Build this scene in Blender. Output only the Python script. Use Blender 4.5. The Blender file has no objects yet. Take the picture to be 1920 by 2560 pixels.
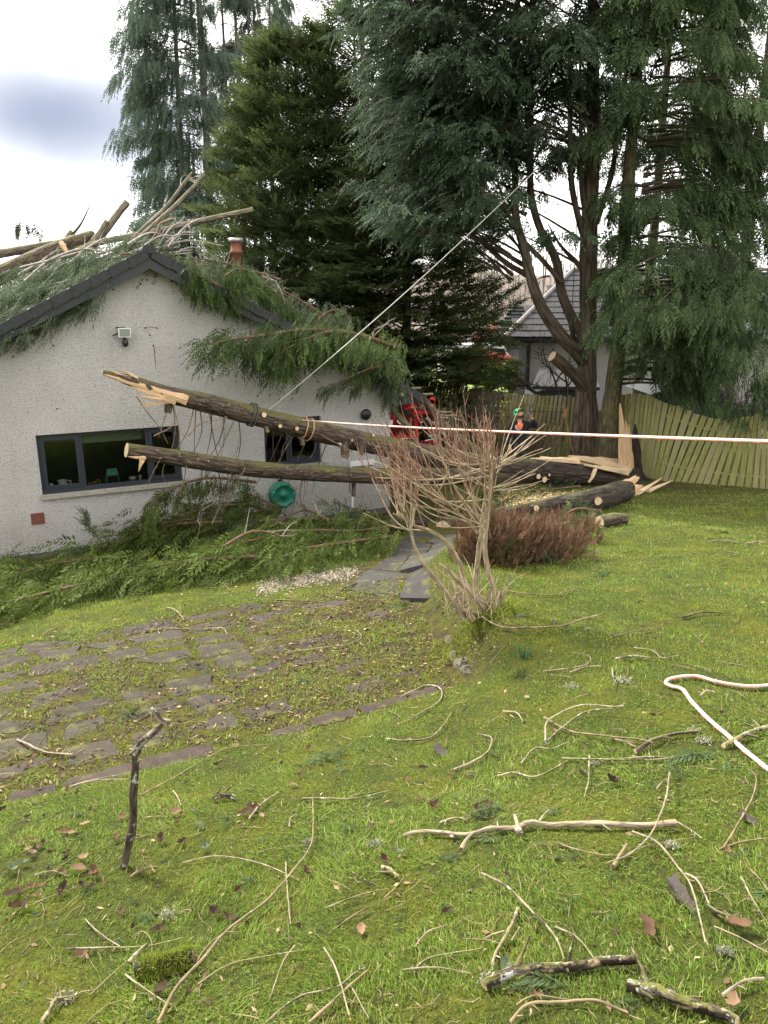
import bpy, math, random
import numpy as np
from mathutils import Vector, Matrix

# ------------------------------------------------------------------ camera, sky, sun, exposure
S = bpy.context.scene
COL = S.collection
FPX, PITCH = 1900.0, math.radians(15.3)          # focal length in photo pixels (1920 x 2560), downward pitch
cam_d = bpy.data.cameras.new('camera'); cam = bpy.data.objects.new('camera', cam_d); COL.objects.link(cam)
cam_d.sensor_fit = 'VERTICAL'; cam_d.sensor_height = 36.0; cam_d.lens = 36.0 * FPX / 2560
cam_d.clip_start = 0.05; cam_d.clip_end = 2000
cam.location = (0, 0, 0); cam.rotation_euler = (math.pi / 2 - PITCH, 0, 0)
S.camera = cam

SUN_EL, SUN_AZ = math.radians(40), math.radians(-42)   # az measured from +Y towards +X
SUN_DIR = Vector((math.sin(SUN_AZ) * math.cos(SUN_EL), math.cos(SUN_AZ) * math.cos(SUN_EL), math.sin(SUN_EL)))
sd = bpy.data.lights.new('sun', 'SUN'); sd.energy = 5.0; sd.angle = math.radians(12); sd.color = (1.0, 0.95, 0.86)
so = bpy.data.objects.new('sun', sd); COL.objects.link(so)
so.rotation_euler = SUN_DIR.to_track_quat('Z', 'Y').to_euler()

CT, ST = math.cos(PITCH), math.sin(PITCH)
def ray(px, py):
    a, b = px - 960.0, 1280.0 - py
    return np.array([a, FPX * CT + b * ST, -FPX * ST + b * CT])

world = bpy.data.worlds.new('World'); S.world = world; world.use_nodes = True
def build_world():
    nt = world.node_tree; N = nt.nodes; L = nt.links; N.clear()
    out = N.new('ShaderNodeOutputWorld'); bg = N.new('ShaderNodeBackground'); bg.inputs['Strength'].default_value = 0.10
    sky = N.new('ShaderNodeTexSky'); sky.sky_type = 'NISHITA'; sky.sun_disc = False
    sky.sun_elevation = SUN_EL; sky.sun_rotation = SUN_AZ
    tc = N.new('ShaderNodeTexCoord')
    nz = N.new('ShaderNodeTexNoise'); nz.inputs['Scale'].default_value = 2.2; nz.inputs['Detail'].default_value = 5
    L.new(tc.outputs['Generated'], nz.inputs['Vector'])
    # one heavier grey-blue cloud low in the sky, and lighter ones from the noise all round
    c = ray(120, 290); c = c / np.linalg.norm(c)
    sub = N.new('ShaderNodeVectorMath'); sub.operation = 'SUBTRACT'; sub.inputs[1].default_value = tuple(c)
    L.new(tc.outputs['Generated'], sub.inputs[0])
    sc = N.new('ShaderNodeVectorMath'); sc.operation = 'MULTIPLY'; sc.inputs[1].default_value = (0.72, 0.72, 1.55)
    L.new(sub.outputs[0], sc.inputs[0])
    ln = N.new('ShaderNodeVectorMath'); ln.operation = 'LENGTH'; L.new(sc.outputs[0], ln.inputs[0])
    ma = N.new('ShaderNodeMath'); ma.operation = 'MULTIPLY_ADD'; L.new(nz.outputs['Fac'], ma.inputs[0]); ma.inputs[1].default_value = 0.22
    L.new(ln.outputs['Value'], ma.inputs[2])
    r1 = N.new('ShaderNodeMapRange'); r1.interpolation_type = 'SMOOTHSTEP'
    r1.inputs['From Min'].default_value = 0.32; r1.inputs['From Max'].default_value = 0.13
    L.new(ma.outputs[0], r1.inputs['Value'])
    r2 = N.new('ShaderNodeMapRange'); r2.interpolation_type = 'SMOOTHSTEP'
    r2.inputs['From Min'].default_value = 0.55; r2.inputs['From Max'].default_value = 0.80; r2.inputs['To Max'].default_value = 0.35
    L.new(nz.outputs['Fac'], r2.inputs['Value'])
    mx = N.new('ShaderNodeMath'); mx.operation = 'MAXIMUM'; L.new(r1.outputs[0], mx.inputs[0]); L.new(r2.outputs[0], mx.inputs[1])
    cloud = N.new('ShaderNodeMix'); cloud.data_type = 'RGBA'
    cloud.inputs['A'].default_value = (11.9, 11.6, 11.2, 1); cloud.inputs['B'].default_value = (1.75, 1.95, 2.65, 1)
    L.new(mx.outputs[0], cloud.inputs['Factor'])
    m = N.new('ShaderNodeMix'); m.data_type = 'RGBA'; m.inputs['Factor'].default_value = 0.93
    L.new(sky.outputs[0], m.inputs['A']); L.new(cloud.outputs['Result'], m.inputs['B'])
    L.new(m.outputs['Result'], bg.inputs['Color']); L.new(bg.outputs[0], out.inputs[0])
build_world()
S.view_settings.view_transform = 'Standard'; S.view_settings.look = 'None'
S.view_settings.exposure = 1.25; S.view_settings.gamma = 1.0; S.view_settings.use_curve_mapping = False
S.render.engine = 'CYCLES'
try:
    S.cycles.use_denoising = True; S.cycles.max_bounces = 6; S.cycles.transparent_max_bounces = 6
    S.cycles.diffuse_bounces = 3; S.cycles.glossy_bounces = 3; S.cycles.caustics_reflective = False; S.cycles.caustics_refractive = False
except Exception: pass

rng = np.random.default_rng(11); random.seed(11)
def R(a, b): return float(rng.uniform(a, b))

# ------------------------------------------------------------------ frames and terrain
HC = np.array([0.13, 16.45, -4.5])                 # foot of the house's right corner
HU = np.array([.8906, .4555, 0.]); HV = np.array([-.4555, .8906, 0.])
def H(u, v, z): return HC + u * HU + v * HV + np.array([0, 0, z])
def W(px, py, v):                                  # where a line of sight meets the upright plane v = const
    r = ray(px, py); return r * ((v + HC @ HV) / (r @ HV))
def D(px, py, y):
    r = ray(px, py); return r * (y / r[1])
def sst(x): x = np.clip(x, 0, 1); return x * x * (3 - 2 * x)
def uv(x, y):
    dx, dy = x - HC[0], y - HC[1]
    return dx * HU[0] + dy * HU[1], dx * HV[0] + dy * HV[1]
def ground_z(x, y):
    x = np.asarray(x, float); y = np.asarray(y, float)
    u, v = uv(x, y)
    zl = np.interp(v, [-40, -14.6, -10.1, -9.8, -6.75, -0.8, 3], [5.5, -1.6, -2.93, -3.06, -3.28, -4.48, -4.52])
    yy = np.clip(y, -30, 30)
    zr = np.where(yy < 0, -1.6 - .175 * yy, np.maximum(-1.6 - .175 * yy + .0018 * yy * yy, -4.3 + 0 * yy))
    ub = np.interp(v, [-20, -14.6, -10, -7, -4.5, -2, 0, 4], [-8, -6.2, -4.3, -3.3, -1.0, 1.2, 2.2, 3])
    wd = np.interp(v, [-14, -10.6, -9.9, -7, -5, 0], [3.0, 1.6, .45, .5, 1.2, 2.5])
    w = sst((u - ub) / wd + .35)
    z = zl * (1 - w) + zr * w
    b = .025 * np.sin(x * 1.9 + 1.3 * np.sin(y * 1.1)) + .02 * np.sin(y * 2.7 + x * .8) + .006 * np.sin(x * 7.1 + 2 * np.sin(y * 3.1)) * np.sin(y * 5.7 + 2 * np.sin(x * 2.3))
    return z + b * np.where((v > -9.9) & (v < -6.7) & (u < ub), .25, 1)
def gz(x, y): return float(ground_z(x, y))
def G(px, py, h=0.0):                              # where a line of sight meets the ground
    r = ray(px, py); r = r / r[1]
    ys = np.linspace(.6, 60, 1500); z = ground_z(r[0] * ys, ys) + h
    i = np.argmax(r[2] * ys < z)
    lo, hi = ys[max(i - 1, 0)], ys[i]
    for _ in range(18):
        m = (lo + hi) / 2
        if r[2] * m < gz(r[0] * m, m) + h: hi = m
        else: lo = m
    return r * hi
def depth(p): return p[1] * CT - p[2] * ST
def pxm(p): return depth(p) / FPX                   # metres per photo pixel at p

# ------------------------------------------------------------------ materials
MATS = {}
def newmat(name):
    m = bpy.data.materials.new(name); m.use_nodes = True
    MATS[name] = m; nt = m.node_tree
    return m, nt, nt.nodes, nt.links, nt.nodes['Principled BSDF']
def noise(N, L, scale, detail=4, vec=None, rough=.6):
    n = N.new('ShaderNodeTexNoise'); n.inputs['Scale'].default_value = scale; n.inputs['Detail'].default_value = detail; n.inputs['Roughness'].default_value = rough
    if vec is not None: L.new(vec, n.inputs['Vector'])
    return n.outputs['Fac']
def ramp(N, L, fac, stops):
    r = N.new('ShaderNodeValToRGB'); e = r.color_ramp.elements
    while len(e) < len(stops): e.new(.5)
    for k, (p, c) in enumerate(stops): e[k].position = p; e[k].color = (*c, 1)
    L.new(fac, r.inputs['Fac']); return r.outputs['Color']
def mix(N, L, fac, a, b, mode='MIX'):
    m = N.new('ShaderNodeMix'); m.data_type = 'RGBA'; m.blend_type = mode
    for k, x in (('Factor', fac), ('A', a), ('B', b)):
        if isinstance(x, (int, float)): m.inputs[k].default_value = x
        elif isinstance(x, tuple): m.inputs[k].default_value = (*x, 1)
        else: L.new(x, m.inputs[k])
    return m.outputs['Result']
def rng_node(N, L, val, a, b, c=0., d=1.):
    r = N.new('ShaderNodeMapRange'); L.new(val, r.inputs['Value'])
    for k, x in zip(('From Min', 'From Max', 'To Min', 'To Max'), (a, b, c, d)): r.inputs[k].default_value = x
    return r.outputs[0]
def bump(N, L, B, h, strength, dist):
    b = N.new('ShaderNodeBump'); b.inputs['Strength'].default_value = strength; b.inputs['Distance'].default_value = dist
    L.new(h, b.inputs['Height']); L.new(b.outputs[0], B.inputs['Normal'])
def coord(N, kind='Object'):
    return N.new('ShaderNodeTexCoord').outputs[kind]
def attr(N, name, out='Fac'):
    a = N.new('ShaderNodeAttribute'); a.attribute_name = name; return a.outputs[out]
def objrand(N): return N.new('ShaderNodeObjectInfo').outputs['Random']

def plain(name, col, rough=.5, var=.15, scale=20, metal=0., bmp=0., spec=None):
    m, nt, N, L, B = newmat(name)
    c = coord(N); n = noise(N, L, scale, 5, c)
    L.new(ramp(N, L, n, [(.25, tuple(x * (1 - var) for x in col)), (.75, tuple(min(1, x * (1 + var)) for x in col))]), B.inputs['Base Color'])
    B.inputs['Roughness'].default_value = rough; B.inputs['Metallic'].default_value = metal
    if spec is not None: B.inputs['Specular IOR Level'].default_value = spec
    if bmp: bump(N, L, B, n, .6, bmp)
    return m

def leafmat(name, stops, trans=.35, rough=.75):
    m, nt, N, L, B = newmat(name)
    t = attr(N, 'tint')
    col = ramp(N, L, t, stops)
    B.inputs['Roughness'].default_value = rough; B.inputs['Specular IOR Level'].default_value = .10
    L.new(col, B.inputs['Base Color'])
    tr = N.new('ShaderNodeBsdfTranslucent'); L.new(col, tr.inputs['Color'])
    ms = N.new('ShaderNodeMixShader'); ms.inputs[0].default_value = trans
    L.new(B.outputs[0], ms.inputs[1]); L.new(tr.outputs[0], ms.inputs[2])
    L.new(ms.outputs[0], nt.nodes['Material Output'].inputs['Surface'])
    return m

def barkmat(name, dark, light, moss=None, moss_amt=.5, scale=14, depth_=.02, stretch=.22, lichen=0., stops=(.3, .62, .9), patch=None):
    m, nt, N, L, B = newmat(name)
    mp = N.new('ShaderNodeMapping'); mp.inputs['Scale'].default_value = (1, 1, stretch)
    a = N.new('ShaderNodeAttribute'); a.attribute_name = 'bark'; L.new(a.outputs['Vector'], mp.inputs['Vector'])
    n1 = noise(N, L, scale, 6, mp.outputs[0], .65)
    v = N.new('ShaderNodeTexVoronoi'); v.feature = 'DISTANCE_TO_EDGE'; v.inputs['Scale'].default_value = scale * .9; L.new(mp.outputs[0], v.inputs['Vector'])
    h = N.new('ShaderNodeMath'); h.operation = 'MULTIPLY_ADD'; L.new(n1, h.inputs[0]); h.inputs[1].default_value = .8; L.new(v.outputs['Distance'], h.inputs[2])
    col = ramp(N, L, h.outputs[0], [(stops[0], dark), (stops[1], light), (stops[2], tuple(min(1, x * 1.35) for x in light))])
    if patch:
        np_ = noise(N, L, patch[0], 5, a.outputs['Vector'], .7); col = mix(N, L, rng_node(N, L, np_, patch[1], patch[1] + .06), col, patch[2])
    n2 = noise(N, L, 2.3, 5, a.outputs['Vector'])
    if moss is not None:
        ge = N.new('ShaderNodeNewGeometry'); sx = N.new('ShaderNodeSeparateXYZ'); L.new(ge.outputs['Normal'], sx.inputs[0])
        ad = N.new('ShaderNodeMath'); ad.operation = 'MULTIPLY_ADD'; L.new(sx.outputs['Z'], ad.inputs[0]); ad.inputs[1].default_value = .35; L.new(n2, ad.inputs[2])
        n3 = noise(N, L, 26, 4, a.outputs['Vector'])
        ad2 = N.new('ShaderNodeMath'); ad2.operation = 'MULTIPLY_ADD'; L.new(n3, ad2.inputs[0]); ad2.inputs[1].default_value = .4; L.new(ad.outputs[0], ad2.inputs[2])
        f = rng_node(N, L, ad2.outputs[0], 1.02 - .35 * moss_amt, 1.18 - .35 * moss_amt)
        col = mix(N, L, f, col, moss)
    if lichen:
        n4 = noise(N, L, 18, 3, a.outputs['Vector'])
        n5 = noise(N, L, 70, 3, a.outputs['Vector']); n6 = N.new('ShaderNodeMath'); n6.operation = 'MULTIPLY_ADD'; L.new(n5, n6.inputs[0]); n6.inputs[1].default_value = .5; L.new(n4, n6.inputs[2])
        f = rng_node(N, L, n6.outputs[0], .93 - .2 * lichen, 1.02 - .2 * lichen)
        col = mix(N, L, f, col, (.36, .37, .31))
    L.new(col, B.inputs['Base Color']); B.inputs['Roughness'].default_value = .85; B.inputs['Specular IOR Level'].default_value = .25
    bump(N, L, B, h.outputs[0], 1.0, depth_)
    return m

def make_materials():
    # roughcast wall
    m, nt, N, L, B = newmat('roughcast')
    c = coord(N)
    v = N.new('ShaderNodeTexVoronoi'); v.inputs['Scale'].default_value = 52; L.new(c, v.inputs['Vector'])
    n1 = noise(N, L, 60, 4, c); n2 = noise(N, L, 1.1, 6, c); n3 = noise(N, L, 9, 5, c)
    base = ramp(N, L, n2, [(.3, (.57, .55, .535)), (.7, (.67, .65, .635))])
    sp = rng_node(N, L, v.outputs['Distance'], .40, .95, 0, .60)
    base = mix(N, L, sp, base, (.25, .235, .23))
    base = mix(N, L, rng_node(N, L, n3, .62, .8, 0, .35), base, (.36, .33, .30))
    # splash-back dirt near the foot of the wall
    sx = N.new('ShaderNodeSeparateXYZ'); L.new(c, sx.inputs[0])
    low = rng_node(N, L, sx.outputs['Z'], 1.0, .05)
    dm = N.new('ShaderNodeMath'); dm.operation = 'MULTIPLY'; L.new(low, dm.inputs[0]); L.new(rng_node(N, L, n1, .48, .62), dm.inputs[1])
    base = mix(N, L, dm.outputs[0], base, (.22, .20, .17))
    # faint damp streaks running down, green algae low on the wall
    mp = N.new('ShaderNodeMapping'); mp.inputs['Scale'].default_value = (1, 1, .10); L.new(c, mp.inputs['Vector'])
    n4 = noise(N, L, 3.2, 5, mp.outputs[0], .65); base = mix(N, L, rng_node(N, L, n4, .52, .75, 0, .35), base, (.34, .325, .30))
    n5 = noise(N, L, 2.2, 6, c, .7); al = N.new('ShaderNodeMath'); al.operation = 'MULTIPLY'; L.new(rng_node(N, L, sx.outputs['Z'], .9, .1, 0, .6), al.inputs[0]); L.new(rng_node(N, L, n5, .45, .6), al.inputs[1]); base = mix(N, L, al.outputs[0], base, (.30, .31, .22))
    L.new(base, B.inputs['Base Color']); B.inputs['Roughness'].default_value = .95
    hh = N.new('ShaderNodeMath'); hh.operation = 'ADD'; L.new(v.outputs['Distance'], hh.inputs[0]); L.new(n1, hh.inputs[1])
    bump(N, L, B, hh.outputs[0], 1.0, .028)
    plain('smooth_render', (.30, .29, .285), .9, .08, 6, bmp=.004)
    plain('grey_render', (.20, .20, .205), .9, .15, 8, bmp=.004)
    plain('plinth_grey', (.10, .10, .10), .85, .3, 12, bmp=.01)
    plain('board_paint', (.017, .020, .026), .42, .12, 8)
    plain('frame_paint', (.026, .031, .045), .35, .1, 10)
    plain('roof_tile', (.028, .029, .032), .85, .35, 14, bmp=.01)
    plain('roof_tile_far', (.032, .031, .033), .9, .3, 10, bmp=.01)
    plain('ridge_tile', (.22, .20, .19), .8, .3, 10, bmp=.01)
    plain('terracotta', (.25, .09, .055), .8, .25, 14, bmp=.006)
    plain('cowl_metal', (.42, .41, .38), .45, .15, 20, metal=.5)
    plain('sill_stone', (.30, .28, .24), .9, .3, 14, bmp=.008)
    plain('brick_vent', (.23, .075, .055), .85, .3, 30, bmp=.006)
    plain('black_plastic', (.012, .012, .013), .4, .1, 20)
    plain('dark_void', (.006, .006, .006), .9, .1, 20)
    plain('white_plastic', (.72, .72, .72), .35, .05, 12)
    plain('white_paint', (.76, .76, .77), .3, .04, 8)
    plain('ceramic_white', (.70, .69, .66), .2, .04, 20)
    plain('mint_paint', (.10, .42, .32), .45, .08, 20)
    plain('tan_wood', (.33, .18, .08), .6, .2, 25)
    plain('blind_cream', (.34, .36, .28), .9, .1, 12)
    plain('room_wall', (.12, .12, .11), .9, .1, 4)
    plain('reel_green', (.010, .15, .095), .4, .18, 14)
    plain('reel_green_light', (.02, .22, .14), .4, .15, 18)
    plain('red_paint', (.55, .012, .016), .35, .18, 10)
    plain('red_mesh', (.34, .012, .016), .5, .25, 22)
    plain('lamp_glass', (.20, .22, .20), .15, .1, 20)
    plain('bulb_yellow', (.55, .50, .24), .4, .1, 20)
    plain('jacket_navy', (.006, .007, .010), .95, .3, 25, bmp=.006)
    plain('trouser_dark', (.020, .021, .018), .85, .35, 20, bmp=.008)
    plain('orange_cloth', (.85, .16, .03), .7, .1, 20)
    plain('skin', (.48, .25, .18), .5, .08, 20)
    plain('beard_dark', (.02, .014, .011), .9, .3, 60)
    plain('helmet_green', (.005, .40, .14), .35, .05, 10)
    plain('helmet_black', (.010, .010, .010), .35, .1, 10)
    plain('phone_grey', (.45, .45, .47), .25, .05, 10)
    plain('shed_blue', (.022, .028, .042), .6, .2, 14)
    plain('table_dark', (.05, .05, .042), .7, .3, 14)
    plain('tyre', (.015, .015, .015), .8, .1, 20)
    plain('cable_steel', (.30, .295, .27), .45, .15, 30, metal=.3)
    plain('sling_dark', (.06, .058, .05), .85, .3, 60)
    plain('sling_tan', (.42, .22, .13), .8, .2, 60)
    plain('lichen', (.52, .54, .46), .95, .2, 60)
    plain('dark_bark_scrap', (.045, .034, .028), .9, .4, 30, bmp=.01)
    plain('pebble', (.27, .225, .175), .9, .5, 9)
    # glass
    m, nt, N, L, B = newmat('glass')
    B.inputs['Base Color'].default_value = (.85, .9, .88, 1); B.inputs['Roughness'].default_value = .02
    B.inputs['Transmission Weight'].default_value = 1.0; B.inputs['IOR'].default_value = 1.45
    tr = N.new('ShaderNodeBsdfTransparent'); tr.inputs[0].default_value = (.72, .76, .74, 1)
    gl = N.new('ShaderNodeBsdfGlossy'); gl.inputs['Roughness'].default_value = .02
    fr = N.new('ShaderNodeFresnel'); fr.inputs[0].default_value = 1.5
    fm = N.new('ShaderNodeMath'); fm.operation = 'MULTIPLY'; fm.inputs[1].default_value = .9; L.new(fr.outputs[0], fm.inputs[0])
    ms = N.new('ShaderNodeMixShader'); L.new(fm.outputs[0], ms.inputs[0]); L.new(tr.outputs[0], ms.inputs[1]); L.new(gl.outputs[0], ms.inputs[2])
    L.new(ms.outputs[0], N['Material Output'].inputs[0])
    # bark and wood
    barkmat('bark_log', (.018, .013, .010), (.090, .064, .046), moss=(.095, .090, .032), moss_amt=.42, scale=16, depth_=.04, lichen=.1)
    barkmat('bark_log_dark', (.010, .008, .007), (.050, .037, .029), moss=(.06, .055, .025), moss_amt=.15, scale=12, depth_=.05)
    barkmat('bark_tree', (.032, .025, .019), (.128, .097, .073), moss=(.095, .085, .03), moss_amt=.35, scale=9, depth_=.05, stretch=.15)
    barkmat('bark_tree_green', (.035, .030, .018), (.12, .105, .055), moss=(.10, .105, .03), moss_amt=.7, scale=16, depth_=.02)
    barkmat('bark_far', (.07, .062, .055), (.17, .15, .13), moss=(.12, .11, .06), moss_amt=.3, scale=10, depth_=.02)
    barkmat('bark_roof', (.07, .058, .046), (.20, .165, .125), moss=(.15, .145, .07), moss_amt=.5, scale=20, depth_=.012)
    barkmat('stick_pale', (.11, .085, .062), (.31, .25, .185), moss=(.20, .17, .09), moss_amt=.2, scale=45, depth_=.006, lichen=.2, stops=(.36, .60, .9), patch=(9, .56, (.075, .045, .03)))
    barkmat('stick_tan', (.075, .052, .035), (.225, .16, .105), moss=(.17, .15, .06), moss_amt=.25, scale=40, depth_=.006, lichen=.12, stops=(.38, .62, .9), patch=(11, .60, (.05, .033, .024)))
    barkmat('stick_dark', (.018, .013, .010), (.085, .062, .046), moss=(.12, .12, .04), moss_amt=.3, scale=35, depth_=.006, lichen=.25)
    barkmat('stick_lichen', (.05, .038, .028), (.25, .20, .145), moss=(.16, .155, .05), moss_amt=.3, scale=34, depth_=.010, lichen=.55, stops=(.40, .62, .9), patch=(8, .52, (.04, .028, .02)))
    barkmat('log_broken', (.012, .009, .007), (.26, .185, .115), moss=(.10, .10, .025), moss_amt=.25, scale=20, depth_=.03, stretch=.4, lichen=.40, stops=(.45, .62, .95), patch=(7, .47, (.022, .015, .011)))
    barkmat('log_mossy', (.10, .10, .015), (.17, .16, .02), moss=(.19, .18, .015), moss_amt=1.2, scale=60, depth_=.012, stretch=1.)
    barkmat('shrub_bark', (.13, .10, .068), (.34, .27, .18), moss=(.12, .11, .035), moss_amt=.35, scale=34, depth_=.010)
    barkmat('shrub_twig', (.10, .052, .038), (.27, .155, .11), scale=40, depth_=.002)
    barkmat('shrub_twig_pale', (.20, .15, .10), (.43, .345, .24), scale=40, depth_=.002)
    barkmat('bough_twig', (.05, .028, .02), (.17, .10, .065), scale=40, depth_=.003)
    barkmat('grey_twig', (.15, .13, .11), (.34, .31, .27), scale=40, depth_=.002)
    barkmat('dark_twig', (.02, .016, .013), (.07, .055, .045), scale=40, depth_=.002)
    # raw split wood
    for nm, a, b, c_ in (('raw_wood', (.30, .16, .08), (.56, .38, .22), (.68, .51, .34)), ('cut_wood', (.42, .28, .15), (.60, .45, .28), (.68, .55, .37))):
        m, nt, N, L, B = newmat(nm)
        mp = N.new('ShaderNodeMapping'); mp.inputs['Scale'].default_value = (1, 1, .08)
        a_ = N.new('ShaderNodeAttribute'); a_.attribute_name = 'bark'; L.new(a_.outputs['Vector'], mp.inputs['Vector'])
        n1 = noise(N, L, 45, 6, mp.outputs[0], .7)
        L.new(ramp(N, L, n1, [(.3, a), (.52, b), (.75, c_)]), B.inputs['Base Color']); B.inputs['Roughness'].default_value = .8
        bump(N, L, B, n1, 1., .012)
    # fence wood: algae green and weathered grey-brown; every board a little different
    for nm, a, b, c_ in (('fence_green', (.125, .12, .034), (.275, .29, .078), (.30, .265, .15)), ('fence_mid', (.13, .12, .040), (.26, .245, .080), (.31, .27, .17)), ('fence_grey', (.085, .068, .046), (.165, .135, .095), (.21, .18, .13))):
        m, nt, N, L, B = newmat(nm)
        c = coord(N, 'Object'); mp = N.new('ShaderNodeMapping'); mp.inputs['Scale'].default_value = (1, 1, .07); L.new(c, mp.inputs['Vector'])
        orr = objrand(N); ad = N.new('ShaderNodeVectorMath'); ad.operation = 'ADD'; L.new(mp.outputs[0], ad.inputs[0])
        cb = N.new('ShaderNodeCombineXYZ'); mm = N.new('ShaderNodeMath'); mm.operation = 'MULTIPLY'; mm.inputs[1].default_value = 37; L.new(orr, mm.inputs[0]); L.new(mm.outputs[0], cb.inputs[0]); L.new(cb.outputs[0], ad.inputs[1])
        n1 = noise(N, L, 30, 6, ad.outputs[0]); n2 = noise(N, L, 2.6, 4, ad.outputs[0])
        col = ramp(N, L, n1, [(.3, a), (.65, b)])
        mx = N.new('ShaderNodeMath'); mx.operation = 'MULTIPLY_ADD'; L.new(orr, mx.inputs[0]); mx.inputs[1].default_value = .45; L.new(n2, mx.inputs[2])
        col = mix(N, L, rng_node(N, L, mx.outputs[0], .55, 1.0, 0, .75), col, c_)
        L.new(col, B.inputs['Base Color']); B.inputs['Roughness'].default_value = .85; bump(N, L, B, n1, .7, .004)
    # rope: pale sheath with red flecks winding round it
    m, nt, N, L, B = newmat('rope')
    a_ = N.new('ShaderNodeAttribute'); a_.attribute_name = 'bark'
    w = N.new('ShaderNodeTexNoise'); w.inputs['Scale'].default_value = 90; L.new(a_.outputs['Vector'], w.inputs['Vector'])
    L.new(ramp(N, L, w.outputs['Fac'], [(.3, (.40, .27, .215)), (.6, (.58, .455, .38))]), B.inputs['Base Color']); B.inputs['Roughness'].default_value = .8
    bump(N, L, B, w.outputs['Fac'], .8, .003)
    plain('rope_fleck', (.62, .10, .06), .8, .2, 30)
    # stones
    for nm, a, b in (('paving', (.017, .0145, .0115), (.060, .050, .039)), ('slate', (.024, .023, .022), (.047, .044, .041)), ('kerb', (.020, .016, .0125), (.066, .050, .039)), ('wallstone', (.045, .042, .03), (.125, .115, .08))):
        m, nt, N, L, B = newmat(nm)
        c = coord(N, 'Generated') if False else coord(N)
        n1 = noise(N, L, 9, 8, c, .7); n2 = noise(N, L, 55, 5, c); n3 = noise(N, L, 4.3, 6, c)
        col = ramp(N, L, n1, [(.3, a), (.7, b)])
        col = mix(N, L, rng_node(N, L, objrand(N), 0, 1, 0, .35), col, tuple(x * 1.5 for x in b))
        col = mix(N, L, rng_node(N, L, n3, .54, .66, 0, .85), col, (.105, .105, .025))
        L.new(col, B.inputs['Base Color']); B.inputs['Roughness'].default_value = .95; B.inputs['Specular IOR Level'].default_value = .2; bump(N, L, B, n2, .8, .012)
    # ground under the grass
    m, nt, N, L, B = newmat('turf')
    c = coord(N)
    n1 = noise(N, L, .55, 5, c); n2 = noise(N, L, 5.5, 6, c, .7); n3 = noise(N, L, 42, 5, c, .75); n4 = noise(N, L, 1.7, 6, c, .7)
    g = ramp(N, L, n3, [(.28, (.020, .022, .007)), (.5, (.062, .080, .016)), (.75, (.125, .140, .030))])
    ms_ = ramp(N, L, n3, [(.28, (.05, .052, .008)), (.6, (.14, .145, .022))])
    col = mix(N, L, rng_node(N, L, n4, .47, .63), g, ms_)
    col = mix(N, L, rng_node(N, L, n2, .56, .72, 0, .8), col, (.055, .045, .022))
    # bare litter-strewn soil where the attribute says so (patio joints, under the fallen boughs, by the stump), plus tree shade coloured into the far right lawn
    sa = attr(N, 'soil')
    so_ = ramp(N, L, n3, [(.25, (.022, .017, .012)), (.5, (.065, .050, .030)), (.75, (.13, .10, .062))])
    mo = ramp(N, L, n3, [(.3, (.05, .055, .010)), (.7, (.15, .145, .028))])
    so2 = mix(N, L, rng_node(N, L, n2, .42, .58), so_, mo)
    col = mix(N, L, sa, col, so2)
    L.new(col, B.inputs['Base Color']); B.inputs['Roughness'].default_value = .95; B.inputs['Specular IOR Level'].default_value = .1
    bump(N, L, B, n3, 1., .05)
    plain('hill_wood', (.105, .080, .060), .95, .35, .8)
    plain('far_grass', (.16, .24, .04), .9, .2, 1.5)
    plain('soil', (.06, .045, .03), .95, .4, 18, bmp=.02)
    # foliage: tint runs old twiglets -> young tips, plus a per-spray value
    leafmat('foliage_blue', [(0, (.046, .056, .044)), (.45, (.088, .125, .093)), (1, (.145, .195, .140))])
    leafmat('foliage_olive', [(0, (.055, .042, .02)), (.15, (.036, .044, .018)), (.45, (.078, .106, .040)), (.8, (.145, .182, .060)), (1, (.19, .215, .075))])
    leafmat('foliage_deep', [(0, (.045, .034, .02)), (.15, (.028, .038, .024)), (.45, (.056, .088, .051)), (1, (.118, .165, .088))])
    leafmat('foliage_cedar', [(0, (.05, .036, .02)), (.15, (.028, .040, .018)), (.45, (.066, .102, .044)), (.8, (.140, .195, .085)), (1, (.20, .26, .115))])
    leafmat('foliage_bough', [(0, (.048, .046, .014)), (.4, (.068, .098, .024)), (.8, (.135, .180, .038)), (1, (.20, .245, .055))])
    leafmat('foliage_roof', [(0, (.05, .055, .035)), (.45, (.085, .115, .065)), (1, (.165, .205, .115))])
    leafmat('foliage_hang', [(0, (.028, .038, .015)), (.45, (.066, .100, .034)), (1, (.155, .210, .062))])
    leafmat('heather', [(0, (.05, .045, .02)), (.25, (.10, .06, .035)), (.6, (.19, .105, .065)), (1, (.36, .24, .16))], .15)
    leafmat('red_leaf', [(0, (.12, .03, .025)), (.5, (.30, .08, .06)), (1, (.42, .20, .14))], .3)
    leafmat('ball_green', [(0, (.03, .05, .01)), (1, (.14, .19, .04))], .3)
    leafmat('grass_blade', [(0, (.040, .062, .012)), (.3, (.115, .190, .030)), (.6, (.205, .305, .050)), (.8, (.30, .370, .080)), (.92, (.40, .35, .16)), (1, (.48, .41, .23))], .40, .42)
    leafmat('moss_blade', [(0, (.065, .080, .012)), (.5, (.185, .235, .032)), (.85, (.275, .305, .050)), (1, (.33, .29, .10))], .3)
    leafmat('litter', [(0, (.03, .02, .013)), (.4, (.10, .062, .036)), (.75, (.22, .15, .085)), (1, (.36, .27, .16))], .1)
    leafmat('dead_leaf', [(0, (.022, .016, .012)), (.4, (.060, .036, .023)), (.75, (.155, .092, .052)), (1, (.33, .235, .15))], .2)
    leafmat('daffodil', [(0, (.03, .08, .03)), (1, (.09, .20, .09))], .25)
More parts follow.
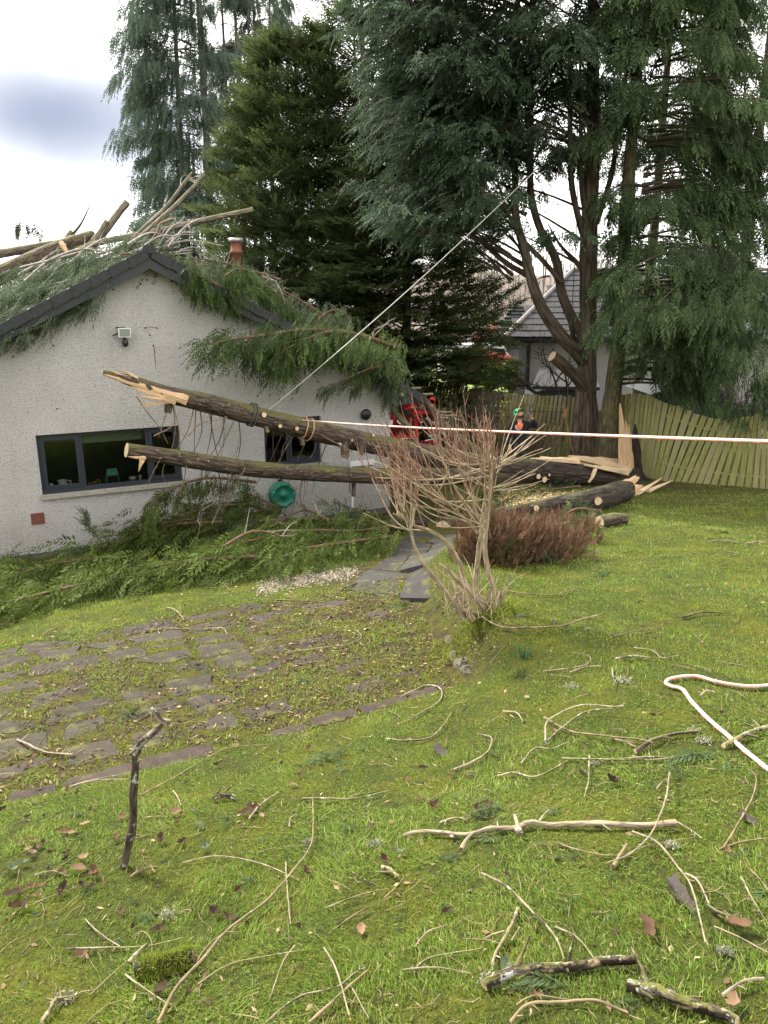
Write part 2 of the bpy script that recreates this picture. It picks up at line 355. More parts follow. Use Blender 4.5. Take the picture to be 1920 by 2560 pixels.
    leafmat('sawdust_mat', [(0, (.26, .19, .09)), (.5, (.50, .39, .20)), (1, (.68, .55, .33))], .1)
    leafmat('lichen_leaf', [(0, (.16, .165, .115)), (1, (.45, .45, .33))], .2)
make_materials()

# ------------------------------------------------------------------ mesh helpers
class MB:
    """collects faces, then links them as ONE mesh object"""
    def __init__(s): s.V = []; s.F = []; s.n = 0; s.T = []; s.B = []; s.mi = []; s.sm = []
    def add(s, V, F, tint=.5, bark=None, mi=0, smooth=False):
        V = np.asarray(V, float).reshape(-1, 3); n = len(V)
        s.V.append(V); s.T.append(np.broadcast_to(np.asarray(tint, float), (n,)))
        s.B.append(V if bark is None else bark)
        groups = {}
        if isinstance(F, np.ndarray): groups[F.shape[1]] = F
        else:
            for f in F: groups.setdefault(len(f), []).append(f)
        for k, f in groups.items():
            f = np.asarray(f, np.int64) + s.n
            s.F.append(f); s.mi.append(np.full(len(f), mi)); s.sm.append(np.full(len(f), smooth))
        s.n += n; return s
    def build(s, name, mats, parent=None, origin=None):
        me = bpy.data.meshes.new(name)
        V = np.concatenate(s.V)
        off = np.array(wloc(parent)) if parent is not None else np.zeros(3)
        loc = np.zeros(3)
        if origin is not None: loc = np.asarray(origin, float) - off
        V = V - off - loc
        me.vertices.add(len(V)); me.vertices.foreach_set('co', V.astype(np.float32).ravel())
        tot = sum(f.size for f in s.F); nf = sum(len(f) for f in s.F)
        me.loops.add(tot); me.loops.foreach_set('vertex_index', np.concatenate([f.ravel() for f in s.F]).astype(np.int32))
        sizes = np.concatenate([np.full(len(f), f.shape[1]) for f in s.F])
        st = np.zeros(nf, np.int32); st[1:] = np.cumsum(sizes)[:-1]
        me.polygons.add(nf); me.polygons.foreach_set('loop_start', st)
        me.polygons.foreach_set('material_index', np.concatenate(s.mi).astype(np.int32))
        me.polygons.foreach_set('use_smooth', np.concatenate(s.sm).astype(bool))
        a = me.attributes.new('tint', 'FLOAT', 'POINT'); a.data.foreach_set('value', np.concatenate(s.T).astype(np.float32))
        a = me.attributes.new('bark', 'FLOAT_VECTOR', 'POINT'); a.data.foreach_set('vector', np.concatenate(s.B).astype(np.float32).ravel())
        me.update(calc_edges=True)
        for m in ([mats] if isinstance(mats, str) else mats): me.materials.append(MATS[m])
        o = bpy.data.objects.new(name, me); COL.objects.link(o); o.location = loc
        if parent is not None: o.parent = parent
        return o
    # --- shapes
    def box(s, c, ax, half, **k):
        c = np.asarray(c, float); A = np.asarray(ax, float); h = np.asarray(half, float)
        V = [c + A[0] * h[0] * i + A[1] * h[1] * j + A[2] * h[2] * l for i in (-1, 1) for j in (-1, 1) for l in (-1, 1)]
        return s.add(V, [(0, 1, 3, 2), (4, 6, 7, 5), (0, 4, 5, 1), (2, 3, 7, 6), (0, 2, 6, 4), (1, 5, 7, 3)], **k)
    def hbox(s, u0, u1, v0, v1, z0, z1, **k):         # a box in the house's own frame
        return s.box(H((u0 + u1) / 2, (v0 + v1) / 2, (z0 + z1) / 2), (HU, HV, (0, 0, 1)), ((u1 - u0) / 2, (v1 - v0) / 2, (z1 - z0) / 2), **k)
    def prism(s, poly, d, **k):                       # polygon (list of 3d points) pushed along vector d
        P = np.asarray(poly, float); n = len(P); d = np.asarray(d, float)
        F = [tuple(range(n))[::-1], tuple(range(n, 2 * n))] + [(i, (i + 1) % n, n + (i + 1) % n, n + i) for i in range(n)]
        return s.add(np.concatenate([P, P + d]), F, **k)
    def tube(s, path, rad, n=8, cap=True, jit=0., tint=.5, mi=0, capmi=None, smooth=True, flat=1.):
        P = np.asarray(path, float); m = len(P)
        rad = np.interp(np.linspace(0, 1, m), np.linspace(0, 1, len(rad)), rad) if np.ndim(rad) else np.full(m, rad)
        T = np.gradient(P, axis=0); T /= np.linalg.norm(T, axis=1)[:, None] + 1e-12
        a = np.array([0, 0, 1.]) if abs(T[0][2]) < .9 else np.array([1., 0, 0])
        X = np.cross(a, T[0]); X /= np.linalg.norm(X)
        ln = np.concatenate([[0], np.cumsum(np.linalg.norm(np.diff(P, axis=0), axis=1))]) + rng.uniform(0, 30)
        ang = np.arange(n) * 2 * math.pi / n; ca, sa = np.cos(ang), np.sin(ang)
        V = np.empty((m, n, 3)); Bk = np.empty((m, n, 3)); jw = None
        for i in range(m):
            X = X - T[i] * (X @ T[i]); X /= np.linalg.norm(X) + 1e-12; Y = np.cross(T[i], X)
            r = rad[i] * np.ones(n)
            if jit:
                jn = rng.normal(0, 1, n); jw = jn if jw is None else .6 * jw + .6 * jn
                r = r * (1 + jit * jw)
            V[i] = P[i] + (ca * r)[:, None] * X + (sa * r * flat)[:, None] * Y
            Bk[i] = np.stack([ca * rad[i], sa * rad[i], np.full(n, ln[i])], 1)
        idx = np.arange(m * n).reshape(m, n); j = np.roll(np.arange(n), -1)
        F = np.stack([idx[:-1], idx[:-1][:, j], idx[1:][:, j], idx[1:]], -1).reshape(-1, 4)
        s.add(V.reshape(-1, 3), F, tint, Bk.reshape(-1, 3), mi, smooth)
        if cap:
            cm = mi if capmi is None else capmi
            for i, fl in ((0, True), (m - 1, False)):
                f = list(range(n)); f = f[::-1] if fl else f
                s.add(V[i], [tuple(f)], tint, Bk[i] * np.array([1, 1, 0]) + np.array([0, 0, ln[i]]), cm)
        return s
    def lathe(s, c, axis, prof, n=16, smooth=True, mi=0, tint=.5):   # prof: (radius, distance along axis)
        c = np.asarray(c, float); A = np.asarray(axis, float); A /= np.linalg.norm(A)
        a = np.array([0, 0, 1.]) if abs(A[2]) < .9 else np.array([1., 0, 0])
        X = np.cross(a, A); X /= np.linalg.norm(X); Y = np.cross(A, X)
        ang = np.arange(n) * 2 * math.pi / n
        V = np.array([c + A * d + r * (np.cos(t) * X + np.sin(t) * Y) for r, d in prof for t in ang])
        m = len(prof); idx = np.arange(m * n).reshape(m, n); j = np.roll(np.arange(n), -1)
        F = np.stack([idx[:-1], idx[:-1][:, j], idx[1:][:, j], idx[1:]], -1).reshape(-1, 4)
        s.add(V, F, tint, None, mi, smooth)
        if prof[0][0] > 1e-4: s.add(V[:n], [tuple(range(n))[::-1]], tint, None, mi)
        if prof[-1][0] > 1e-4: s.add(V[-n:], [tuple(range(n))], tint, None, mi)
        return s
    def ball(s, c, rad, n=10, m=7, jit=0., mi=0, tint=.5, axes=None, smooth=True):
        c = np.asarray(c, float); rad = np.broadcast_to(np.asarray(rad, float), (3,))
        A = np.eye(3) if axes is None else np.asarray(axes, float)
        th = np.linspace(0, math.pi, m + 1); V = []
        for t in th:
            for k in range(n):
                p = 2 * math.pi * k / n; q = np.array([math.sin(t) * math.cos(p), math.sin(t) * math.sin(p), math.cos(t)]) * rad
                V.append(c + (q * (1 + (rng.normal(0, jit) if jit else 0))) @ A)
        idx = np.arange((m + 1) * n).reshape(m + 1, n); j = np.roll(np.arange(n), -1)
        F = np.stack([idx[:-1], idx[1:], idx[1:][:, j], idx[:-1][:, j]], -1).reshape(-1, 4)
        return s.add(np.array(V), F, tint, None, mi, smooth)

def wloc(o):
    p = np.zeros(3)
    while o is not None: p = p + np.array(o.location); o = o.parent
    return p
def tag(o, label, cat=None, group=None, kind=None):
    if label: o['label'] = label
    if cat: o['category'] = cat
    if group: o['group'] = group
    if kind: o['kind'] = kind
    return o
def T(name, label, cat, loc, group=None):
    o = bpy.data.objects.new(name, None); COL.objects.link(o); o.location = tuple(float(x) for x in loc)
    o.empty_display_size = .1
    return tag(o, label, cat, group)
def struct(o): o['kind'] = 'structure'; return o
def stuff(o): o['kind'] = 'stuff'; return o
def spl(pts, n):                                    # smooth curve through points
    P = np.asarray(pts, float)
    if len(P) == 2: return P[0] + np.linspace(0, 1, n)[:, None] * (P[1] - P[0])
    Q = np.vstack([2 * P[0] - P[1], P, 2 * P[-1] - P[-2]]); k = len(P) - 1; out = []
    for t in np.linspace(0, k, n):
        i = min(int(t), k - 1); f = t - i; a, b, c, d = Q[i], Q[i + 1], Q[i + 2], Q[i + 3]
        out.append(.5 * (2 * b + (c - a) * f + (2 * a - 5 * b + 4 * c - d) * f * f + (3 * b - a - 3 * c + d) * f ** 3))
    return np.array(out)
def nrm(v): v = np.asarray(v, float); return v / (np.linalg.norm(v) + 1e-12)
UP = np.array([0, 0, 1.])
# ------------------------------------------------------------------ ground
def u_edge(v): return np.interp(v, [-20, -14.6, -10, -7, -4.5, -2, 0, 4], [-8, -6.2, -4.3, -3.3, -1.0, 1.2, 2.2, 3])
def soil_shade_mask(x, y):
    u, v = uv(x, y); wob = .22 * np.sin(u * 2.1 + np.sin(v * 1.7)) + .15 * np.sin(v * 3.3 + u)
    ue = u_edge(v)
    pat = sst((v + 9.95 + .3 * wob) / .25) * sst((-6.62 - v + wob) / .4) * sst((ue + .25 - u) / .4)
    wall = sst((v + 3.6 + wob) / .6) * sst((.9 - u) / .8)
    path = sst((v + 7.2) / .3) * sst((ue + .2 - u) / .4) * sst((u - ue + 1.9 + wob) / .5)
    right = sst((v + 4.2 + wob) / 1.2) * sst((u - .3) / .6) * sst((5.5 - u) / 1.2)
    stump = sst(1.4 - np.hypot(x - 6.4, (y - 18.4)) / 2.4)
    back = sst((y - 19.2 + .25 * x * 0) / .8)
    under = .50 * sst((y - 11.5 + .5 * wob) / 5) * sst((u - 2.0) / 2.5)  # tree shade on the far right lawn, coloured in as litter and soil
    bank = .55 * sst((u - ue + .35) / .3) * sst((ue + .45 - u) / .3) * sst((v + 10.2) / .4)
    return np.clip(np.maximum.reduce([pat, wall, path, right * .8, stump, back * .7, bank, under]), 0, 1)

def build_ground():
    fx = np.concatenate([-np.geomspace(9.3, 420, 16)[::-1], np.arange(-9, 12.01, .15), np.geomspace(12.4, 420, 16)])
    fy = np.concatenate([-np.geomspace(3.3, 420, 14)[::-1] , np.arange(-3, 24.01, .15), np.geomspace(24.5, 420, 16)])
    X, Y = np.meshgrid(fx, fy); Z = ground_z(X, np.clip(Y, -45, 80))
    V = np.stack([X, Y, Z], -1).reshape(-1, 3); nx = len(fx); idx = np.arange(V.shape[0]).reshape(X.shape)
    F = np.stack([idx[:-1, :-1], idx[:-1, 1:], idx[1:, 1:], idx[1:, :-1]], -1).reshape(-1, 4)
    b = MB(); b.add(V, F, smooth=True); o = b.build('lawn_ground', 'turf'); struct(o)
    a = o.data.attributes.new('soil', 'FLOAT', 'POINT'); a.data.foreach_set('value', soil_shade_mask(V[:, 0], V[:, 1]).astype(np.float32))
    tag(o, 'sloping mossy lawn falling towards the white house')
build_ground()

def in_frame(p, m=60):
    p = np.asarray(p); yc = p[1] * CT - p[2] * ST
    if yc < .3: return False
    x = 960 + FPX * p[0] / yc; y = 1280 - FPX * (p[1] * ST + p[2] * CT) / yc
    return -m < x < 1920 + m and -m < y < 2560 + m
def to_px(P):
    P = np.atleast_2d(P); yc = P[:, 1] * CT - P[:, 2] * ST
    return np.stack([960 + FPX * P[:, 0] / yc, 1280 - FPX * (P[:, 1] * ST + P[:, 2] * CT) / yc], 1)

STONES = []                                          # (centre uv, radius) kept so that grass stays off them
def stone_piece(poly_uv, h, top_z, name, mat, parent, tilt=(0, 0)):
    P = np.asarray(poly_uv, float); c = P.mean(0)
    rim = []
    for i in range(len(P)):                          # chamfer the corners
        a, b, d = P[i - 1], P[i], P[(i + 1) % len(P)]
        rim += [b + (a - b) * .13, b + (d - b) * .13]
    rim = np.array(rim) + rng.normal(0, .008, (len(rim), 2)); n = len(rim)
    def w(q, z): return HC + q[0] * HU + q[1] * HV + UP * (z + tilt[0] * (q[0] - c[0]) + tilt[1] * (q[1] - c[1]) + 4.5)
    top = [w(c + (q - c) * .94, top_z) for q in rim]; mid = [w(q, top_z - .012) for q in rim]; bot = [w(q, top_z - h) for q in rim]
    V = top + mid + bot
    F = [tuple(range(n))] + [(i, n + i, n + (i + 1) % n, (i + 1) % n) for i in range(n)] + [(n + i, 2 * n + i, 2 * n + (i + 1) % n, n + (i + 1) % n) for i in range(n)]
    b = MB(); b.add(V, [tuple(reversed(f)) if False else f for f in F]); o = b.build(name, mat, parent, origin=w(c, top_z))
    STONES.append((c, P)); return o

def build_patio():
    pat = T('patio', None, None, H(-7, -8.3, 1.3)); struct(pat); tag(pat, 'mossy crazy paving of dark irregular stones below the lawn bank')
    # jittered, offset courses of irregular stones
    v = -9.55; r = 0
    while v < -6.95:
        hgt = R(.30, .44); u = -10.2 + R(0, .4)
        while u < u_edge(v) - .35:
            wdt = R(.34, .66)
            cx, cy = u + wdt / 2, v + hgt / 2
            k = np.clip((cx + 5.9) / 1.6, 0, 1)      # the right end is almost grown over
            p = H(cx, cy, 1.25)
            if rng.random() > .12 + .48 * k and in_frame(p, 250):
                j = lambda s: rng.normal(0, s)
                g = .035 + .05 * k * rng.random()
                pts = [(u + g, v + g + j(.03)), (cx + j(.05), v + g + j(.02)), (u + wdt - g, v + g + j(.04)), (u + wdt - g + j(.02), cy + j(.04)), (u + wdt - g + j(.04), v + hgt - g), (cx + j(.06), v + hgt - g + j(.03)), (u + g + j(.04), v + hgt - g + j(.03))]
                if rng.random() < .35: pts.pop(int(rng.integers(0, len(pts))))
                x, y = (HC + cx * HU + cy * HV)[:2]
                stone_piece(pts, .08, gz(x, y) + .004 + R(-.006, .008) - .008 * k, 'paving_stone', 'paving', pat, (R(-.02, .02), R(-.03, .01)))
            u += wdt
        v += hgt; r += 1
    # row of edging stones along the lawn side
    kerb = T('stone_edging', None, None, H(-7, -9.85, 1.4)); struct(kerb); tag(kerb, 'row of flat brown edging stones between the lawn bank and the paving')
    u = -9.6
    while u < -4.5:
        w_ = R(.30, .62); cx = u + w_ / 2; x, y = (HC + cx * HU - 9.84 * HV)[:2]
        a, b_ = -9.93 + R(-.03, .03), -9.76 + R(-.05, .05)
        z = gz(x, y) + .02 + R(-.015, .02)
        if in_frame(H(cx, -9.84, z + 4.5), 200) and rng.random() > .16:
            stone_piece([(u + .015, a), (cx, a + R(-.04, .04)), (u + w_ - .015, a + R(-.03, .03)), (u + w_ - .02, b_), (cx + R(-.1, .1), b_ + R(-.03, .04)), (u + .02, b_ + R(-.04, .04))], .11, z, 'edging_stone', 'kerb', kerb, (R(-.05, .05), R(-.08, .03)))
        u += w_
    # slate path up to the house corner
    path = T('slab_path', None, None, G(985, 1440)); struct(path); tag(path, 'path of large dark slabs leading to the corner of the house')
    A, B_, C_, D_ = (G(*q)[:2] for q in ((862, 1478), (1085, 1496), (1150, 1335), (1040, 1330)))
    def q2(s, t): return (1 - t) * ((1 - s) * A + s * B_) + t * ((1 - s) * D_ + s * C_)
    for i in range(4):
        cut = [0, .5 + R(-.12, .12), 1]
        for k in range(2):
            e = .018; s0, s1 = cut[k] + e, cut[k + 1] - e; t0, t1 = i / 4 + e * .6, (i + 1) / 4 - e * .6
            P = []
            for s_, t_ in ((s0, t0), (s1, t0), (s1, t1), (s0, t1)):
                x, y = q2(s_, t_); P.append(np.array([x, y, gz(x, y) + .014]))
            P = np.array(P); c = P.mean(0); P[:, 2] = c[2] + (P[:, 2] - c[2]) * .9 + rng.normal(0, .006, 4)
            rim = []
            for k2 in range(4): rim += [P[k2] + (P[k2 - 1] - P[k2]) * .06, P[k2] + (P[(k2 + 1) % 4] - P[k2]) * .06]
            b = MB(); b.prism([r_ + rng.normal(0, .006, 3) * (1, 1, .3) for r_ in rim], (0, 0, -.07)); b.build('paving_slab', 'slate', path, origin=c)
    # low dry-stone edge holding up the lawn beside the paving
    wall = T('retaining_wall', 'low edge of rough stones holding the lawn above the paving, below the bare shrub', 'wall', G(1150, 1660))
    for (px, py, s) in ((1170, 1680, .075), (1158, 1662, .085), (1140, 1640, .07), (1126, 1600, .07)):
        p = G(px, py); b = MB(); b.ball(p - UP * .01, (s * R(.7, 1.1), s * 1.1, s * R(.6, .9)), 9, 6, .13, smooth=False)
        b.build('stone', 'wallstone', wall, origin=p)
    # loose pale gravel beside the path
    b = MB(); oct_f = [(0, 2, 4), (2, 1, 4), (1, 3, 4), (3, 0, 4), (2, 0, 5), (1, 2, 5), (3, 1, 5), (0, 3, 5)]
    for k in range(1500):
        a, c = rng.random(), rng.normal(0, .33)
        q = (650 + 230 * a + rng.normal(0, 12), 1474 - 44 * a ** .9 + 26 * c + rng.normal(0, 6)); a2 = rng.random()
        if abs(c) > .25 and a2 < .5: continue
        p = G(*q); s = R(.010, .026); Q = rng.normal(0, 1, (3, 3)); Q, _ = np.linalg.qr(Q)
        O = np.array([(1, 0, 0), (-1, 0, 0), (0, 1, 0), (0, -1, 0), (0, 0, 1), (0, 0, -1)]) * np.array([1, .8, .6]) * s
        b.add(O @ Q + p + UP * s * .4, oct_f, tint=rng.random())
    o = b.build('gravel', 'pebble'); stuff(o); tag(o, 'patch of loose pale gravel beside the slab path')
build_patio()

# ------------------------------------------------------------------ the white house
GW, APEX, EAVE = 9.78, 5.30, 2.80                     # gable width, apex height, wall height at the corner
SL = (APEX - EAVE) / (GW / 2)
def gable(u): return APEX - SL * abs(u + GW / 2)
def build_house():
    h = T('white_house', 'white roughcast bungalow with a dark roof buried under fallen conifer branches', 'house', H(-4.9, 0, 0))
    W1 = (-7.03, -4.52, 1.20, 2.27); W2 = (-2.85, -1.62, 1.30, 2.27)
    b = MB()
    us = [-GW, W1[0], -GW / 2, W1[1], W2[0], W2[1], 0]
    for a, c in zip(us[:-1], us[1:]):
        win = W1 if W1[0] <= a and c <= W1[1] + 1e-6 else W2 if W2[0] <= a and c <= W2[1] + 1e-6 else None
        if win is None: b.add([H(a, 0, .12), H(c, 0, .12), H(c, 0, gable(c)), H(a, 0, gable(a))], [(0, 1, 2, 3)])
        else:
            b.add([H(a, 0, .12), H(c, 0, .12), H(c, 0, win[2]), H(a, 0, win[2])], [(0, 1, 2, 3)])
            b.add([H(a, 0, win[3]), H(c, 0, win[3]), H(c, 0, gable(c)), H(a, 0, gable(a))], [(0, 1, 2, 3)])
    for u0, u1, z0, z1 in (W1, W2):                    # reveals
        b.add([H(u0, 0, z0), H(u0, .22, z0), H(u0, .22, z1), H(u0, 0, z1)], [(0, 1, 2, 3)])
        b.add([H(u1, 0, z0), H(u1, 0, z1), H(u1, .22, z1), H(u1, .22, z0)], [(0, 1, 2, 3)])
        b.add([H(u0, 0, z1), H(u0, .22, z1), H(u1, .22, z1), H(u1, 0, z1)], [(0, 1, 2, 3)])
        b.add([H(u0, 0, z0), H(u1, 0, z0), H(u1, .22, z0), H(u0, .22, z0)], [(0, 1, 2, 3)])
    b.add([H(0, 0, .12), H(0, 10, .12), H(0, 10, EAVE), H(0, 0, EAVE)], [(0, 1, 2, 3)])
    b.add([H(-GW, 0, .12), H(-GW, 0, EAVE), H(-GW, 10, EAVE), H(-GW, 10, .12)], [(0, 1, 2, 3)])
    b.add([H(0, 10, .12), H(-GW, 10, .12), H(-GW, 10, EAVE), H(-GW / 2, 10, APEX), H(0, 10, EAVE)], [(0, 1, 2, 3, 4)])
    b.build('wall', 'roughcast', h)
    b = MB(); b.hbox(-GW + .02, -.02, .02, 9.98, -.5, .12); b.build('plinth', 'plinth_grey', h)
    # dark room behind the panes
    b = MB(); b.add([H(-GW + .1, 3.6, .2), H(-.1, 3.6, .2), H(-.1, 3.6, 2.45), H(-GW + .1, 3.6, 2.45)], [(3, 2, 1, 0)])
    b.add([H(-GW + .1, .25, 2.44), H(-.1, .25, 2.44), H(-.1, 3.6, 2.44), H(-GW + .1, 3.6, 2.44)], [(0, 1, 2, 3)])
    b.add([H(-GW + .1, .25, .22), H(-GW + .1, 3.6, .22), H(-.1, 3.6, .22), H(-.1, .25, .22)], [(0, 1, 2, 3)])
    b.build('room', 'room_wall', h)
    def window(w, cuts, sashes):
        u0, u1, z0, z1 = w; f = .062
        fr = MB(); vd0, vd1 = .09, .155
        fr.hbox(u0, u1, vd0, vd1, z0, z0 + f); fr.hbox(u0, u1, vd0, vd1, z1 - f, z1)
        for c in [u0 + f / 2] + cuts + [u1 - f / 2]: fr.hbox(c - f / 2, c + f / 2, vd0 + .001, vd1 - .001, z0 + f, z1 - f)
        wf = fr.build('window', 'frame_paint', h)
        edges = [u0 + f] + sum([[c - f / 2, c + f / 2] for c in cuts], []) + [u1 - f]
        for k in range(len(cuts) + 1):
            a, c = edges[2 * k], edges[2 * k + 1]; g = 0
            if sashes[k]:
                g = .058; sb = MB()
                sb.hbox(a, c, vd0 - .014, vd1 - .01, z0 + f, z0 + f + g); sb.hbox(a, c, vd0 - .014, vd1 - .01, z1 - f - g, z1 - f)
                sb.hbox(a, a + g, vd0 - .013, vd1 - .011, z0 + f + g, z1 - f - g); sb.hbox(c - g, c, vd0 - .013, vd1 - .011, z0 + f + g, z1 - f - g)
                sb.build('sash', 'frame_paint', wf)
            p = MB(); p.hbox(a + g, c - g, .128, .132, z0 + f + g, z1 - f - g); p.build('pane', 'glass', wf)
        lb = MB(); lb.hbox(u0 + .01, u1 - .01, vd1, .75, z0 + .02, z0 + .045); lb.build('inner_sill', 'frame_paint', wf)
        cl = MB(); cl.hbox(u0 + .004, u1 - .004, -.012, vd0, z0 + .002, z0 + .026); cl.build('cill_trim', 'frame_paint', wf)
        return wf
    w1 = window(W1, [-6.30, -5.12], [1, 0, 1]); w2 = window(W2, [-2.33], [0, 1])
    b = MB(); b.hbox(-6.98, -6.37, .3, .33, 2.08, 2.22); b.hbox(-6.24, -5.18, .3, .33, 2.02, 2.22); b.build('roller_blind', 'blind_cream', w1)
    b = MB(); b.hbox(W1[0] - .03, W1[1] + .03, -.07, .02, W1[2] - .085, W1[2] - .003); b.build('stone_sill', 'sill_stone', h)
    b = MB(); b.hbox(W2[0] - .03, W2[1] + .03, -.07, .02, W2[2] - .085, W2[2] - .003); b.build('stone_sill', 'sill_stone', h)
    # air brick with a grid of slots
    b = MB(); b.hbox(-7.27, -7.045, -.012, .03, .66, .875); b.build('air_brick', 'brick_vent', h)
    b = MB()
    for i in range(8):
        for j in range(5): b.hbox(-7.255 + i * .0265, -7.239 + i * .0265, -.015, -.011, .685 + j * .037, .703 + j * .037)
    o = b.build('vent_slots', 'dark_void', h); stuff(o)
    # small white service duct low on the wall and a white meter box
    b = MB(); b.hbox(-.98, -.42, -.06, .0, 1.14, 1.24); b.hbox(-.95, -.90, -.035, 0, .2, .84); b.hbox(-.95, -.30, -.035, 0, .84, .885); b.build('drain_pipe', 'white_plastic', h)
    # round extractor outlet
    c = H(-.61, 0, 2.24); b = MB(); b.lathe(c, -HV, [(.085, 0), (.085, .05), (.115, .055), (.12, .075), (.11, .10), (.07, .125), (.0, .13)], 18); b.build('wall_vent', 'black_plastic', h)
    # rusty screw holes and old fixings on the gable
    b = MB()
    for (px, py) in ((363, 820), (392, 820), (383, 864), (143, 1022), (367, 700), (352, 710), (384, 708), (283, 724), (462, 724), (375, 838), (133, 864)): b.ball(W(px, py, -.005), .016, 6, 4)
    o = b.build('wall_fixings', 'dark_void', h); stuff(o)
    b = MB(); b.tube([W(385, 866, -.006), W(388, 900, -.004), W(390, 925, -.003)], [.008, .006, .002], 4); b.tube([W(363, 818, -.004), W(380, 817, -.004), W(392, 819, -.004)], .004, 4); b.build('rust_streak', 'terracotta', h)
    # roof: two slabs of interlocking tile courses
    OV, OH, TH = .30, .62, .07
    rs = MB(); n = 17
    nrmL, nrmR = nrm(-HU * SL + UP * 1), nrm(HU * SL + UP * 1)
    for side in (-1, 1):
        run = GW / 2 + OH; nn = nrmR if side > 0 else nrmL
        e0 = H(-GW / 2, -OV, APEX + .02); e1 = H(-GW / 2 + side * run, -OV, APEX + .02 - SL * run)
        b = MB(); b.prism([e0, e1, e1 + nn * TH, e0 + nn * TH], HV * (10 + 2 * OV)); o = b.build('roof', 'board_paint', h)
        for k in range(n):
            a = e0 + (e1 - e0) * (k / n) + nn * (TH + .006); c = e0 + (e1 - e0) * ((k + 1.12) / n) + nn * (TH + .032)
            b = MB(); b.prism([a - HV * .015, c - HV * .015, c - HV * .015 + nn * .018, a - HV * .015 + nn * .018], HV * (10.03 + 2 * OV)); b.build('tile_course', 'roof_tile', o)
            m0 = e0 + (e1 - e0) * ((k + .05) / n) - HV * .035; m1 = e0 + (e1 - e0) * ((k + 1.02) / n) - HV * .035     # verge unit over the end of each course
            b = MB(); b.prism([m0 - UP * .03, m1 - UP * .06, m1 + nn * (TH + .06), m0 + nn * (TH + .045)], HV * .03); b.build('verge_tile', 'roof_tile', o)
        d = UP * -.20
        f0, f1 = e0 + HV * .02 - UP * .02, e1 + HV * .02 - UP * .02
        b = MB(); b.prism([f0, f1, f1 + d * .40, f0 + d], HV * .025); b.build('bargeboard', 'board_paint', h)
        b = MB(); b.prism([f0 + HV * .045 - UP * .10, f1 + HV * .045 - UP * .1, f1 + HV * .045 - UP * .112, f0 + HV * .045 - UP * .115], HV * (OV - .06)); b.build('soffit', 'board_paint', h)
        s_ = side; uc = -GW / 2 + s_ * GW / 2            # boxed end of the eave
        P = [H(uc - s_ * .42, -OV + .055, EAVE + .12), H(uc - s_ * .10, -OV + .055, EAVE - .36), H(uc + s_ * .40, -OV + .055, EAVE - .38), H(uc + s_ * .61, -OV + .055, EAVE - .37), H(uc + s_ * .61, -OV + .055, EAVE - .33), H(uc + s_ * .0, -OV + .055, EAVE - .03)]
        b = MB(); b.prism(P, HV * .05); b.build('eave_end', 'board_paint', h)
        b = MB(); a0 = H(uc + s_ * .66, -OV, EAVE - .30); b.tube([a0, a0 + HV * 10.4], .06, 8); b.build('gutter', 'black_plastic', h)
        b = MB(); b.hbox(min(uc - s_ * .02, uc + s_ * .6), max(uc - s_ * .02, uc + s_ * .6), -OV + .11, 10.2, EAVE - .385, EAVE - .365); b.build('eave_soffit', 'board_paint', h)
    for k in range(22):
        a = H(-GW / 2, -OV - .04 + k * .48, APEX + .12); b = MB()
        b.tube([a, a + HV * .5], [.125, .115], 10, flat=.6); b.build('ridge_tile', 'roof_tile', h)
    # chimney pot on the far side of the ridge
    p = H(-2.0, 4.0, 0); zc = W(595, 660, 4.0)[2]; zt = W(595, 597, 4.0)[2]
    b = MB(); c0 = np.array([W(592, 640, 4.0)[0], W(592, 640, 4.0)[1], zc - 1.6])
    b.hbox(-2.33, -1.67, 3.7, 4.3, 2.6, 4.85); b.build('chimney', 'smooth_render', h)
    hgt = zt - zc
    b = MB(); b.lathe([c0[0], c0[1], zc - .75], UP, [(.105, 0), (.105, .75 + hgt * .42), (.145, .75 + hgt * .43), (.150, .75 + hgt * .5), (.125, .75 + hgt * .56), (.122, .75 + hgt * .86), (.14, .75 + hgt * .87)], 18); b.build('chimney_pot', 'terracotta', h)
    b = MB(); b.lathe([c0[0], c0[1], zc], UP, [(.10, hgt * .86), (.165, hgt * .88), (.175, hgt * .94), (.16, hgt * 1.02), (.0, hgt * 1.04)], 18); b.build('cowl', 'cowl_metal', h)
    # things on and behind the wall
    c = H(-5.40, -.02, 4.02)
    t = T('security_light', 'square floodlight with a round black sensor below, high on the white gable', 'light', c)
    b = MB(); b.hbox(-5.50, -5.29, -.16, -.08, 3.93, 4.09); b.build('lamp_case', 'white_plastic', t)
    b = MB(); b.hbox(-5.485, -5.305, -.166, -.158, 3.945, 4.075); b.build('lamp_glass', 'lamp_glass', t)
    b = MB(); b.hbox(-5.42, -5.36, -.08, .0, 3.96, 4.04); b.hbox(-5.52, -5.36, -.02, .0, 4.085, 4.105); b.tube([H(-5.58, -.03, 3.96), H(-5.53, -.1, 3.99), H(-5.5, -.1, 4.0)], .012, 6); b.build('bracket', 'black_plastic', t)
    b = MB(); b.ball(H(-5.39, -.09, 3.83), (.055, .055, .075), 12, 8); b.tube([H(-5.39, -.07, 3.87), H(-5.39, -.05, 3.95)], .02, 6); b.build('sensor', 'black_plastic', t)
    c = H(.22, -.30, 2.33)
    t = T('porch_light', 'small yellowed lamp fixed to the dark boxed eave', 'light', c)
    b = MB(); b.lathe(H(.13, -.27, 2.66), -UP, [(.0, -.03), (.05, -.02), (.055, .02), (.045, .05), (.03, .055)], 12); b.build('lamp_shade', 'bulb_yellow', t)
    b = MB(); b.lathe(H(.13, -.27, 2.605), -UP, [(.02, 0), (.035, .05), (.02, .10), (.0, .11)], 10); b.build('bracket', 'black_plastic', t)
    # hose reel
    c = H(-2.56, -.12, .72)
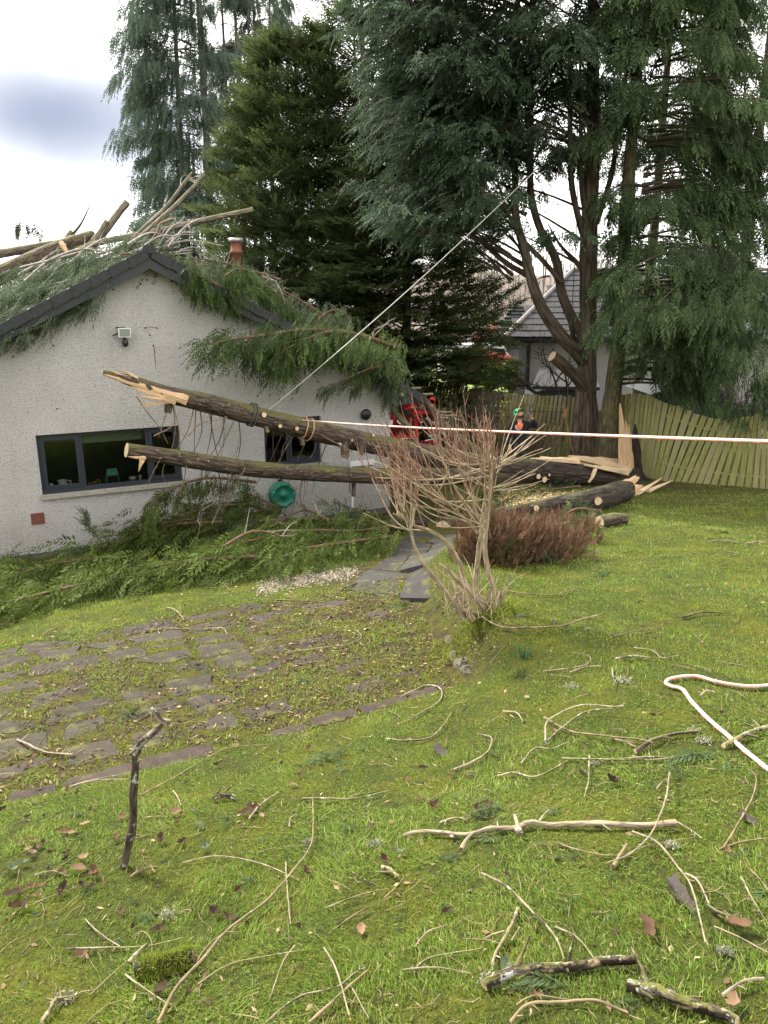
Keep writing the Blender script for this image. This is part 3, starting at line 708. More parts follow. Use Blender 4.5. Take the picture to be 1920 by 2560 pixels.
    t = T('hose_reel', 'round green plastic hose reel hanging on the white wall under the lower log', 'hose reel', c)
    b = MB(); b.lathe(c + HV * .10, -HV, [(.25, 0), (.27, .02), (.26, .05), (.17, .055), (.17, .13), (.26, .14), (.27, .17), (.25, .20), (.20, .205), (.19, .19), (.06, .19), (.05, .22), (0, .225)], 28); b.build('drum', 'reel_green', t)
    for k in range(9):
        a = k * 2 * math.pi / 9; q = c - HV * .095 + HU * .225 * math.cos(a) + UP * .225 * math.sin(a)
        b = MB(); b.ball(q, (.04, .02, .04), 8, 5); b.build('rim_lug', 'reel_green_light', t)
    b = MB(); b.hbox(-2.60, -2.52, -.05, .0, .45, 1.02); b.build('bracket', 'black_plastic', t)
    b = MB(); b.tube([c - HV * .12 + HU * .20 + UP * .12, c - HV * .13 + HU * .30 + UP * .14], .022, 8); b.build('handle', 'tan_wood', t)
    # objects on the window sills
    zs = 1.245
    def jug(u, v, s, name, label):
        t = T(name, label, 'jug', H(u, v, zs)); p = H(u, v, zs)
        b = MB(); b.lathe(p, UP, [(.055 * s, 0), (.075 * s, .03 * s), (.08 * s, .07 * s), (.062 * s, .11 * s), (.07 * s, .14 * s), (.06 * s, .138 * s), (.05 * s, .1 * s)], 18); b.build('body', 'ceramic_white', t)
        b = MB(); b.tube(spl([p + HU * .07 * s + UP * .12 * s, p + HU * .135 * s + UP * .11 * s, p + HU * .13 * s + UP * .05 * s, p + HU * .075 * s + UP * .04 * s], 12), .010 * s, 6); b.build('handle', 'ceramic_white', t)
        b = MB(); b.prism([p - HU * .06 * s + UP * .13 * s, p - HU * .10 * s + UP * .15 * s, p - HU * .06 * s + UP * .09 * s], HV * .01); b.build('spout', 'ceramic_white', t)
    jug(-6.66, .24, 1.0, 'jug', 'white ceramic jug with its handle to the right, inside the left pane')
    t = T('beaker', 'small pale beaker standing left of the white jug inside the window', 'cup', H(-6.86, .24, zs)); b = MB(); b.lathe(H(-6.86, .24, zs), UP, [(.03, 0), (.038, .09), (.033, .088), (.025, .01)], 14); b.build('body', 'ceramic_white', t)
    t = T('display_stand', 'mint green folding stand standing inside the middle window pane', 'stand', H(-5.78, .28, zs)); p = H(-5.78, .28, zs)
    b = MB(); b.add([p + HU * a + HV * c_ + UP * z for a, c_, z in ((-.10, -.03, .13), (.10, -.03, .13), (.09, .03, .25), (-.09, .03, .25), (-.10, -.022, .13), (.10, -.022, .13), (.09, .038, .25), (-.09, .038, .25))], [(0, 1, 2, 3), (7, 6, 5, 4), (0, 4, 5, 1), (1, 5, 6, 2), (2, 6, 7, 3), (3, 7, 4, 0)]); b.build('panel', 'mint_paint', t)
    for a in (-.095, .095):
        b = MB(); b.tube([p + HU * a - HV * .03 + UP * .135, p + HU * a * 1.15 - HV * .02], .008, 5); b.build('leg', 'mint_paint', t)
        b = MB(); b.tube([p + HU * a + HV * .03 + UP * .2, p + HU * a * 1.3 + HV * .08], .008, 5); b.build('leg', 'mint_paint', t)
    t = T('carved_ornament', 'small tan wooden carving with loops inside the middle window pane', 'ornament', H(-6.12, .24, zs)); p = H(-6.12, .24, zs)
    b = MB(); b.tube(spl([p - HU * .10, p - HU * .08 + UP * .05, p - HU * .04 + UP * .01, p + UP * .06, p + HU * .03 + UP * .015, p + HU * .06 + UP * .08, p + HU * .10 + UP * .07, p + HU * .09], 26), .011, 6); b.build('body', 'tan_wood', t)
    t = T('bowl', 'shallow white bowl inside the middle pane behind the sawn log end', 'bowl', H(-5.42, .26, zs)); b = MB(); b.lathe(H(-5.42, .26, zs), UP, [(.03, 0), (.06, .02), (.075, .06), (.07, .06), (.05, .02)], 16); b.build('body', 'ceramic_white', t)
    t = T('egg_cup', 'tiny white cup to the right of the shallow bowl inside the window', 'cup', H(-5.28, .26, zs)); b = MB(); b.lathe(H(-5.28, .26, zs), UP, [(.025, 0), (.012, .02), (.032, .05), (.034, .085), (.03, .08)], 14); b.build('body', 'ceramic_white', t)
    for k, (u, lab) in enumerate(((-2.16, 'white pot with a small plant, leftmost of three inside the smaller window'), (-2.05, 'white pot with a small plant, middle of three inside the smaller window'), (-1.94, 'white pot with a small plant, rightmost of three inside the smaller window'))):
        p = H(u, .25, 1.345); t = T('plant_pot', lab, 'plant pot', p, 'pots inside the smaller window')
        b = MB(); b.lathe(p, UP, [(.03, 0), (.045, .08), (.048, .085), (.04, .08)], 12); b.build('pot', 'ceramic_white', t)
        b = MB()
        for i in range(26): q = p + np.array([rng.normal(0, .03), rng.normal(0, .03), .08 + abs(rng.normal(.05, .03))]); d = rng.normal(0, .022, 3); e = rng.normal(0, .012, 3); b.add([q - d, q + e, q + d, q - e], [(0, 1, 2, 3)], tint=rng.random())
        b.build('leaves', 'foliage_blue', t)
build_house()

# ------------------------------------------------------------------ fences
def fence(label, bot, top, n, mat, name='timber_fence', gap=.22, group=None, skip=()):
    """bot / top: world points along the foot and the top edge of the boards"""
    B_, T_ = spl(bot, n + 1), spl(top, n + 1)
    f = T(name, label, 'fence', B_[n // 2])
    for i in range(n):
        if i in skip: continue
        a, b_, c, d = B_[i], B_[i + 1], T_[i + 1], T_[i]
        w = b_ - a; e = gap / 2 + R(-.03, .05)
        a2, b2 = a + w * e, b_ - w * e; w = c - d; d2, c2 = d + w * (e + R(-.02, .02)), c - w * (e + R(-.02, .02))
        dz = R(-.03, .03); c2 = c2 + UP * dz; d2 = d2 + UP * (dz + R(-.015, .015)); nn = nrm(np.cross(b2 - a2, d2 - a2)); off = nn * R(-.012, .012)
        mb = MB(); mb.prism([p + off - UP * (.06 if k < 2 else 0) for k, p in enumerate((a2, b2, c2, d2))], nn * -.02)
        mb.build('fence_board', mat, f, origin=(a2 + b2) / 2)
    for t_ in (.2, .82):                              # rails behind the boards
        P = B_ * (1 - t_) + T_ * t_; m = MB(); nn = nrm(np.cross(B_[-1] - B_[0], UP)); s = -1 if nn[1] < 0 else 1
        m.tube(P + nn * s * .06, .035, 4, smooth=False); m.build('rail', mat, f)
    return f
def gp(px, py, y, z=None):
    p = D(px, py, y); return p
fence('weathered grey brown board fence behind the red machine and bare hedge',
      [(0.6, 25.0, -4.45), (1.7, 24.0, -4.4), (3.05, 22.2, -4.3)], [D(1040, 948, 25.0), D(1130, 962, 24), D(1258, 982, 22.2)], 25, 'fence_grey')
fence('greenish board fence behind the man in the green helmet',
      [(3.12, 22.1, -4.25), (4.2, 21.7, -4.22), (5.45, 21.3, -4.2)], [D(1263, 982, 22.1), D(1350, 988, 21.7), D(1450, 992, 21.3)], 19, 'fence_mid')
def fb(px, py, y): p = D(px, py, y); p[2] = gz(p[0], p[1]) - .05; return p
F0 = [D(1520, 1150, 19.9), D(1590, 1178, 19.0), D(1650, 1195, 18.2), D(1760, 1214, 17.3), D(1900, 1236, 16.5), D(1990, 1246, 16.1)]
F1 = [D(1528, 990, 20.2), D(1600, 983, 19.4), D(1662, 1004, 18.7), D(1770, 1042, 17.7), D(1858, 1044, 16.9), D(1925, 1022, 16.5), D(2010, 1020, 16.3)]
fence('bowed yellow green board fence dipping in the middle beside the splintered stump', F0, F1, 34, 'fence_green', gap=.21)
# ------------------------------------------------------------------ neighbours, hill, far things
def build_far():
    # wooded hill behind everything
    xs = np.linspace(-260, 300, 90); ys = np.linspace(55, 330, 50); X, Y = np.meshgrid(xs, ys)
    Z = -5.2 + 6.5 * sst((Y - 62 - .05 * X) / 70) + 8 * sst((Y - 130) / 150) + 2.5 * np.sin(X * .035 + 1) * sst((Y - 70) / 60) + 1.2 * np.sin(X * .11) * sst((Y - 70) / 60) - 11 * sst((10 - X) / 45)
    V = np.stack([X, Y, Z], -1).reshape(-1, 3); idx = np.arange(len(V)).reshape(X.shape)
    b = MB(); b.add(V, np.stack([idx[:-1, :-1], idx[:-1, 1:], idx[1:, 1:], idx[1:, :-1]], -1).reshape(-1, 4), smooth=True)
    o = b.build('hill', 'hill_wood'); struct(o); tag(o, 'brown winter hillside rising beyond the gardens')
    # bare woodland over it: far too many stems to count
    b = MB()
    def hz(x, y): return float(-5.2 + 6.5 * sst((y - 62 - .05 * x) / 70) + 8 * sst((y - 130) / 150) + 2.5 * math.sin(x * .035 + 1) * sst((y - 70) / 60) + 1.2 * math.sin(x * .11) * sst((y - 70) / 60) - 11 * sst((10 - x) / 45))
    for k in range(280):
        y = R(64, 150); x = y * R(.06, .52); p = np.array([x, y, hz(x, y) - .2]); hh = R(4.5, 8)
        lean = rng.normal(0, .06, 2); tr = [p, p + np.array([lean[0] * hh * .5, lean[1], hh * .5]), p + np.array([lean[0] * hh, 0, hh])]
        b.tube(tr, [.11, .07, .02], 3, cap=False)
        for i in range(9):
            t = R(.25, .95); q = p + (tr[2] - p) * t; L_ = hh * (1.05 - t) * R(.3, .55); a = R(0, 6.28)
            e = q + np.array([math.cos(a) * L_ * .7, math.sin(a) * L_ * .7, L_ * R(.5, .9)]); b.tube([q, (q + e) / 2 + UP * L_ * .06, e], [.045, .03, .012], 3, cap=False)
    o = b.build('bare_woodland', 'bark_far'); stuff(o); tag(o, 'leafless brown woodland covering the far hillside')
    # neighbour's bungalow with a hipped tile roof
    h = T('tiled_house', 'pale rendered house with a dark stepped tile roof behind the fence', 'house', (9, 33, -4.3))
    E0, E1 = D(1262, 846, 31.4), D(1990, 862, 31.4); R0, R1 = D(1432, 680, 36.5), D(1990, 668, 36.5)
    E1[2] = E0[2]; R1[2] = R0[2]
    b = MB(); lv = []
    wl = D(1297, 850, 32.0); wl2 = D(1316, 850, 32.0); zt = E0[2] - .05
    b.prism([(wl2[0], 32, -4.6), (22, 32, -4.6), (22, 40, -4.6), (wl2[0] + 2.4, 40, -4.6)], (0, 0, zt + 4.6)); b.build('wall', 'smooth_render', h)
    b = MB(); b.prism([(wl[0], 31.9, -4.6), (wl2[0], 31.9, -4.6), (wl2[0] + .3, 32.9, -4.6), (wl[0] + .25, 32.9, -4.6)], (0, 0, zt + 4.58)); b.build('corner_pier', 'grey_render', h)
    b = MB(); x0 = wl2[0] + .12; b.box([x0, 31.9, (zt - 4.6) / 2], np.eye(3), (.05, .05, (zt + 4.6) / 2)); b.box([(wl[0] + 22) / 2, 31.75, zt - .06], np.eye(3), ((22 - wl[0]) / 2, .06, .06)); b.build('downpipe', 'black_plastic', h)
    b = MB(); b.prism([E0, E1, R1, R0], (0, 0, -.08)); b.prism([E0, R0, R0 + (2.2, 6, 0), E0 + (5.0, 16, 0)], (0, 0, -.08)); b.prism([E0 + (0, .1, -.02), E1 + (0, .1, -.02), E1 + (0, 8, -.02), E0 + (2, 8, -.02)], (0, 0, -.1)); roof = b.build('roof', 'board_paint', h)
    n = 12; tile = None; sl = nrm(R0 - E0 - np.array([R0[0] - E0[0], 0, 0])); nn = nrm(np.cross((1, 0, 0), sl)); ln = np.linalg.norm((R0 - E0)[1:])
    step = ln / n; tw = .42
    for k in range(n):
        base = E0 + sl * (k * step); xl = E0[0] + (R0[0] - E0[0]) * k / n; xr = 14.2
        x = xl + (.5 if k % 2 else .05) * tw
        while x < xr:
            mb = MB()
            if tile is None:
                mb.prism([np.array(q_) + wloc(roof) for q_ in ((-tw / 2 + .006, 0, 0), (tw / 2 - .006, 0, 0), (tw / 2 - .006, step * 1.08, 0), (-tw / 2 + .006, step * 1.08, 0))], (0, 0, .045)); tile = mb.build('roof_tile', 'roof_tile_far', roof); o = tile
            else:
                o = tile.copy(); COL.objects.link(o); o.parent = roof
            # course tilted so that its lower edge stands proud of the one below
            y_ax = nrm(sl * 1 - nn * .055); z_ax = np.cross((1, 0, 0), y_ax)
            c = np.array([x, base[1], base[2]]) + nn * (.065 + R(-.006, .006)) - np.array(wloc(roof)) - sl * .03
            M = Matrix(((1, y_ax[0], z_ax[0], c[0]), (0, y_ax[1], z_ax[1], c[1]), (0, y_ax[2], z_ax[2], c[2]), (0, 0, 0, 1)))
            o.matrix_local = M; x += tw
    b = MB(); b.tube([E0 + UP * .10, R0 + UP * .12], .085, 6); b.build('hip_ridge', 'ridge_tile', h)
    b = MB(); b.tube([R0 + UP * .12, R1 + UP * .12], .10, 6); b.build('ridge', 'ridge_tile', h)
    # low dark lean-to against its wall
    t = T('lean_to', 'low grey lean-to roof standing against the pale wall behind the fence', 'lean-to', D(1390, 985, 29))
    a, c, e, f = D(1330, 965, 28.2), D(1500, 968, 28.2), D(1480, 918, 30.5), D(1350, 918, 30.5)
    b = MB(); b.prism([a, c, e, f], (0, 0, -.12)); b.build('roof', 'roof_tile_far', t)
    b = MB(); m = (a + c) / 2; b.box([m[0], m[1] + 1.2, (m[2] - 4.5) / 2 - .1], np.eye(3), ((c[0] - a[0]) / 2 - .15, 1.0, (m[2] + 4.3) / 2)); b.build('wall', 'shed_blue', t)
    # second roof far left of it
    t = T('brown_roof_house', 'brown tiled house seen between the dark conifer and the tiled house', 'house', D(1290, 830, 46))
    a, c, e, f = D(1230, 842, 45), D(1420, 842, 45), D(1400, 762, 49), D(1282, 762, 49)
    b = MB(); b.prism([a, c, e, f], (0, 0, -.1)); rf = b.build('roof', 'roof_tile_far', t)
    for k in range(1, 9): q = a + (f - a) * k / 9; s = c + (e - c) * k / 9; b = MB(); b.box((q + s) / 2 + UP * .05, np.eye(3), ((s[0] - q[0]) / 2, .09, .03)); b.build('tile_course', 'roof_tile_far', rf)
    b = MB(); b.box([(a[0] + c[0]) / 2, 48, (a[2] - 4.6) / 2 - .1], np.eye(3), ((c[0] - a[0]) / 2 - .4, 2.0, (a[2] + 4.4) / 2)); b.build('wall', 'grey_render', t)
    # van
    c = D(1238, 905, 46); z0 = -4.35
    t = T('white_van', 'white van parked beyond the red-leaved hedge left of the tiled house', 'van', (c[0], 46, z0))
    s = 1.0; prof = [(-2.6, .45), (1.9, .45), (2.0, .95), (1.65, 1.12), (1.15, 1.95), (.95, 2.08), (-2.5, 2.1), (-2.62, 1.9)]
    X0 = c[0] + -.75
    def vp(x, z, y=45.2): return np.array([X0 + x, y, z0 + z])
    b = MB(); b.prism([vp(x, z) for x, z in prof], (0, 1.9, 0)); b.build('body', 'white_paint', t)
    b = MB(); b.prism([vp(.15, 1.25, 45.19), (vp(1.45, 1.25, 45.19)), vp(1.08, 1.85, 45.19), vp(.15, 1.9, 45.19)], (0, .02, 0)); b.build('side_window', 'black_plastic', t)
    b = MB(); b.prism([vp(-1.9, 1.25, 45.19), (vp(-.35, 1.25, 45.19)), vp(-.35, 1.9, 45.19), vp(-1.9, 1.9, 45.19)], (0, .02, 0)); b.build('side_window', 'black_plastic', t)
    b = MB(); b.add([vp(1.67, 1.14, 45.3), vp(1.18, 1.93, 45.3), vp(1.18, 1.93, 47.0), vp(1.67, 1.14, 47.0)], [(3, 2, 1, 0)]); b.build('windscreen', 'black_plastic', t)
    for x in (-1.6, 1.2):
        b = MB(); b.lathe(vp(x, .36, 45.15), (0, 1, 0), [(.34, 0), (.36, .05), (.36, .22), (.3, .24)], 16); b.build('wheel', 'tyre', t)
    b = MB(); b.box(vp(1.25, 1.25, 45.08), np.eye(3), (.05, .08, .11)); b.build('mirror', 'black_plastic', t)
    # far lawn and clipped ball shrub, red hedge
    a = [D(1205, 985, 34), D(1300, 985, 34), D(1300, 935, 42), D(1205, 935, 42)]
    b = MB(); b.add([(q[0], q[1], -4.15) for q in ((-1, 34), (4.6, 34), (6.2, 43), (-2, 43))] if False else [(-2, 32, -4.16), (5.4, 32, -4.16), (6.6, 42, -3.98), (-3, 42, -3.98)], [(0, 1, 2, 3)]); o = b.build('far_lawn', 'far_grass'); struct(o); tag(o, 'bright strip of lawn beyond the fence')
    c = D(1282, 938, 36); leafball('ball_shrub', 'round clipped green shrub beside the pier of the tiled house', 'shrub', c, (.62, .6, .75), 1500, .11, 'ball_green')
    c = D(1228, 942, 37); leafball('ball_shrub', 'smaller round green shrub behind the bare hedge', 'shrub', c, (.5, .5, .6), 1000, .11, 'ball_green')
    c = D(1235, 925, 40); leafball('red_hedge', 'red leaved hedge in front of the white van', 'hedge', c + UP * -.2, (1.5, .7, 1.1), 2600, .16, 'red_leaf')
    c = D(1262, 870, 50); leafball('red_tree', 'rust red shrub growing behind the white van', 'tree', c, (2.4, 1, 1.5), 2000, .22, 'red_leaf', .6)
def leafball(name, label, cat, c, rad, n, s, mat, fill=.35):
    t = T(name, label, cat, (c[0], c[1], c[2] - rad[2]))
    b = MB(); q = rng.normal(0, 1, (n, 3)); q /= np.linalg.norm(q, axis=1)[:, None]; q *= (1 - fill * rng.random(n) ** 1.5)[:, None]
    q[:, 2] = np.where(q[:, 2] < -.8, -.8, q[:, 2]); P = c + q * np.array(rad)
    d = rng.normal(0, 1, (n, 3)); d /= np.linalg.norm(d, axis=1)[:, None]; e = np.cross(d, rng.normal(0, 1, (n, 3))); e /= np.linalg.norm(e, axis=1)[:, None]
    sz = s * rng.uniform(.5, 1.2, n)[:, None]
    V = np.stack([P - d * sz, P + e * sz * .5, P + d * sz, P - e * sz * .5], 1).reshape(-1, 3); F = np.arange(4 * n).reshape(-1, 4)
    b.add(V, F, tint=np.repeat(rng.random(n), 4)); b.build('foliage', mat, t)
    b = MB(); b.tube([(c[0], c[1], c[2] - rad[2] * 1.15), (c[0], c[1], c[2])], [.06, .03], 5); b.build('stem', 'bark_far', t)
    return t

# ------------------------------------------------------------------ conifer foliage
def spray(n, w, droop, sub, seed, fwd=.75, tri=False, wid=.13):
    """one flat fern-like spray along +X: leaflets either side of a drooping midrib. Returns V, F(tri), tint"""
    r = np.random.default_rng(seed); V, F, Tn = [], [], []
    def leaf(p, d, side, L_, wd, t):
        q = len(V); m = p + d * L_ * .45
        if tri:
            V.extend([p - side * wd + d * L_ * .12, p + side * wd + d * L_ * .2, p + d * L_]); Tn.extend([t - .2, t - .1, t + .24]); F.append((q, q + 1, q + 2)); return
        V.extend([p, m + side * wd, p + d * L_, m - side * wd]); Tn.extend([t - .28, t, t + .22, t]); F.extend([(q, q + 1, q + 2), (q, q + 2, q + 3)])
    for i in range(n):
        s = (i + .6) / (n + .4)
        for sd in (-1, 1):
            p = np.array([s + r.normal(0, .01), 0, -droop * s * s])
            ang = math.radians(52 - 24 * s + r.normal(0, 6)) * fwd / .75
            L_ = w * min(1, .35 + s * 2.6) * (1.06 - s) ** .75 * r.uniform(.75, 1.15)
            d = np.array([math.cos(ang), sd * math.sin(ang), -.35 * r.uniform(.3, 1.3) - droop * s]); d /= np.linalg.norm(d)
            sv = np.array([-d[1], d[0], r.normal(0, .25)]); leaf(p, d, sv, L_, L_ * wid, .5 + .2 * s)
            for k in range(sub):
                f = .3 + .5 * (k + .5) / sub; sg = 1 if k % 2 else -1
                a2 = math.atan2(d[1], d[0]) + sg * .6; d2 = np.array([math.cos(a2), math.sin(a2), d[2] * 1.25])
                pp = p + d * L_ * f; l2 = L_ * .5 * (1.1 - f); q = len(V)
                V.extend([pp, pp + d2 * l2 + sv * l2 * .16, pp + d2 * l2 * .92 - sv * l2 * .1]); Tn.extend([.4 + .2 * s, .62 + .2 * s, .55]); F.append((q, q + 1, q + 2))
    leaf(np.array([.93, 0, -droop * .87]), nrm(np.array([1, 0, -2 * droop])), np.array([0, 1., 0]), .2, .03, .75)
    return np.array(V), np.array(F), np.array(Tn)
SP_NEAR = [spray(9, .42, .32, 1, 10 + i, wid=.12) for i in range(5)]
SP_MID = [spray(8, .40, .36, 0, 20 + i, tri=True, wid=.17) for i in range(5)]
SP_WEEP = [spray(8, .32, .12, 0, 30 + i, .55, tri=True, wid=.19) for i in range(5)]
SP_UP = [spray(7, .38, -.08, 0, 40 + i, .6, tri=True, wid=.17) for i in range(5)]
SP_CED = [spray(7, .44, .34, 1, 60 + i, wid=.135) for i in range(5)]
SP_SML = [spray(7, .40, .30, 1, 70 + i, .62, wid=.12) for i in range(5)]
SP_FLUFF = [spray(9, .34, .22, 1, 50 + i, .6) for i in range(5)]

def scatter(b, tpls, P, X, S, tint, upv=None, roll=.5):
    P, X, S, tint = map(np.asarray, (P, X, S, tint)); X = X / (np.linalg.norm(X, axis=1)[:, None] + 1e-9); n = len(P)
    u = np.tile(UP, (n, 1)) + rng.normal(0, roll, (n, 3)) if upv is None else upv
    Y = np.cross(u, X); bad = np.linalg.norm(Y, axis=1) < .05; Y[bad] = np.cross(np.array([1., .3, 0]), X[bad]); Y /= np.linalg.norm(Y, axis=1)[:, None]; Z = np.cross(X, Y)
    M = np.stack([X, Y, Z], 1) * S[:, None, None]
    which = rng.integers(0, len(tpls), n)
    for k, (tv, tf, tt) in enumerate(tpls):
        s = which == k; m = int(s.sum())
        if not m: continue
        V = np.einsum('vj,njk->nvk', tv, M[s]) + P[s][:, None, :]
        F = (tf[None] + (np.arange(m) * len(tv))[:, None, None]).reshape(-1, 3)
        b.add(V.reshape(-1, 3), F, tint=np.clip(tt[None] * .75 + tint[s][:, None], 0, 1).ravel())

def grow(fol, wood, start, az, L_, e0, e1, nf, size, tpls, t0=.3, lat=.5, hang=.6, lateral=.7, r0=.03, tint0=0., bend=0., roll=.5, hangjit=.4):
    """one branch: a bending limb with sprays along it"""
    m = 9; t = np.linspace(0, 1, m); el = e0 + (e1 - e0) * t; azs = az + bend * t
    d = np.stack([np.cos(azs) * np.cos(el), np.sin(azs) * np.cos(el), np.sin(el)], 1)
    pts = np.vstack([start, start + np.cumsum(d[:-1] * L_ / (m - 1), axis=0)])
    if wood is not None: wood.tube(pts[:8], [r0, r0 * .55, r0 * .2], 4, cap=False)
    tt = t0 + (1 - t0) * rng.random(nf) ** .8
    C_ = np.stack([np.interp(tt, t, pts[:, k]) for k in range(3)], 1); Tg = np.stack([np.interp(tt, t, d[:, k]) for k in range(3)], 1)
    sd = rng.choice([-1., 1.], nf); la = np.stack([-np.sin(np.interp(tt, t, azs)), np.cos(np.interp(tt, t, azs)), np.zeros(nf)], 1)
    off = rng.random(nf) * lat * L_ * np.clip(1.15 - tt, .12, .7)
    P = C_ + la * (sd * off)[:, None] + Tg * (off * .35)[:, None] - UP * (off * off * .25 * hang)[:, None] + rng.normal(0, .05, (nf, 3))
    X = Tg * rng.uniform(.4, 1., nf)[:, None] + la * (sd * lateral * rng.random(nf))[:, None] - UP * (hang * (1 + hangjit * rng.normal(0, 1, nf)))[:, None]
    scatter(fol, tpls, P, X, size * rng.uniform(.6, 1.25, nf), tint0 + rng.normal(0, .09, nf), roll=roll)
    return pts

def trunk_pts(pts, y): return np.array([D(px, py, yy) for (px, py), yy in zip(pts, [y] * len(pts) if np.isscalar(y) else y)])
def limb(parent, name, pts, rads, mat, n=10, jit=.05, N_=24):
    b = MB(); b.tube(spl(pts, N_), rads, n, jit=jit); return b.build(name, mat, parent)

def build_trees():
    TAU = 2 * math.pi
    # --- tall cypresses behind the white house: one dense, two thin with bare stems
    def weeping(name, label, px, y, zb, zt, rad, nb, nf, size, dense_az, stems, tint0, low=.05):
        x = D(px, 600, y)[0]; t = T(name, label, 'tree', (x, y, zb)); fol = MB(); wd = MB()
        for (dx, lean, r) in stems:
            p0 = np.array([x + dx, y + R(-.4, .4), zb]); p1 = np.array([x + dx + lean, y + R(-.5, .5), zt])
            m1 = p0 * .6 + p1 * .4 + np.array([lean * .2 + R(-.2, .2), 0, 0])
            limb(t, 'trunk', [p0, m1, p1], [r, r * .8, r * .25], 'bark_far', 7, .03)
        for k in range(nb):
            hgt = low + (1 - low) * (k + rng.random()) / nb; z = zb + (zt - zb) * hgt
            az = dense_az() ; dx, lean, r = stems[int(rng.integers(0, len(stems)))]
            prof = rad * min(1, .75 + .5 * hgt) * (1 - .55 * max(0, hgt - .75) / .25) * R(.65, 1.1)
            grow(fol, wd, np.array([x + dx + lean * hgt, y, z]), az, prof, R(.15, .5), R(-.9, -.4), nf, size, SP_WEEP, .35, .55, 1.7, .5, .03, tint0 + rng.normal(0, .08), roll=.9)
        fol.build('crown', 'foliage_blue', t); o = wd.build('branches', 'bark_far', t); stuff(o)
    camaz = -math.pi / 2
    weeping('weeping_cypress', 'tall blue green cypress with drooping sprays at the edge of the sky', 466, 33, -4.6, 15.5, 2.6, 230, 47, .74,
            lambda: camaz + rng.normal(-.55, 1.15), [(0, .2, .16), (.5, .4, .13)], .04)
    weeping('thin_cypress', 'thin cypress with several bare stems showing sky between them', 590, 35, -4.6, 16, 2.0, 150, 36, .62,
            lambda: rng.uniform(0, TAU), [(-1.3, .3, .13), (-.55, .5, .11), (.1, .3, .14), (.75, .2, .10), (1.3, .6, .10)], -.04, .0)
    weeping('tall_cypress', 'tall blue green cypress on the right of the thin bare-stemmed one', 672, 37, -4.6, 15.8, 2.2, 130, 46, .70,
            lambda: camaz + rng.normal(.5, 1.1), [(-.3, .1, .14)], .0, .15)
    # leaning lower stem beside them
    # --- yellow-green conifer in the middle
    def cone(name, label, px, y, zb, ztop, rad, nb, nf, size, mat, tpls, e0, e1, hang, tint0=0., prof=lambda h: 1 - h, azw=1.5, trunk_r=.2, t0=.25, lat=.5, roll=.6):
        x = D(px, 700, y)[0]; t = T(name, label, 'tree', (x, y, zb)); fol = MB(); wd = MB()
        limb(t, 'trunk', [(x, y, zb), (x + .1, y, (zb + ztop) / 2), (x, y, ztop)], [trunk_r, trunk_r * .6, .02], 'bark_tree', 8, .03)
        for k in range(nb):
            hgt = ((k + rng.random()) / nb) ** 1.15 * .98; z = zb + (ztop - zb) * hgt
            L_ = rad * prof(hgt) * R(.72, 1.12) + .25
            az = camaz + rng.normal(0, azw)
            grow(fol, wd, np.array([x, y, z]), az, L_, e0 + R(-.35, .4), e1 + R(-.4, .4), max(4, int(nf * (.35 + .65 * L_ / rad))), size, tpls, t0, lat, hang, .8, .025, tint0 + rng.normal(0, .09), roll=roll)
        fol.build('crown', mat, t); o = wd.build('branches', 'bark_tree', t); stuff(o); return t
    cone('pointed_conifer', 'olive green pointed conifer in the middle, just behind the chimney pot', 752, 27, -4.5, D(742, 90, 27)[2], 4.2, 340, 64, .62, 'foliage_olive', SP_UP, .35, .25, -.05, .03, lambda h: (1 - h) ** .55 * min(1, .6 + h), 1.2)
    cone('tall_conifer', 'tall olive green conifer standing between the pointed one and the broad crown above the cable', 890, 26.5, -4.5, D(880, 30, 26.5)[2], 3.3, 210, 52, .62, 'foliage_olive', SP_UP, .35, .2, -.05, -.02, lambda h: (1 - h) ** .5 * min(1, .6 + h), 1.2)
    cone('spreading_conifer', 'broad dark olive conifer filling the gap between the pointed one and the neighbour roof', 1010, 25.0, -4.5, D(1000, 270, 25.0)[2], 3.95, 350, 60, .63, 'foliage_olive', SP_UP, .25, .1, .0, -.06, lambda h: (1 - h) ** .5 * min(1, .66 + 1.3 * h), 1.2)
    cone('slender_conifer', 'slender bluish conifer whose top rises between the two cypress groups', 905, 31, -4.5, 15, 2.7, 80, 34, .78, 'foliage_blue', SP_UP, .45, .3, -.1, -.12, lambda h: .45 + .55 * (1 - h), 1.2)
    # --- many-stemmed tree in the corner of the fence
    y = 20.5; gb = gz(5.8, 20.5)
    t = T('many_stemmed_conifer', 'dark conifer with one thick trunk dividing into several curved stems, left of the drooping cedar', 'tree', (5.75, 20.5, gb))
    limb(t, 'trunk', [D(1466, 1165, y), D(1464, 1060, y), D(1466, 950, y), D(1470, 850, y), D(1471, 640, y), D(1478, 450, y), D(1484, 350, y), D(1482, 150, y), D(1480, 0, y), D(1476, -420, y)], [.46, .31, .27, .225, .215, .20, .18, .14, .10, .03], 'bark_tree', 16, .06, 64)
    limb(t, 'trunk', [D(1440, 1155, y - .2), D(1446, 1040, y - .16), D(1456, 930, y - .08)], [.19, .14, .08], 'bark_tree', 10, .08, 14)
    limb(t, 'trunk', [D(1489, 1158, y - .2), D(1484, 1040, y - .16), D(1476, 930, y - .08)], [.16, .13, .08], 'bark_tree', 10, .08, 14)
    limb(t, 'stem', [D(1468, 915, y), D(1440, 880, y - .25), D(1395, 830, y - .4), D(1352, 765, y - .5), D(1326, 690, y - .5), D(1310, 620, y - .4), D(1290, 545, y - .3), D(1288, 440, y - .2), D(1292, 300, y), D(1296, 120, y), D(1300, -160, y)], [.17, .175, .165, .145, .125, .115, .10, .09, .075, .05, .02], 'bark_tree', 12, .05, 50)
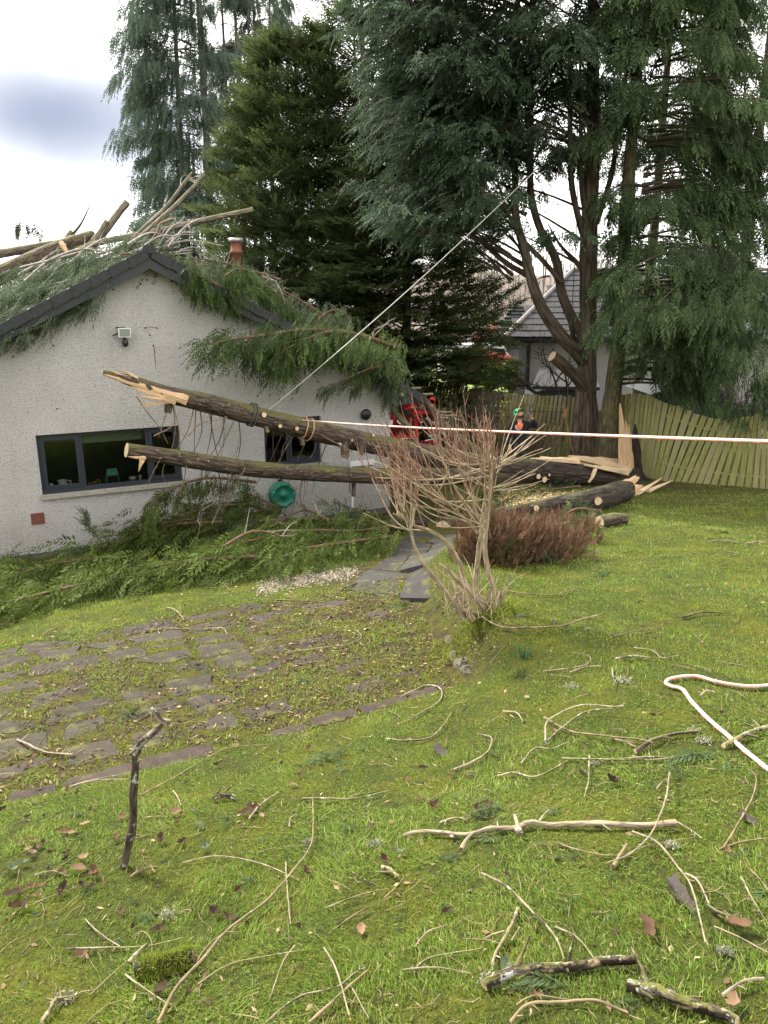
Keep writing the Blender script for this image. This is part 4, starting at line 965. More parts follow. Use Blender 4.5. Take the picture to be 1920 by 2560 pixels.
    limb(t, 'stem', [D(1464, 850, y), D(1432, 800, y + .2), D(1404, 730, y + .3), D(1390, 650, y + .3), D(1352, 575, y + .2), D(1328, 490, y + .1), D(1326, 380, y), D(1328, 200, y), D(1330, 0, y), D(1332, -200, y)], [.14, .14, .125, .115, .10, .09, .08, .065, .045, .02], 'bark_tree', 12, .05, 46)
    for pts, r in (([(1322, 690), (1262, 655), (1200, 600), (1120, 545), (1010, 470)], [.11, .09, .06, .02]), ([(1318, 668), (1250, 628), (1170, 590), (1080, 560)], [.09, .06, .02]),
                   ([(1404, 705), (1360, 655), (1300, 590), (1265, 520), (1240, 440)], [.1, .08, .03]), ([(1480, 700), (1440, 655), (1400, 612), (1370, 560)], [.12, .09, .05, .02]),
                   ([(1440, 870), (1420, 780), (1412, 740)], [.08, .1, .07]), ([(1482, 660), (1450, 560), (1428, 450), (1425, 300), (1424, 120)], [.13, .11, .09, .05]), ([(1480, 600), (1455, 480), (1452, 330), (1450, 100)], [.11, .09, .07, .04]),
                   ([(1490, 560), (1530, 430), (1545, 300), (1575, 150)], [.12, .09, .06, .03]), ([(1290, 430), (1180, 330), (1060, 250), (950, 200)], [.09, .06, .04, .02]), ([(1292, 300), (1190, 180), (1090, 90)], [.08, .05, .02]), ([(1327, 250), (1250, 120), (1200, 0)], [.08, .05, .02])):
        q = trunk_pts(pts, [y + R(-.3, .3) - .5 * i / len(pts) for i in range(len(pts))]); limb(t, 'limb', q, [x * .72 for x in r], 'bark_tree', 8, .04, 18)
    b = MB(); b.tube(spl([D(1466, 975, y - .1), D(1436, 938, y - .4), D(1400, 905, y - .6), D(1380, 890, y - .7)], 10), [.16, .15, .135], 10, jit=.05, capmi=1); b.build('sawn_limb', ['bark_tree', 'cut_wood'], t)
    fol, wd = MB(), MB(); x0 = 4.3
    for k in range(420):                               # dark layered crown, high up and mostly to the left
        z = R(.4, 9.6); px0 = rng.choice([1295, 1328, 1478], p=[.42, .33, .25]); p = D(px0, 300, y); st = np.array([p[0], y + R(-.3, .3), z])
        left = rng.random() < .74
        az = (math.pi + R(-1.0, 1.2)) if left else camaz + R(-1.2, 1.4)
        L_ = (R(2.6, 4.7) if left and z > 1.5 else R(1.0, 2.6)) * (1 - .35 * max(0, z - 6) / 4)
        if z < 2.6:
            if not left: continue
            L_ = R(2.6, 4.4)
        grow(fol, wd if z > 3.2 or k % 4 == 0 else None, st, az, L_, R(.3, .75), R(-.05, .35), 40, .58, SP_MID, .45 if z > 2.2 else .66, .42, .35, .8, .035, rng.normal(-.02, .10), bend=R(-.3, .3))
    for k in range(60):                               # a few sprays close round the upper stems
        z = R(3.6, 9.5); p = D(rng.choice([1440, 1482, 1520]), 300, y); grow(fol, wd, np.array([p[0], y, z]), R(0, TAU), R(.8, 2.1), .3, -.3, 26, .55, SP_MID, .4, .4, .6, .8, .02, rng.normal(0, .08))
    # the small leafy twig seen against the neighbour's roof
    grow(fol, wd, D(1374, 690, y), math.pi + .2, .5, -.1, -.6, 9, .3, SP_MID, .2, .5, .8)
    fol.build('crown', 'foliage_deep', t); o = wd.build('branches', 'bark_tree', t); stuff(o)
    # --- drooping cedar on the right
    y = 19.6; t = T('drooping_cedar', 'large cedar on the right with sprays drooping over the bowed fence', 'tree', (6.4, y, gz(6.4, y)))
    limb(t, 'trunk', [D(1514, 1168, y), D(1520, 1080, y), D(1530, 1000, y), D(1546, 850, y), D(1560, 640, y), D(1575, 400, y), D(1590, 200, y), D(1598, 0, y), D(1606, -350, y)], [.36, .27, .225, .18, .155, .14, .12, .09, .03], 'bark_tree_green', 14, .04, 56)
    fol, wd = MB(), MB()
    P0 = D(1580, 700, y)
    for k in range(175):
        z = R(-2.0, 9.2); f = k / 175
        az = camaz + R(-1.15, 1.55)
        if rng.random() < .3: az = R(-.6, .5)
        low = z < 0
        toward_left = math.cos(az) < -.15
        L_ = R(1.9, 3.6) * (1.0 if z < 5 else .8)
        if toward_left: L_ = min(L_, R(1.2, 2.2) if z > 2.6 else R(.6, 1.2))
        if low: az = R(-1.35, .35); L_ = R(1.6, 3.2)
        pts = grow(fol, wd, np.array([P0[0] + .02 * z, y, z]), az, L_, R(.0, .35), R(-.75, -.25), int(36 + 9 * L_), .54, SP_CED, .30, .38, .75, .8, .035, rng.normal(.02, .10), bend=R(-.25, .25))
    # long lower boughs sweeping out over the fence
    for px, py, yy, n_, L_ in ((1590, 800, 18.6, 70, 2.6), (1640, 830, 17.9, 80, 2.8), (1700, 760, 17.6, 90, 3.0), (1760, 860, 17.5, 80, 2.4), (1690, 690, 17.8, 80, 2.8), (1560, 880, 18.9, 40, .9), (1590, 950, 18.8, 36, .9), (1820, 800, 17.2, 80, 2.6), (1880, 720, 17.0, 80, 2.6), (1620, 895, 18.4, 50, 1.7)):
        st = D(px + 40, py - 60, yy + .5); az = R(-2.6, -1.9) if px < 1750 else R(-2.2, -1.0)
        grow(fol, wd, st, az, L_, R(-.05, .15), R(-.7, -.4), n_, .50, SP_CED, .1, .6, .75, .9, .04, rng.normal(.06, .06))
    # sprays hanging right down over the boards
    for px, py, yy, n_ in ((1862, 990, 16.6, 60), (1900, 1050, 16.3, 40), (1835, 1070, 16.5, 30), (1665, 985, 18.0, 10), (1870, 880, 16.8, 60)):
        st = D(px, py - 110, yy); grow(fol, wd, st, R(-2.2, -1.0), .9, -.6, -1.4, n_, .42, SP_NEAR, .1, .7, 1.6, .5, .015, rng.normal(-.03, .05))
    fol.build('crown', 'foliage_cedar', t); o = wd.build('branches', 'bark_tree', t); stuff(o)
    # --- conifers closing the view on the right
    def screen(name, label, px, y, rad, nb, nf, mat, ztop, lowz, tint0, trunk_r=.22):
        x = D(px, 600, y)[0]; t = T(name, label, 'tree', (x, y, -4.3)); fol, wd = MB(), MB()
        limb(t, 'trunk', [(x, y, -4.4), (x + .1, y, 2), (x, y, ztop)], [trunk_r, trunk_r * .7, .04], 'bark_tree', 9, .03)
        for k in range(nb):
            z = R(lowz, ztop); grow(fol, wd, np.array([x, y, z]), camaz + R(-1.9, 1.9), rad * R(.6, 1.1) * (1 - .3 * (z > 8)), R(.0, .4), R(-.6, .0), nf, .6, SP_MID, .3, .5, .6, .8, .014, tint0 + rng.normal(0, .09))
        fol.build('crown', mat, t); o = wd.build('branches', 'bark_tree', t); stuff(o)
    screen('dark_conifer', 'dark conifer at the right edge, behind the drooping cedar', 1860, 23.5, 3.6, 110, 32, 'foliage_deep', 11.5, -1.6, -.02)
    screen('distant_conifer', 'conifer with a bare reddish trunk showing between the cedar and the many-stemmed tree', 1625, 26, 2.6, 90, 36, 'foliage_deep', 13, 2.5, 0)
build_far(); build_trees()
# ------------------------------------------------------------------ the fallen tree
def pts_v(l): return [W(px, py, v) for px, py, v in l]
def hw(l, ps): return [w * pxm(p) for w, p in zip(l, ps)]
def stub(parent, p, d, r, L_, bark='bark_log', name='branch_stub'):
    b = MB(); p = np.asarray(p, float); d = nrm(d)
    b.tube([p - d * r * 1.2, p + d * L_ * .6, p + d * L_], [r * 1.12, r * 1.02, r * .96], 10, jit=.05, capmi=1); return b.build(name, [bark, 'cut_wood'], parent)
def shard(b, a, c, w, th, side, n=7, tint=.5):
    """a torn splinter of wood tapering from a to c"""
    a, c, side = np.asarray(a, float), np.asarray(c, float), nrm(side); dr = nrm(c - a); nn = nrm(np.cross(dr, side)); V = []; ln = np.linalg.norm(c - a); B_ = []
    for i in range(n):
        t = i / (n - 1); q = a + (c - a) * t; k = (1 - t) ** .7 * (1 + rng.normal(0, .10)) + .03; h = (1 - .8 * t) * (1 + rng.normal(0, .15))
        for x, y in ((-1, -.6), (0, -1), (1, -.6), (1, .6), (.1, 1.1), (-1, .6)):
            V.append(q + side * x * w * k * (1 + rng.normal(0, .06)) + nn * y * th * h); B_.append((x * w, y * th, t * ln))
    F = [tuple(range(6))[::-1], tuple(range(6 * (n - 1), 6 * n))]
    for i in range(n - 1):
        for j in range(6): F.append((6 * i + j, 6 * i + (j + 1) % 6, 6 * i + 6 + (j + 1) % 6, 6 * i + 6 + j))
    b.add(V, F, tint, np.array(B_))
def ring(parent, name, mat, c, axis, r, tr, n=28):
    A = nrm(axis); X = nrm(np.cross(UP, A)); Y = np.cross(A, X); b = MB()
    b.tube([c + r * (math.cos(t) * X + math.sin(t) * Y) + A * rng.normal(0, .003) for t in np.linspace(0, 2 * math.pi, n)], tr, 6, cap=False); return b.build(name, mat, parent)

def build_logs():
    base = W(1560, 1200, -1.3)
    t = T('fallen_tree', 'fallen forked tree with two long stems reaching across the front of the white house', 'fallen tree', (base[0], base[1], gz(base[0], base[1])))
    U_ = [(256, 931, -1.6), (300, 943, -1.6), (350, 960, -1.6), (420, 986, -1.6), (500, 1004, -1.6), (600, 1030, -1.6), (750, 1068, -1.55), (900, 1103, -1.5), (1050, 1134, -1.45), (1180, 1160, -1.4), (1290, 1178, -1.4)]
    up = pts_v(U_); ur = hw([6, 11, 16, 21, 23.5, 24.5, 25, 25.5, 26, 27, 28], up)
    b = MB(); b.tube(spl(up, 80), ur, 20, jit=.035, capmi=1); b.build('stem', ['bark_log', 'raw_wood'], t)
    L_ = [(316, 1125, -2.1), (420, 1141, -2.05), (560, 1163, -2.0), (700, 1178, -1.9), (900, 1188, -1.8), (1050, 1190, -1.65), (1200, 1190, -1.5), (1300, 1186, -1.45)]
    lo = pts_v(L_); lr = hw([18, 20, 20.5, 20, 20, 21, 22, 23], lo)
    b = MB(); b.tube(spl(lo, 80), lr, 20, jit=.035, capmi=1); b.build('stem', ['bark_log', 'cut_wood'], t)
    B_ = [(1225, 1166, -1.42), (1300, 1176, -1.4), (1400, 1183, -1.35), (1500, 1192, -1.3), (1572, 1202, -1.3)]
    bs = pts_v(B_); b = MB(); b.tube(spl(bs, 40), hw([27, 31, 27, 25, 19], bs), 22, jit=.05, capmi=1); b.build('trunk', ['bark_log_dark', 'raw_wood'], t)
    # torn upper end of the upper stem
    v = -1.6; sd = nrm(np.cross(up[3] - up[2], HV)); b = MB(); ww = -HV
    shard(b, W(468, 1001, v - .13), W(254, 934, v - .04), .075, .045, sd, 14); shard(b, W(440, 1004, v - .12), W(318, 965, v - .09), .05, .03, sd, 10); shard(b, W(428, 1006, v - .08), W(340, 1012, v - .08), .03, .018, sd, 8)
    shard(b, W(430, 1004, v - .1), W(348, 1018, v - .1), .022, .012, sd); shard(b, W(405, 999, v - .12), W(328, 988, v - .12), .03, .016, sd); shard(b, W(345, 948, v - .05), W(300, 920, v - .04), .03, .014, sd); shard(b, W(330, 948, v - .05), W(270, 924, v - .05), .03, .014, sd); shard(b, W(345, 950, v), W(322, 930, v), .02, .010, sd)
    b.build('splintered_end', 'raw_wood', t)
    # hinge splinter under the sawn end of the lower stem
    b = MB(); sd2 = nrm(np.cross(lo[1] - lo[0], HV)); shard(b, W(362, 1146, -2.2), W(318, 1141, -2.18), .035, .02, sd2); shard(b, W(356, 1142, -2.2), W(347, 1180, -2.2), .04, .016, HU); shard(b, W(362, 1143, -2.2), W(352, 1168, -2.22), .03, .016, HU); b.build('splinter', 'raw_wood', t)
    # sawn branch stubs
    fr = -HV
    for px, py, v_, d, r, l in ((658, 1038, -1.98, fr + UP * .2, .055, .06), (698, 1064, -2.02, fr, .045, .06), (740, 1070, -2.02, fr - HU * .1, .045, .08), (667, 1072, -1.95, fr - UP * .8, .045, .06), (755, 1100, -1.9, -UP + fr * .5, .055, .10), (565, 1045, -1.95, fr - UP * .6, .035, .05), (422, 1012, -1.75, -UP - HU * .25 + fr * .2, .075, .14), (848, 1110, -2.0, fr, .04, .05), (862, 1122, -1.95, -UP + fr * .9 - HU * .3, .10, .17), (902, 1120, -1.9, -UP * .9 + fr * .5, .06, .13), (932, 1088, -1.95, fr + UP * .2, .035, .03), (884, 1215, -2.1, -UP + fr * .4 - HU * .2, .05, .20), (878, 1100, -1.98, fr, .025, .04)):
        stub(t, W(px, py, -1.55 + (v_ + 1.55) * .42), d, r * .8, l)
    for px, py, r in ((1343, 1196, .075), (1358, 1204, .085), (1370, 1192, .04)): stub(t, W(px, py - 6, -1.64), fr, r * .8, .05, 'bark_log_dark')
    b = MB(); b.tube(spl(pts_v([(1490, 1164, -1.48), (1486, 1178, -1.56), (1480, 1192, -1.57), (1470, 1204, -1.53)]), 12), .05, 8, flat=.5); b.build('saw_scar', 'cut_wood', t)
    # split slabs lying along the top of the trunk
    for a, c, w, th in (((1560, 1172, -1.05), (1428, 1142, -1.1), .22, .13), ((1545, 1165, -.9), (1350, 1142, -1.05), .22, .12), ((1440, 1152, -1.3), (1325, 1146, -1.3), .14, .08), ((1560, 1180, -1.5), (1460, 1162, -1.5), .16, .08), ((1540, 1158, -.8), (1420, 1140, -.8), .18, .12)):
        b = MB(); shard(b, W(*a), W(*c), w, th, HV); b.build('split_wood', 'cut_wood', t)
    # thin dead twigs still hanging from the stems
    for k in range(34):
        if k < 20: i = R(.25, .65); P = np.array(up); p = np.array([np.interp(i, np.linspace(0, 1, len(P)), P[:, c]) for c in range(3)]); p = p - UP * .10 + fr * R(0, .10); ln = R(.35, 1.35)
        else: i = R(.1, .6); P = np.array(lo); p = np.array([np.interp(i, np.linspace(0, 1, len(P)), P[:, c]) for c in range(3)]); p = p - UP * .07 + fr * R(0, .1); ln = R(.3, .9)
        d = nrm(-UP + HU * R(-.6, .15) + fr * R(-.2, .3)); q = p + d * ln * .5 + HU * R(-.06, .12); e = p + d * ln + HU * R(-.12, .2)
        b = MB(); b.tube(spl([p, q, e], 9), [.010, .008, .003], 4, cap=False)
        if rng.random() < .7: m = (q + e) / 2; b.tube([q, q + (d + HU * R(-.8, .8)) * ln * .3], [.004, .0015], 3, cap=False)
        b.build('hanging_twig', 'dark_twig' if rng.random() < .55 else 'stick_tan', t)
    for pts in ([(870, 1150, -2.0), (862, 1128, -2.0), (840, 1108, -2.02), (810, 1090, -2.02), (770, 1072, -2.04)], [(880, 1130, -2.0), (850, 1112, -2.03), (805, 1092, -2.04)], [(600, 1190, -2.2), (612, 1172, -2.3), (606, 1158, -2.3)], [(385, 1090, -2.4), (430, 1065, -2.3), (452, 1020, -2.0)], [(340, 990, -2.2), (375, 1040, -2.3), (400, 1070, -2.3), (420, 1110, -2.3)], [(470, 1090, -2.2), (500, 1060, -2.1), (560, 1048, -1.95)]):
        b = MB(); b.tube(spl(pts_v(pts), 14), [.012, .009, .004], 5, cap=False); b.build('twig', 'stick_tan', t)
    # slings tied round the upper stem
    ax = np.array(up[6]) - np.array(up[5])
    for nm, lab, mat, r, pxs, tr in (('dark_sling', 'dark strap wound twice round the upper fallen stem where the thin cable starts', 'sling_dark', 1.08, ((626, 1036), (634, 1038)), .016), ('tan_sling', 'tan rope looped twice round the upper fallen stem where the white rope starts', 'sling_tan', 1.06, ((757, 1070), (772, 1074)), .014)):
        c = W(*pxs[0], -1.57); s = T(nm, lab, 'sling', c - UP * .35)
        for q in pxs: cc = W(*q, -1.57); ring(s, 'loop', mat, cc, ax + HU * R(-.1, .1), float(np.interp(q[0], [350, 420, 500, 600, 750, 900], ur[2:8])) * r + .012, tr)
    # knotted cable end on the lower stem
    # --- the stump and what was torn from it
    p = W(1572, 1200, -1.1); s = T('torn_stump', 'splintered pale stump standing upright at the end of the fallen trunk', 'stump', (p[0], p[1], gz(p[0], p[1])))
    b = MB(); v = -1.15
    shard(b, W(1566, 1206, v), W(1550, 1008, v), .17, .09, HU, 12); shard(b, W(1578, 1200, v - .05), W(1564, 1050, v), .12, .06, HU, 9); shard(b, W(1556, 1195, v - .06), W(1548, 1080, v - .03), .10, .05, HU, 8); shard(b, W(1575, 1190, v + .05), W(1572, 1060, v + .05), .12, .06, HU, 9)
    b.build('splinter', 'raw_wood', s)
    b = MB(); shard(b, W(1590, 1205, v + .15), W(1588, 1060, v + .12), .20, .12, HU, 9); b.build('bark_slab', 'bark_log_dark', s)
    b = MB(); b.tube([W(1580, 1225, -1.1), W(1576, 1190, -1.05), W(1574, 1172, -1.0)], [.42, .34, .26], 14, jit=.12, capmi=1); b.build('root_plate', ['bark_log_dark', 'raw_wood'], s)
    # --- sawn butt log in front of it
    c = W(1500, 1245, -2.3); g = T('butt_log', 'thick dark log with a torn right end lying in front of the forked trunk', 'log', (c[0], c[1], gz(c[0], c[1])))
    q = [(1216, 1306), (1330, 1288), (1411, 1278), (1480, 1276), (1560, 1250)]; ps = [G(*k_) for k_ in q]; rr = hw([15, 17, 22, 29, 27], ps); ps = [p_ + UP * r_ * .92 for p_, r_ in zip(ps, rr)]
    b = MB(); b.tube(spl(ps, 40), rr, 20, jit=.06, capmi=1); b.build('trunk', ['bark_log_dark', 'raw_wood'], g); gq = np.array(ps)
    def on_butt(i, dy): return gq[i] - np.array([0, rr[i] * .9, 0]) + UP * dy
    stub(g, on_butt(3, .05), fr - HU * .3, .075, .10, 'bark_log_dark'); stub(g, on_butt(1, .05), fr + UP * .2, .055, .08, 'bark_log_dark'); stub(g, on_butt(2, .04), fr, .045, .06, 'bark_log_dark')
    tip = gq[4]; b = MB()
    for dx, dz, w, th, l in ((.35, .18, .12, .05, .0), (.28, .05, .09, .05, 0), (.42, .02, .10, .04, 0), (.5, -.10, .09, .04, 0), (.25, .24, .06, .03, 0)): shard(b, tip + UP * dz * .6 - HU * .1 + fr * R(0, .15), tip + HU * dx + UP * (dz + .05) + fr * R(0, .1), w, th, UP + HV * .3)
    b.build('splintered_end', 'raw_wood', g)
    for a, e, lab in (((1592, 1240), (1657, 1201), 'long pale wood splinter sticking up from the end of the thick dark log'), ((1618, 1233), (1680, 1210), 'thin white-edged wood splinter lying right of the thick dark log')):
        pa, pe = G(*a) + UP * .05, G(e[0], e[1] + 8) + UP * .16; s = T('wood_splinter', lab, 'splinter', pa); b = MB(); shard(b, pa, pe, .07, .03, HV, 8); b.build('splinter', 'cut_wood', s)
    # small logs and offcuts near by
    def log(name, lab, a, e, r, bark, both=True):
        pa, pe = np.asarray(a, float), np.asarray(e, float); s = T(name, lab, 'log', (pa + pe) / 2 - UP * r); b = MB(); b.tube(spl([pa, (pa + pe) / 2 + UP * r * .2, pe], 12), [r, r * 1.05, r * .9], 12, jit=.05, capmi=1); b.build('log', [bark, 'cut_wood'], s); return s
    def g2(px, py, r): p = G(px, py + 6); return p + UP * r * .8
    log('short_log', 'short mossy log with a white sawn end before the thick dark log', g2(1497, 1312, .10), g2(1560, 1303, .1), .10, 'bark_log')
    log('sawn_log', 'dark log with a pale sawn end beyond the slab path, behind the bare shrub', W(1108, 1322, -2.9), W(1190, 1300, -2.2), .16, 'bark_log_dark')
    log('dark_log', 'dark moss-streaked log lying left of the slab path against the boughs', W(960, 1318, -2.7), W(1060, 1308, -2.5), .13, 'bark_log_dark')
    log('pale_offcut', 'small branch offcut with a torn pale end lying on the boughs under the hose reel', W(668, 1300, -1.6), W(735, 1316, -1.5), .06, 'bough_twig')
    log('sawn_branch', 'thin dark branch with a white sawn end among the boughs left of the bare shrub', W(946, 1302, -2.6), W(872, 1322, -2.7), .045, 'bough_twig')
    # bark stump against the fence with pale fungus
    c = G(1528, 1168); s = T('rotten_stump', 'small rotten stump flecked white just left of the splintered stump', 'stump', c); b = MB(); b.ball(c + UP * .2, (.28, .22, .26), 12, 8, .10); b.build('stump', 'stick_lichen', s)
    # sawdust and chips on the ground by the trunk
    b = MB()
    for k in range(3800):
        px, py = (R(1235, 1480), R(1232, 1300)) if k % 3 else (R(1270, 1420), R(1225, 1262))
        p = G(px, py - 4) if k < 900 else G(1345 + rng.normal(0, 70), 1248 + rng.normal(0, 16)); s = R(.008, .03); d = rng.normal(0, 1, 3) * (1, 1, .3); d = nrm(d) * s; e = np.cross(d, UP) * R(.2, .6) + UP * R(-.3, .3) * s
        p = p + UP * R(.005, .02); b.add([p - d, p + e, p + d, p - e], [(0, 1, 2, 3)], tint=rng.random())
    o = b.build('sawdust', 'sawdust_mat'); stuff(o); tag(o, 'pale sawdust and chips scattered on the grass below the forked trunk')
build_logs()

# ------------------------------------------------------------------ stems and limbs lying over the roof and the corner
def lone_limb(name, lab, cat, pts, rads, mat, group=None, n=9, capm='cut_wood', jit=.05, twigs=0, tl=.5):
    pts = np.asarray(pts, float); t = T(name, lab, cat, pts[0], group); b = MB(); P = spl(pts, 26); b.tube(P, rads, n, jit=jit, capmi=1); b.build('stem', [mat, capm], t)
    for k in range(twigs):
        i = int(R(4, 24)); d = nrm(nrm(P[min(i + 1, 25)] - P[i]) * .5 + rng.normal(0, .6, 3) + UP * .25); l = tl * R(.4, 1.2); q = P[i]
        b = MB(); b.tube(spl([q, q + d * l * .5 + rng.normal(0, .04, 3), q + d * l + UP * R(-.1, .1)], 7), [.010, .007, .002], 4, cap=False); b.build('twig', 'grey_twig', t)
    return t
def build_roof_stems():
    LL = lone_limb
    LL('toppled_tree', 'thick dark trunk lying up the left slope of the roof', 'fallen tree', pts_v([(-160, 760, 2.6), (0, 688, 3.0), (110, 638, 3.4), (190, 608, 3.7), (232, 592, 3.9)]), [.20, .19, .175, .16, .145], 'bark_log', n=16)
    LL('toppled_tree', 'long straight stem rising from the left edge behind the thick dark trunk on the roof', 'fallen tree', pts_v([(-120, 650, 5.2), (0, 634, 5.3), (90, 618, 5.4), (165, 604, 5.5)]), [.11, .10, .09, .08], 'bark_roof')
    LL('sawn_stub', 'broad sawn-off stub leaning up to the right above the thick trunk on the roof', 'branch', pts_v([(240, 606, 3.8), (272, 566, 3.8), (300, 528, 3.8), (318, 505, 3.8)]), [.08, .078, .075, .075], 'bark_roof')
    LL('sawn_stub', 'shorter sawn-off stub beside the broad one above the roof', 'branch', pts_v([(226, 612, 3.6), (250, 582, 3.6), (268, 553, 3.6)]), [.07, .065, .06], 'bark_roof')
    LL('thin_branch', 'thin bare dark branch pointing up at the sky above the roof', 'branch', pts_v([(165, 600, 4.5), (185, 582, 4.5), (205, 555, 4.5), (224, 515, 4.5)]), [.045, .035, .022, .010], 'dark_twig', n=6)
    LL('thin_branch', 'short broken twig stump on the thick trunk at the left of the roof', 'branch', pts_v([(166, 598, 4.2), (174, 586, 4.2), (180, 578, 4.2)]), [.06, .06, .055], 'bark_roof', n=7)
    LL('long_limb', 'long limb with a torn tan end lying across the ridge and pointing right', 'branch', pts_v([(130, 660, 2.6), (230, 612, 2.6), (330, 590, 2.6), (420, 572, 2.6), (520, 548, 2.6), (632, 524, 2.6)]), [.05, .062, .062, .06, .055, .05], 'bark_roof', capm='raw_wood', twigs=4)
    LL('crossing_limb', 'upper of two straight limbs leaning up to the right over the ridge', 'branch', pts_v([(315, 612, 2.2), (370, 560, 2.2), (420, 512, 2.2), (455, 465, 2.2), (481, 432, 2.2)]), [.026, .038, .035, .032, .028], 'bark_roof', twigs=5)
    LL('crossing_limb', 'lower of two straight limbs leaning up to the right over the ridge', 'branch', pts_v([(330, 608, 1.9), (400, 548, 1.9), (450, 502, 1.9), (490, 460, 1.9), (512, 436, 1.9)]), [.026, .040, .036, .032, .028], 'bark_roof', twigs=5)
    LL('pale_branch', 'curved pale branch with its bark off near the ridge', 'branch', pts_v([(400, 604, 1.6), (395, 580, 1.6), (402, 560, 1.6), (425, 550, 1.6), (440, 547, 1.6)]), [.03, .03, .03, .028, .02], 'stick_tan', n=6)
    LL('pale_branch', 'pale barkless limb splinter lying by the thick trunk on the roof', 'branch', pts_v([(152, 606, 2.4), (160, 618, 2.3), (168, 633, 2.2)]), [.05, .06, .03], 'raw_wood', n=6)
    LL('pale_branch', 'short pale branch lying on the tiles just left of the ridge', 'branch', pts_v([(300, 636, -.1), (322, 633, -.15), (340, 640, -.2)]), [.02, .02, .012], 'stick_tan', n=6)
    for k in range(22):                                # grey brushwood over the left slope
        px = R(20, 440); py = 690 - (px - 20) * .20 + R(-25, 35); v = R(.6, 2.4); a = W(px, py, v); e = W(px + R(60, 190), py - R(5, 75), v + R(-.3, .6))
        LL('brushwood', 'thin grey branch among the brushwood heaped on the left roof slope', 'branch', [a, (a + e) / 2 + UP * R(-.05, .14), e], [.022, .018, .008], 'grey_twig', 'brushwood on the left roof slope', n=5, twigs=3, tl=.4)
    for k in range(10):
        px = R(470, 640); py = 655 + (px - 470) * .32 + R(-18, 30); v = R(.3, 1.6); a = W(px, py, v); e = W(px + R(40, 150), py + R(0, 60), v)
        LL('brushwood', 'thin brown branch among the brushwood on the right roof slope', 'branch', [a, (a + e) / 2 + UP * R(0, .14), e], [.018, .014, .006], 'stick_tan', 'brushwood on the right roof slope', n=5, twigs=3, tl=.4)
    LL('bowed_twig', 'thin bare twig arching over the ridge left of the chimney pot', 'branch', pts_v([(440, 632, 1), (480, 618, 1), (520, 630, 1), (542, 655, 1)]), [.012, .010, .006], 'grey_twig', n=5, twigs=5, tl=.25)
    LL('bowed_twig', 'bare ribbed branch arching below the chimney pot', 'branch', pts_v([(655, 690, .6), (690, 705, .5), (705, 735, .4), (712, 760, .3)]), [.014, .012, .006], 'grey_twig', n=5, twigs=9, tl=.2)
    LL('bowed_twig', 'bare twig sprouting upright from the boughs on the right verge', 'branch', pts_v([(920, 860, .2), (940, 835, .2), (960, 815, .2), (975, 808, .2)]), [.016, .012, .005], 'stick_tan', n=5, twigs=8, tl=.35)
    LL('bowed_twig', 'long thin twig curving over the eave corner to the right', 'branch', pts_v([(975, 890, .1), (1000, 905, .1), (1020, 925, .1), (1030, 950, .1)]), [.014, .010, .005], 'grey_twig', n=5, twigs=4, tl=.25)
    # limbs tangled at the eave corner, running down to the ground
    LL('corner_limb', 'thick dark limb curling from the eave corner down to the fallen trunk', 'branch', [W(985, 955, .1), W(1040, 985, .0), W(1075, 1018, -.2), W(1105, 1060, -.5), W(1150, 1100, -.8), W(1205, 1140, -1.0)], [.05, .07, .09, .10, .11, .12], 'bark_log', n=10)
    LL('corner_limb', 'second dark limb running below the thick one past the red machine', 'branch', [W(1060, 1050, .6), W(1110, 1085, .3), W(1160, 1120, -.2), W(1200, 1150, -.6)], [.05, .08, .09, .10], 'bark_log_dark', n=10)
    LL('corner_limb', 'straight grey green limb slanting down in front of the red mesh panel', 'branch', [W(975, 1018, .3), W(1000, 1045, .2), W(1030, 1072, .0)], [.07, .07, .06], 'bark_roof', n=9)
    LL('corner_limb', 'mossy limb just above the grey green one by the house corner', 'branch', [W(985, 1010, .4), W(1015, 1030, .4), W(1032, 1042, .4)], [.05, .05, .045], 'bark_log', n=9)
    LL('corner_limb', 'pale sawn limb lying over the gutter, pointing left and up', 'branch', [W(1030, 998, .2), W(1045, 1008, .2), W(1056, 1014, .1)], [.045, .045, .04], 'bark_roof', n=8)
    for py, x0, x1, lab in ((1030, 1090, 1130, 'upper of two short level branches beyond the corner limb'), (1039, 1092, 1142, 'lower of two short level branches beyond the corner limb'), (985, 1030, 1082, 'branch with a sawn end sticking out level over the eave'), (970, 1005, 1052, 'shorter branch with a sawn end sticking out above the eave'), (1021, 1030, 1078, 'thin dark level branch crossing in front of the red machine')):
        LL('level_branch', lab, 'branch', [W(x0, py - 2, .5), W((x0 + x1) / 2, py + 1, .5), W(x1, py, .5)], [.035, .03, .028], 'bark_roof' if 'dark' not in lab else 'dark_twig', n=7)
    for k in range(9):
        a = W(R(975, 1040), R(1005, 1030), .3); e = W(R(1010, 1090), R(1040, 1090), .2); LL('corner_twig', 'thin dark twig tangled in front of the red machine', 'branch', [a, (a + e) / 2 + UP * R(-.1, .1), e], [.014, .011, .006], 'dark_twig', 'twigs tangled at the house corner', n=5)
build_roof_stems()

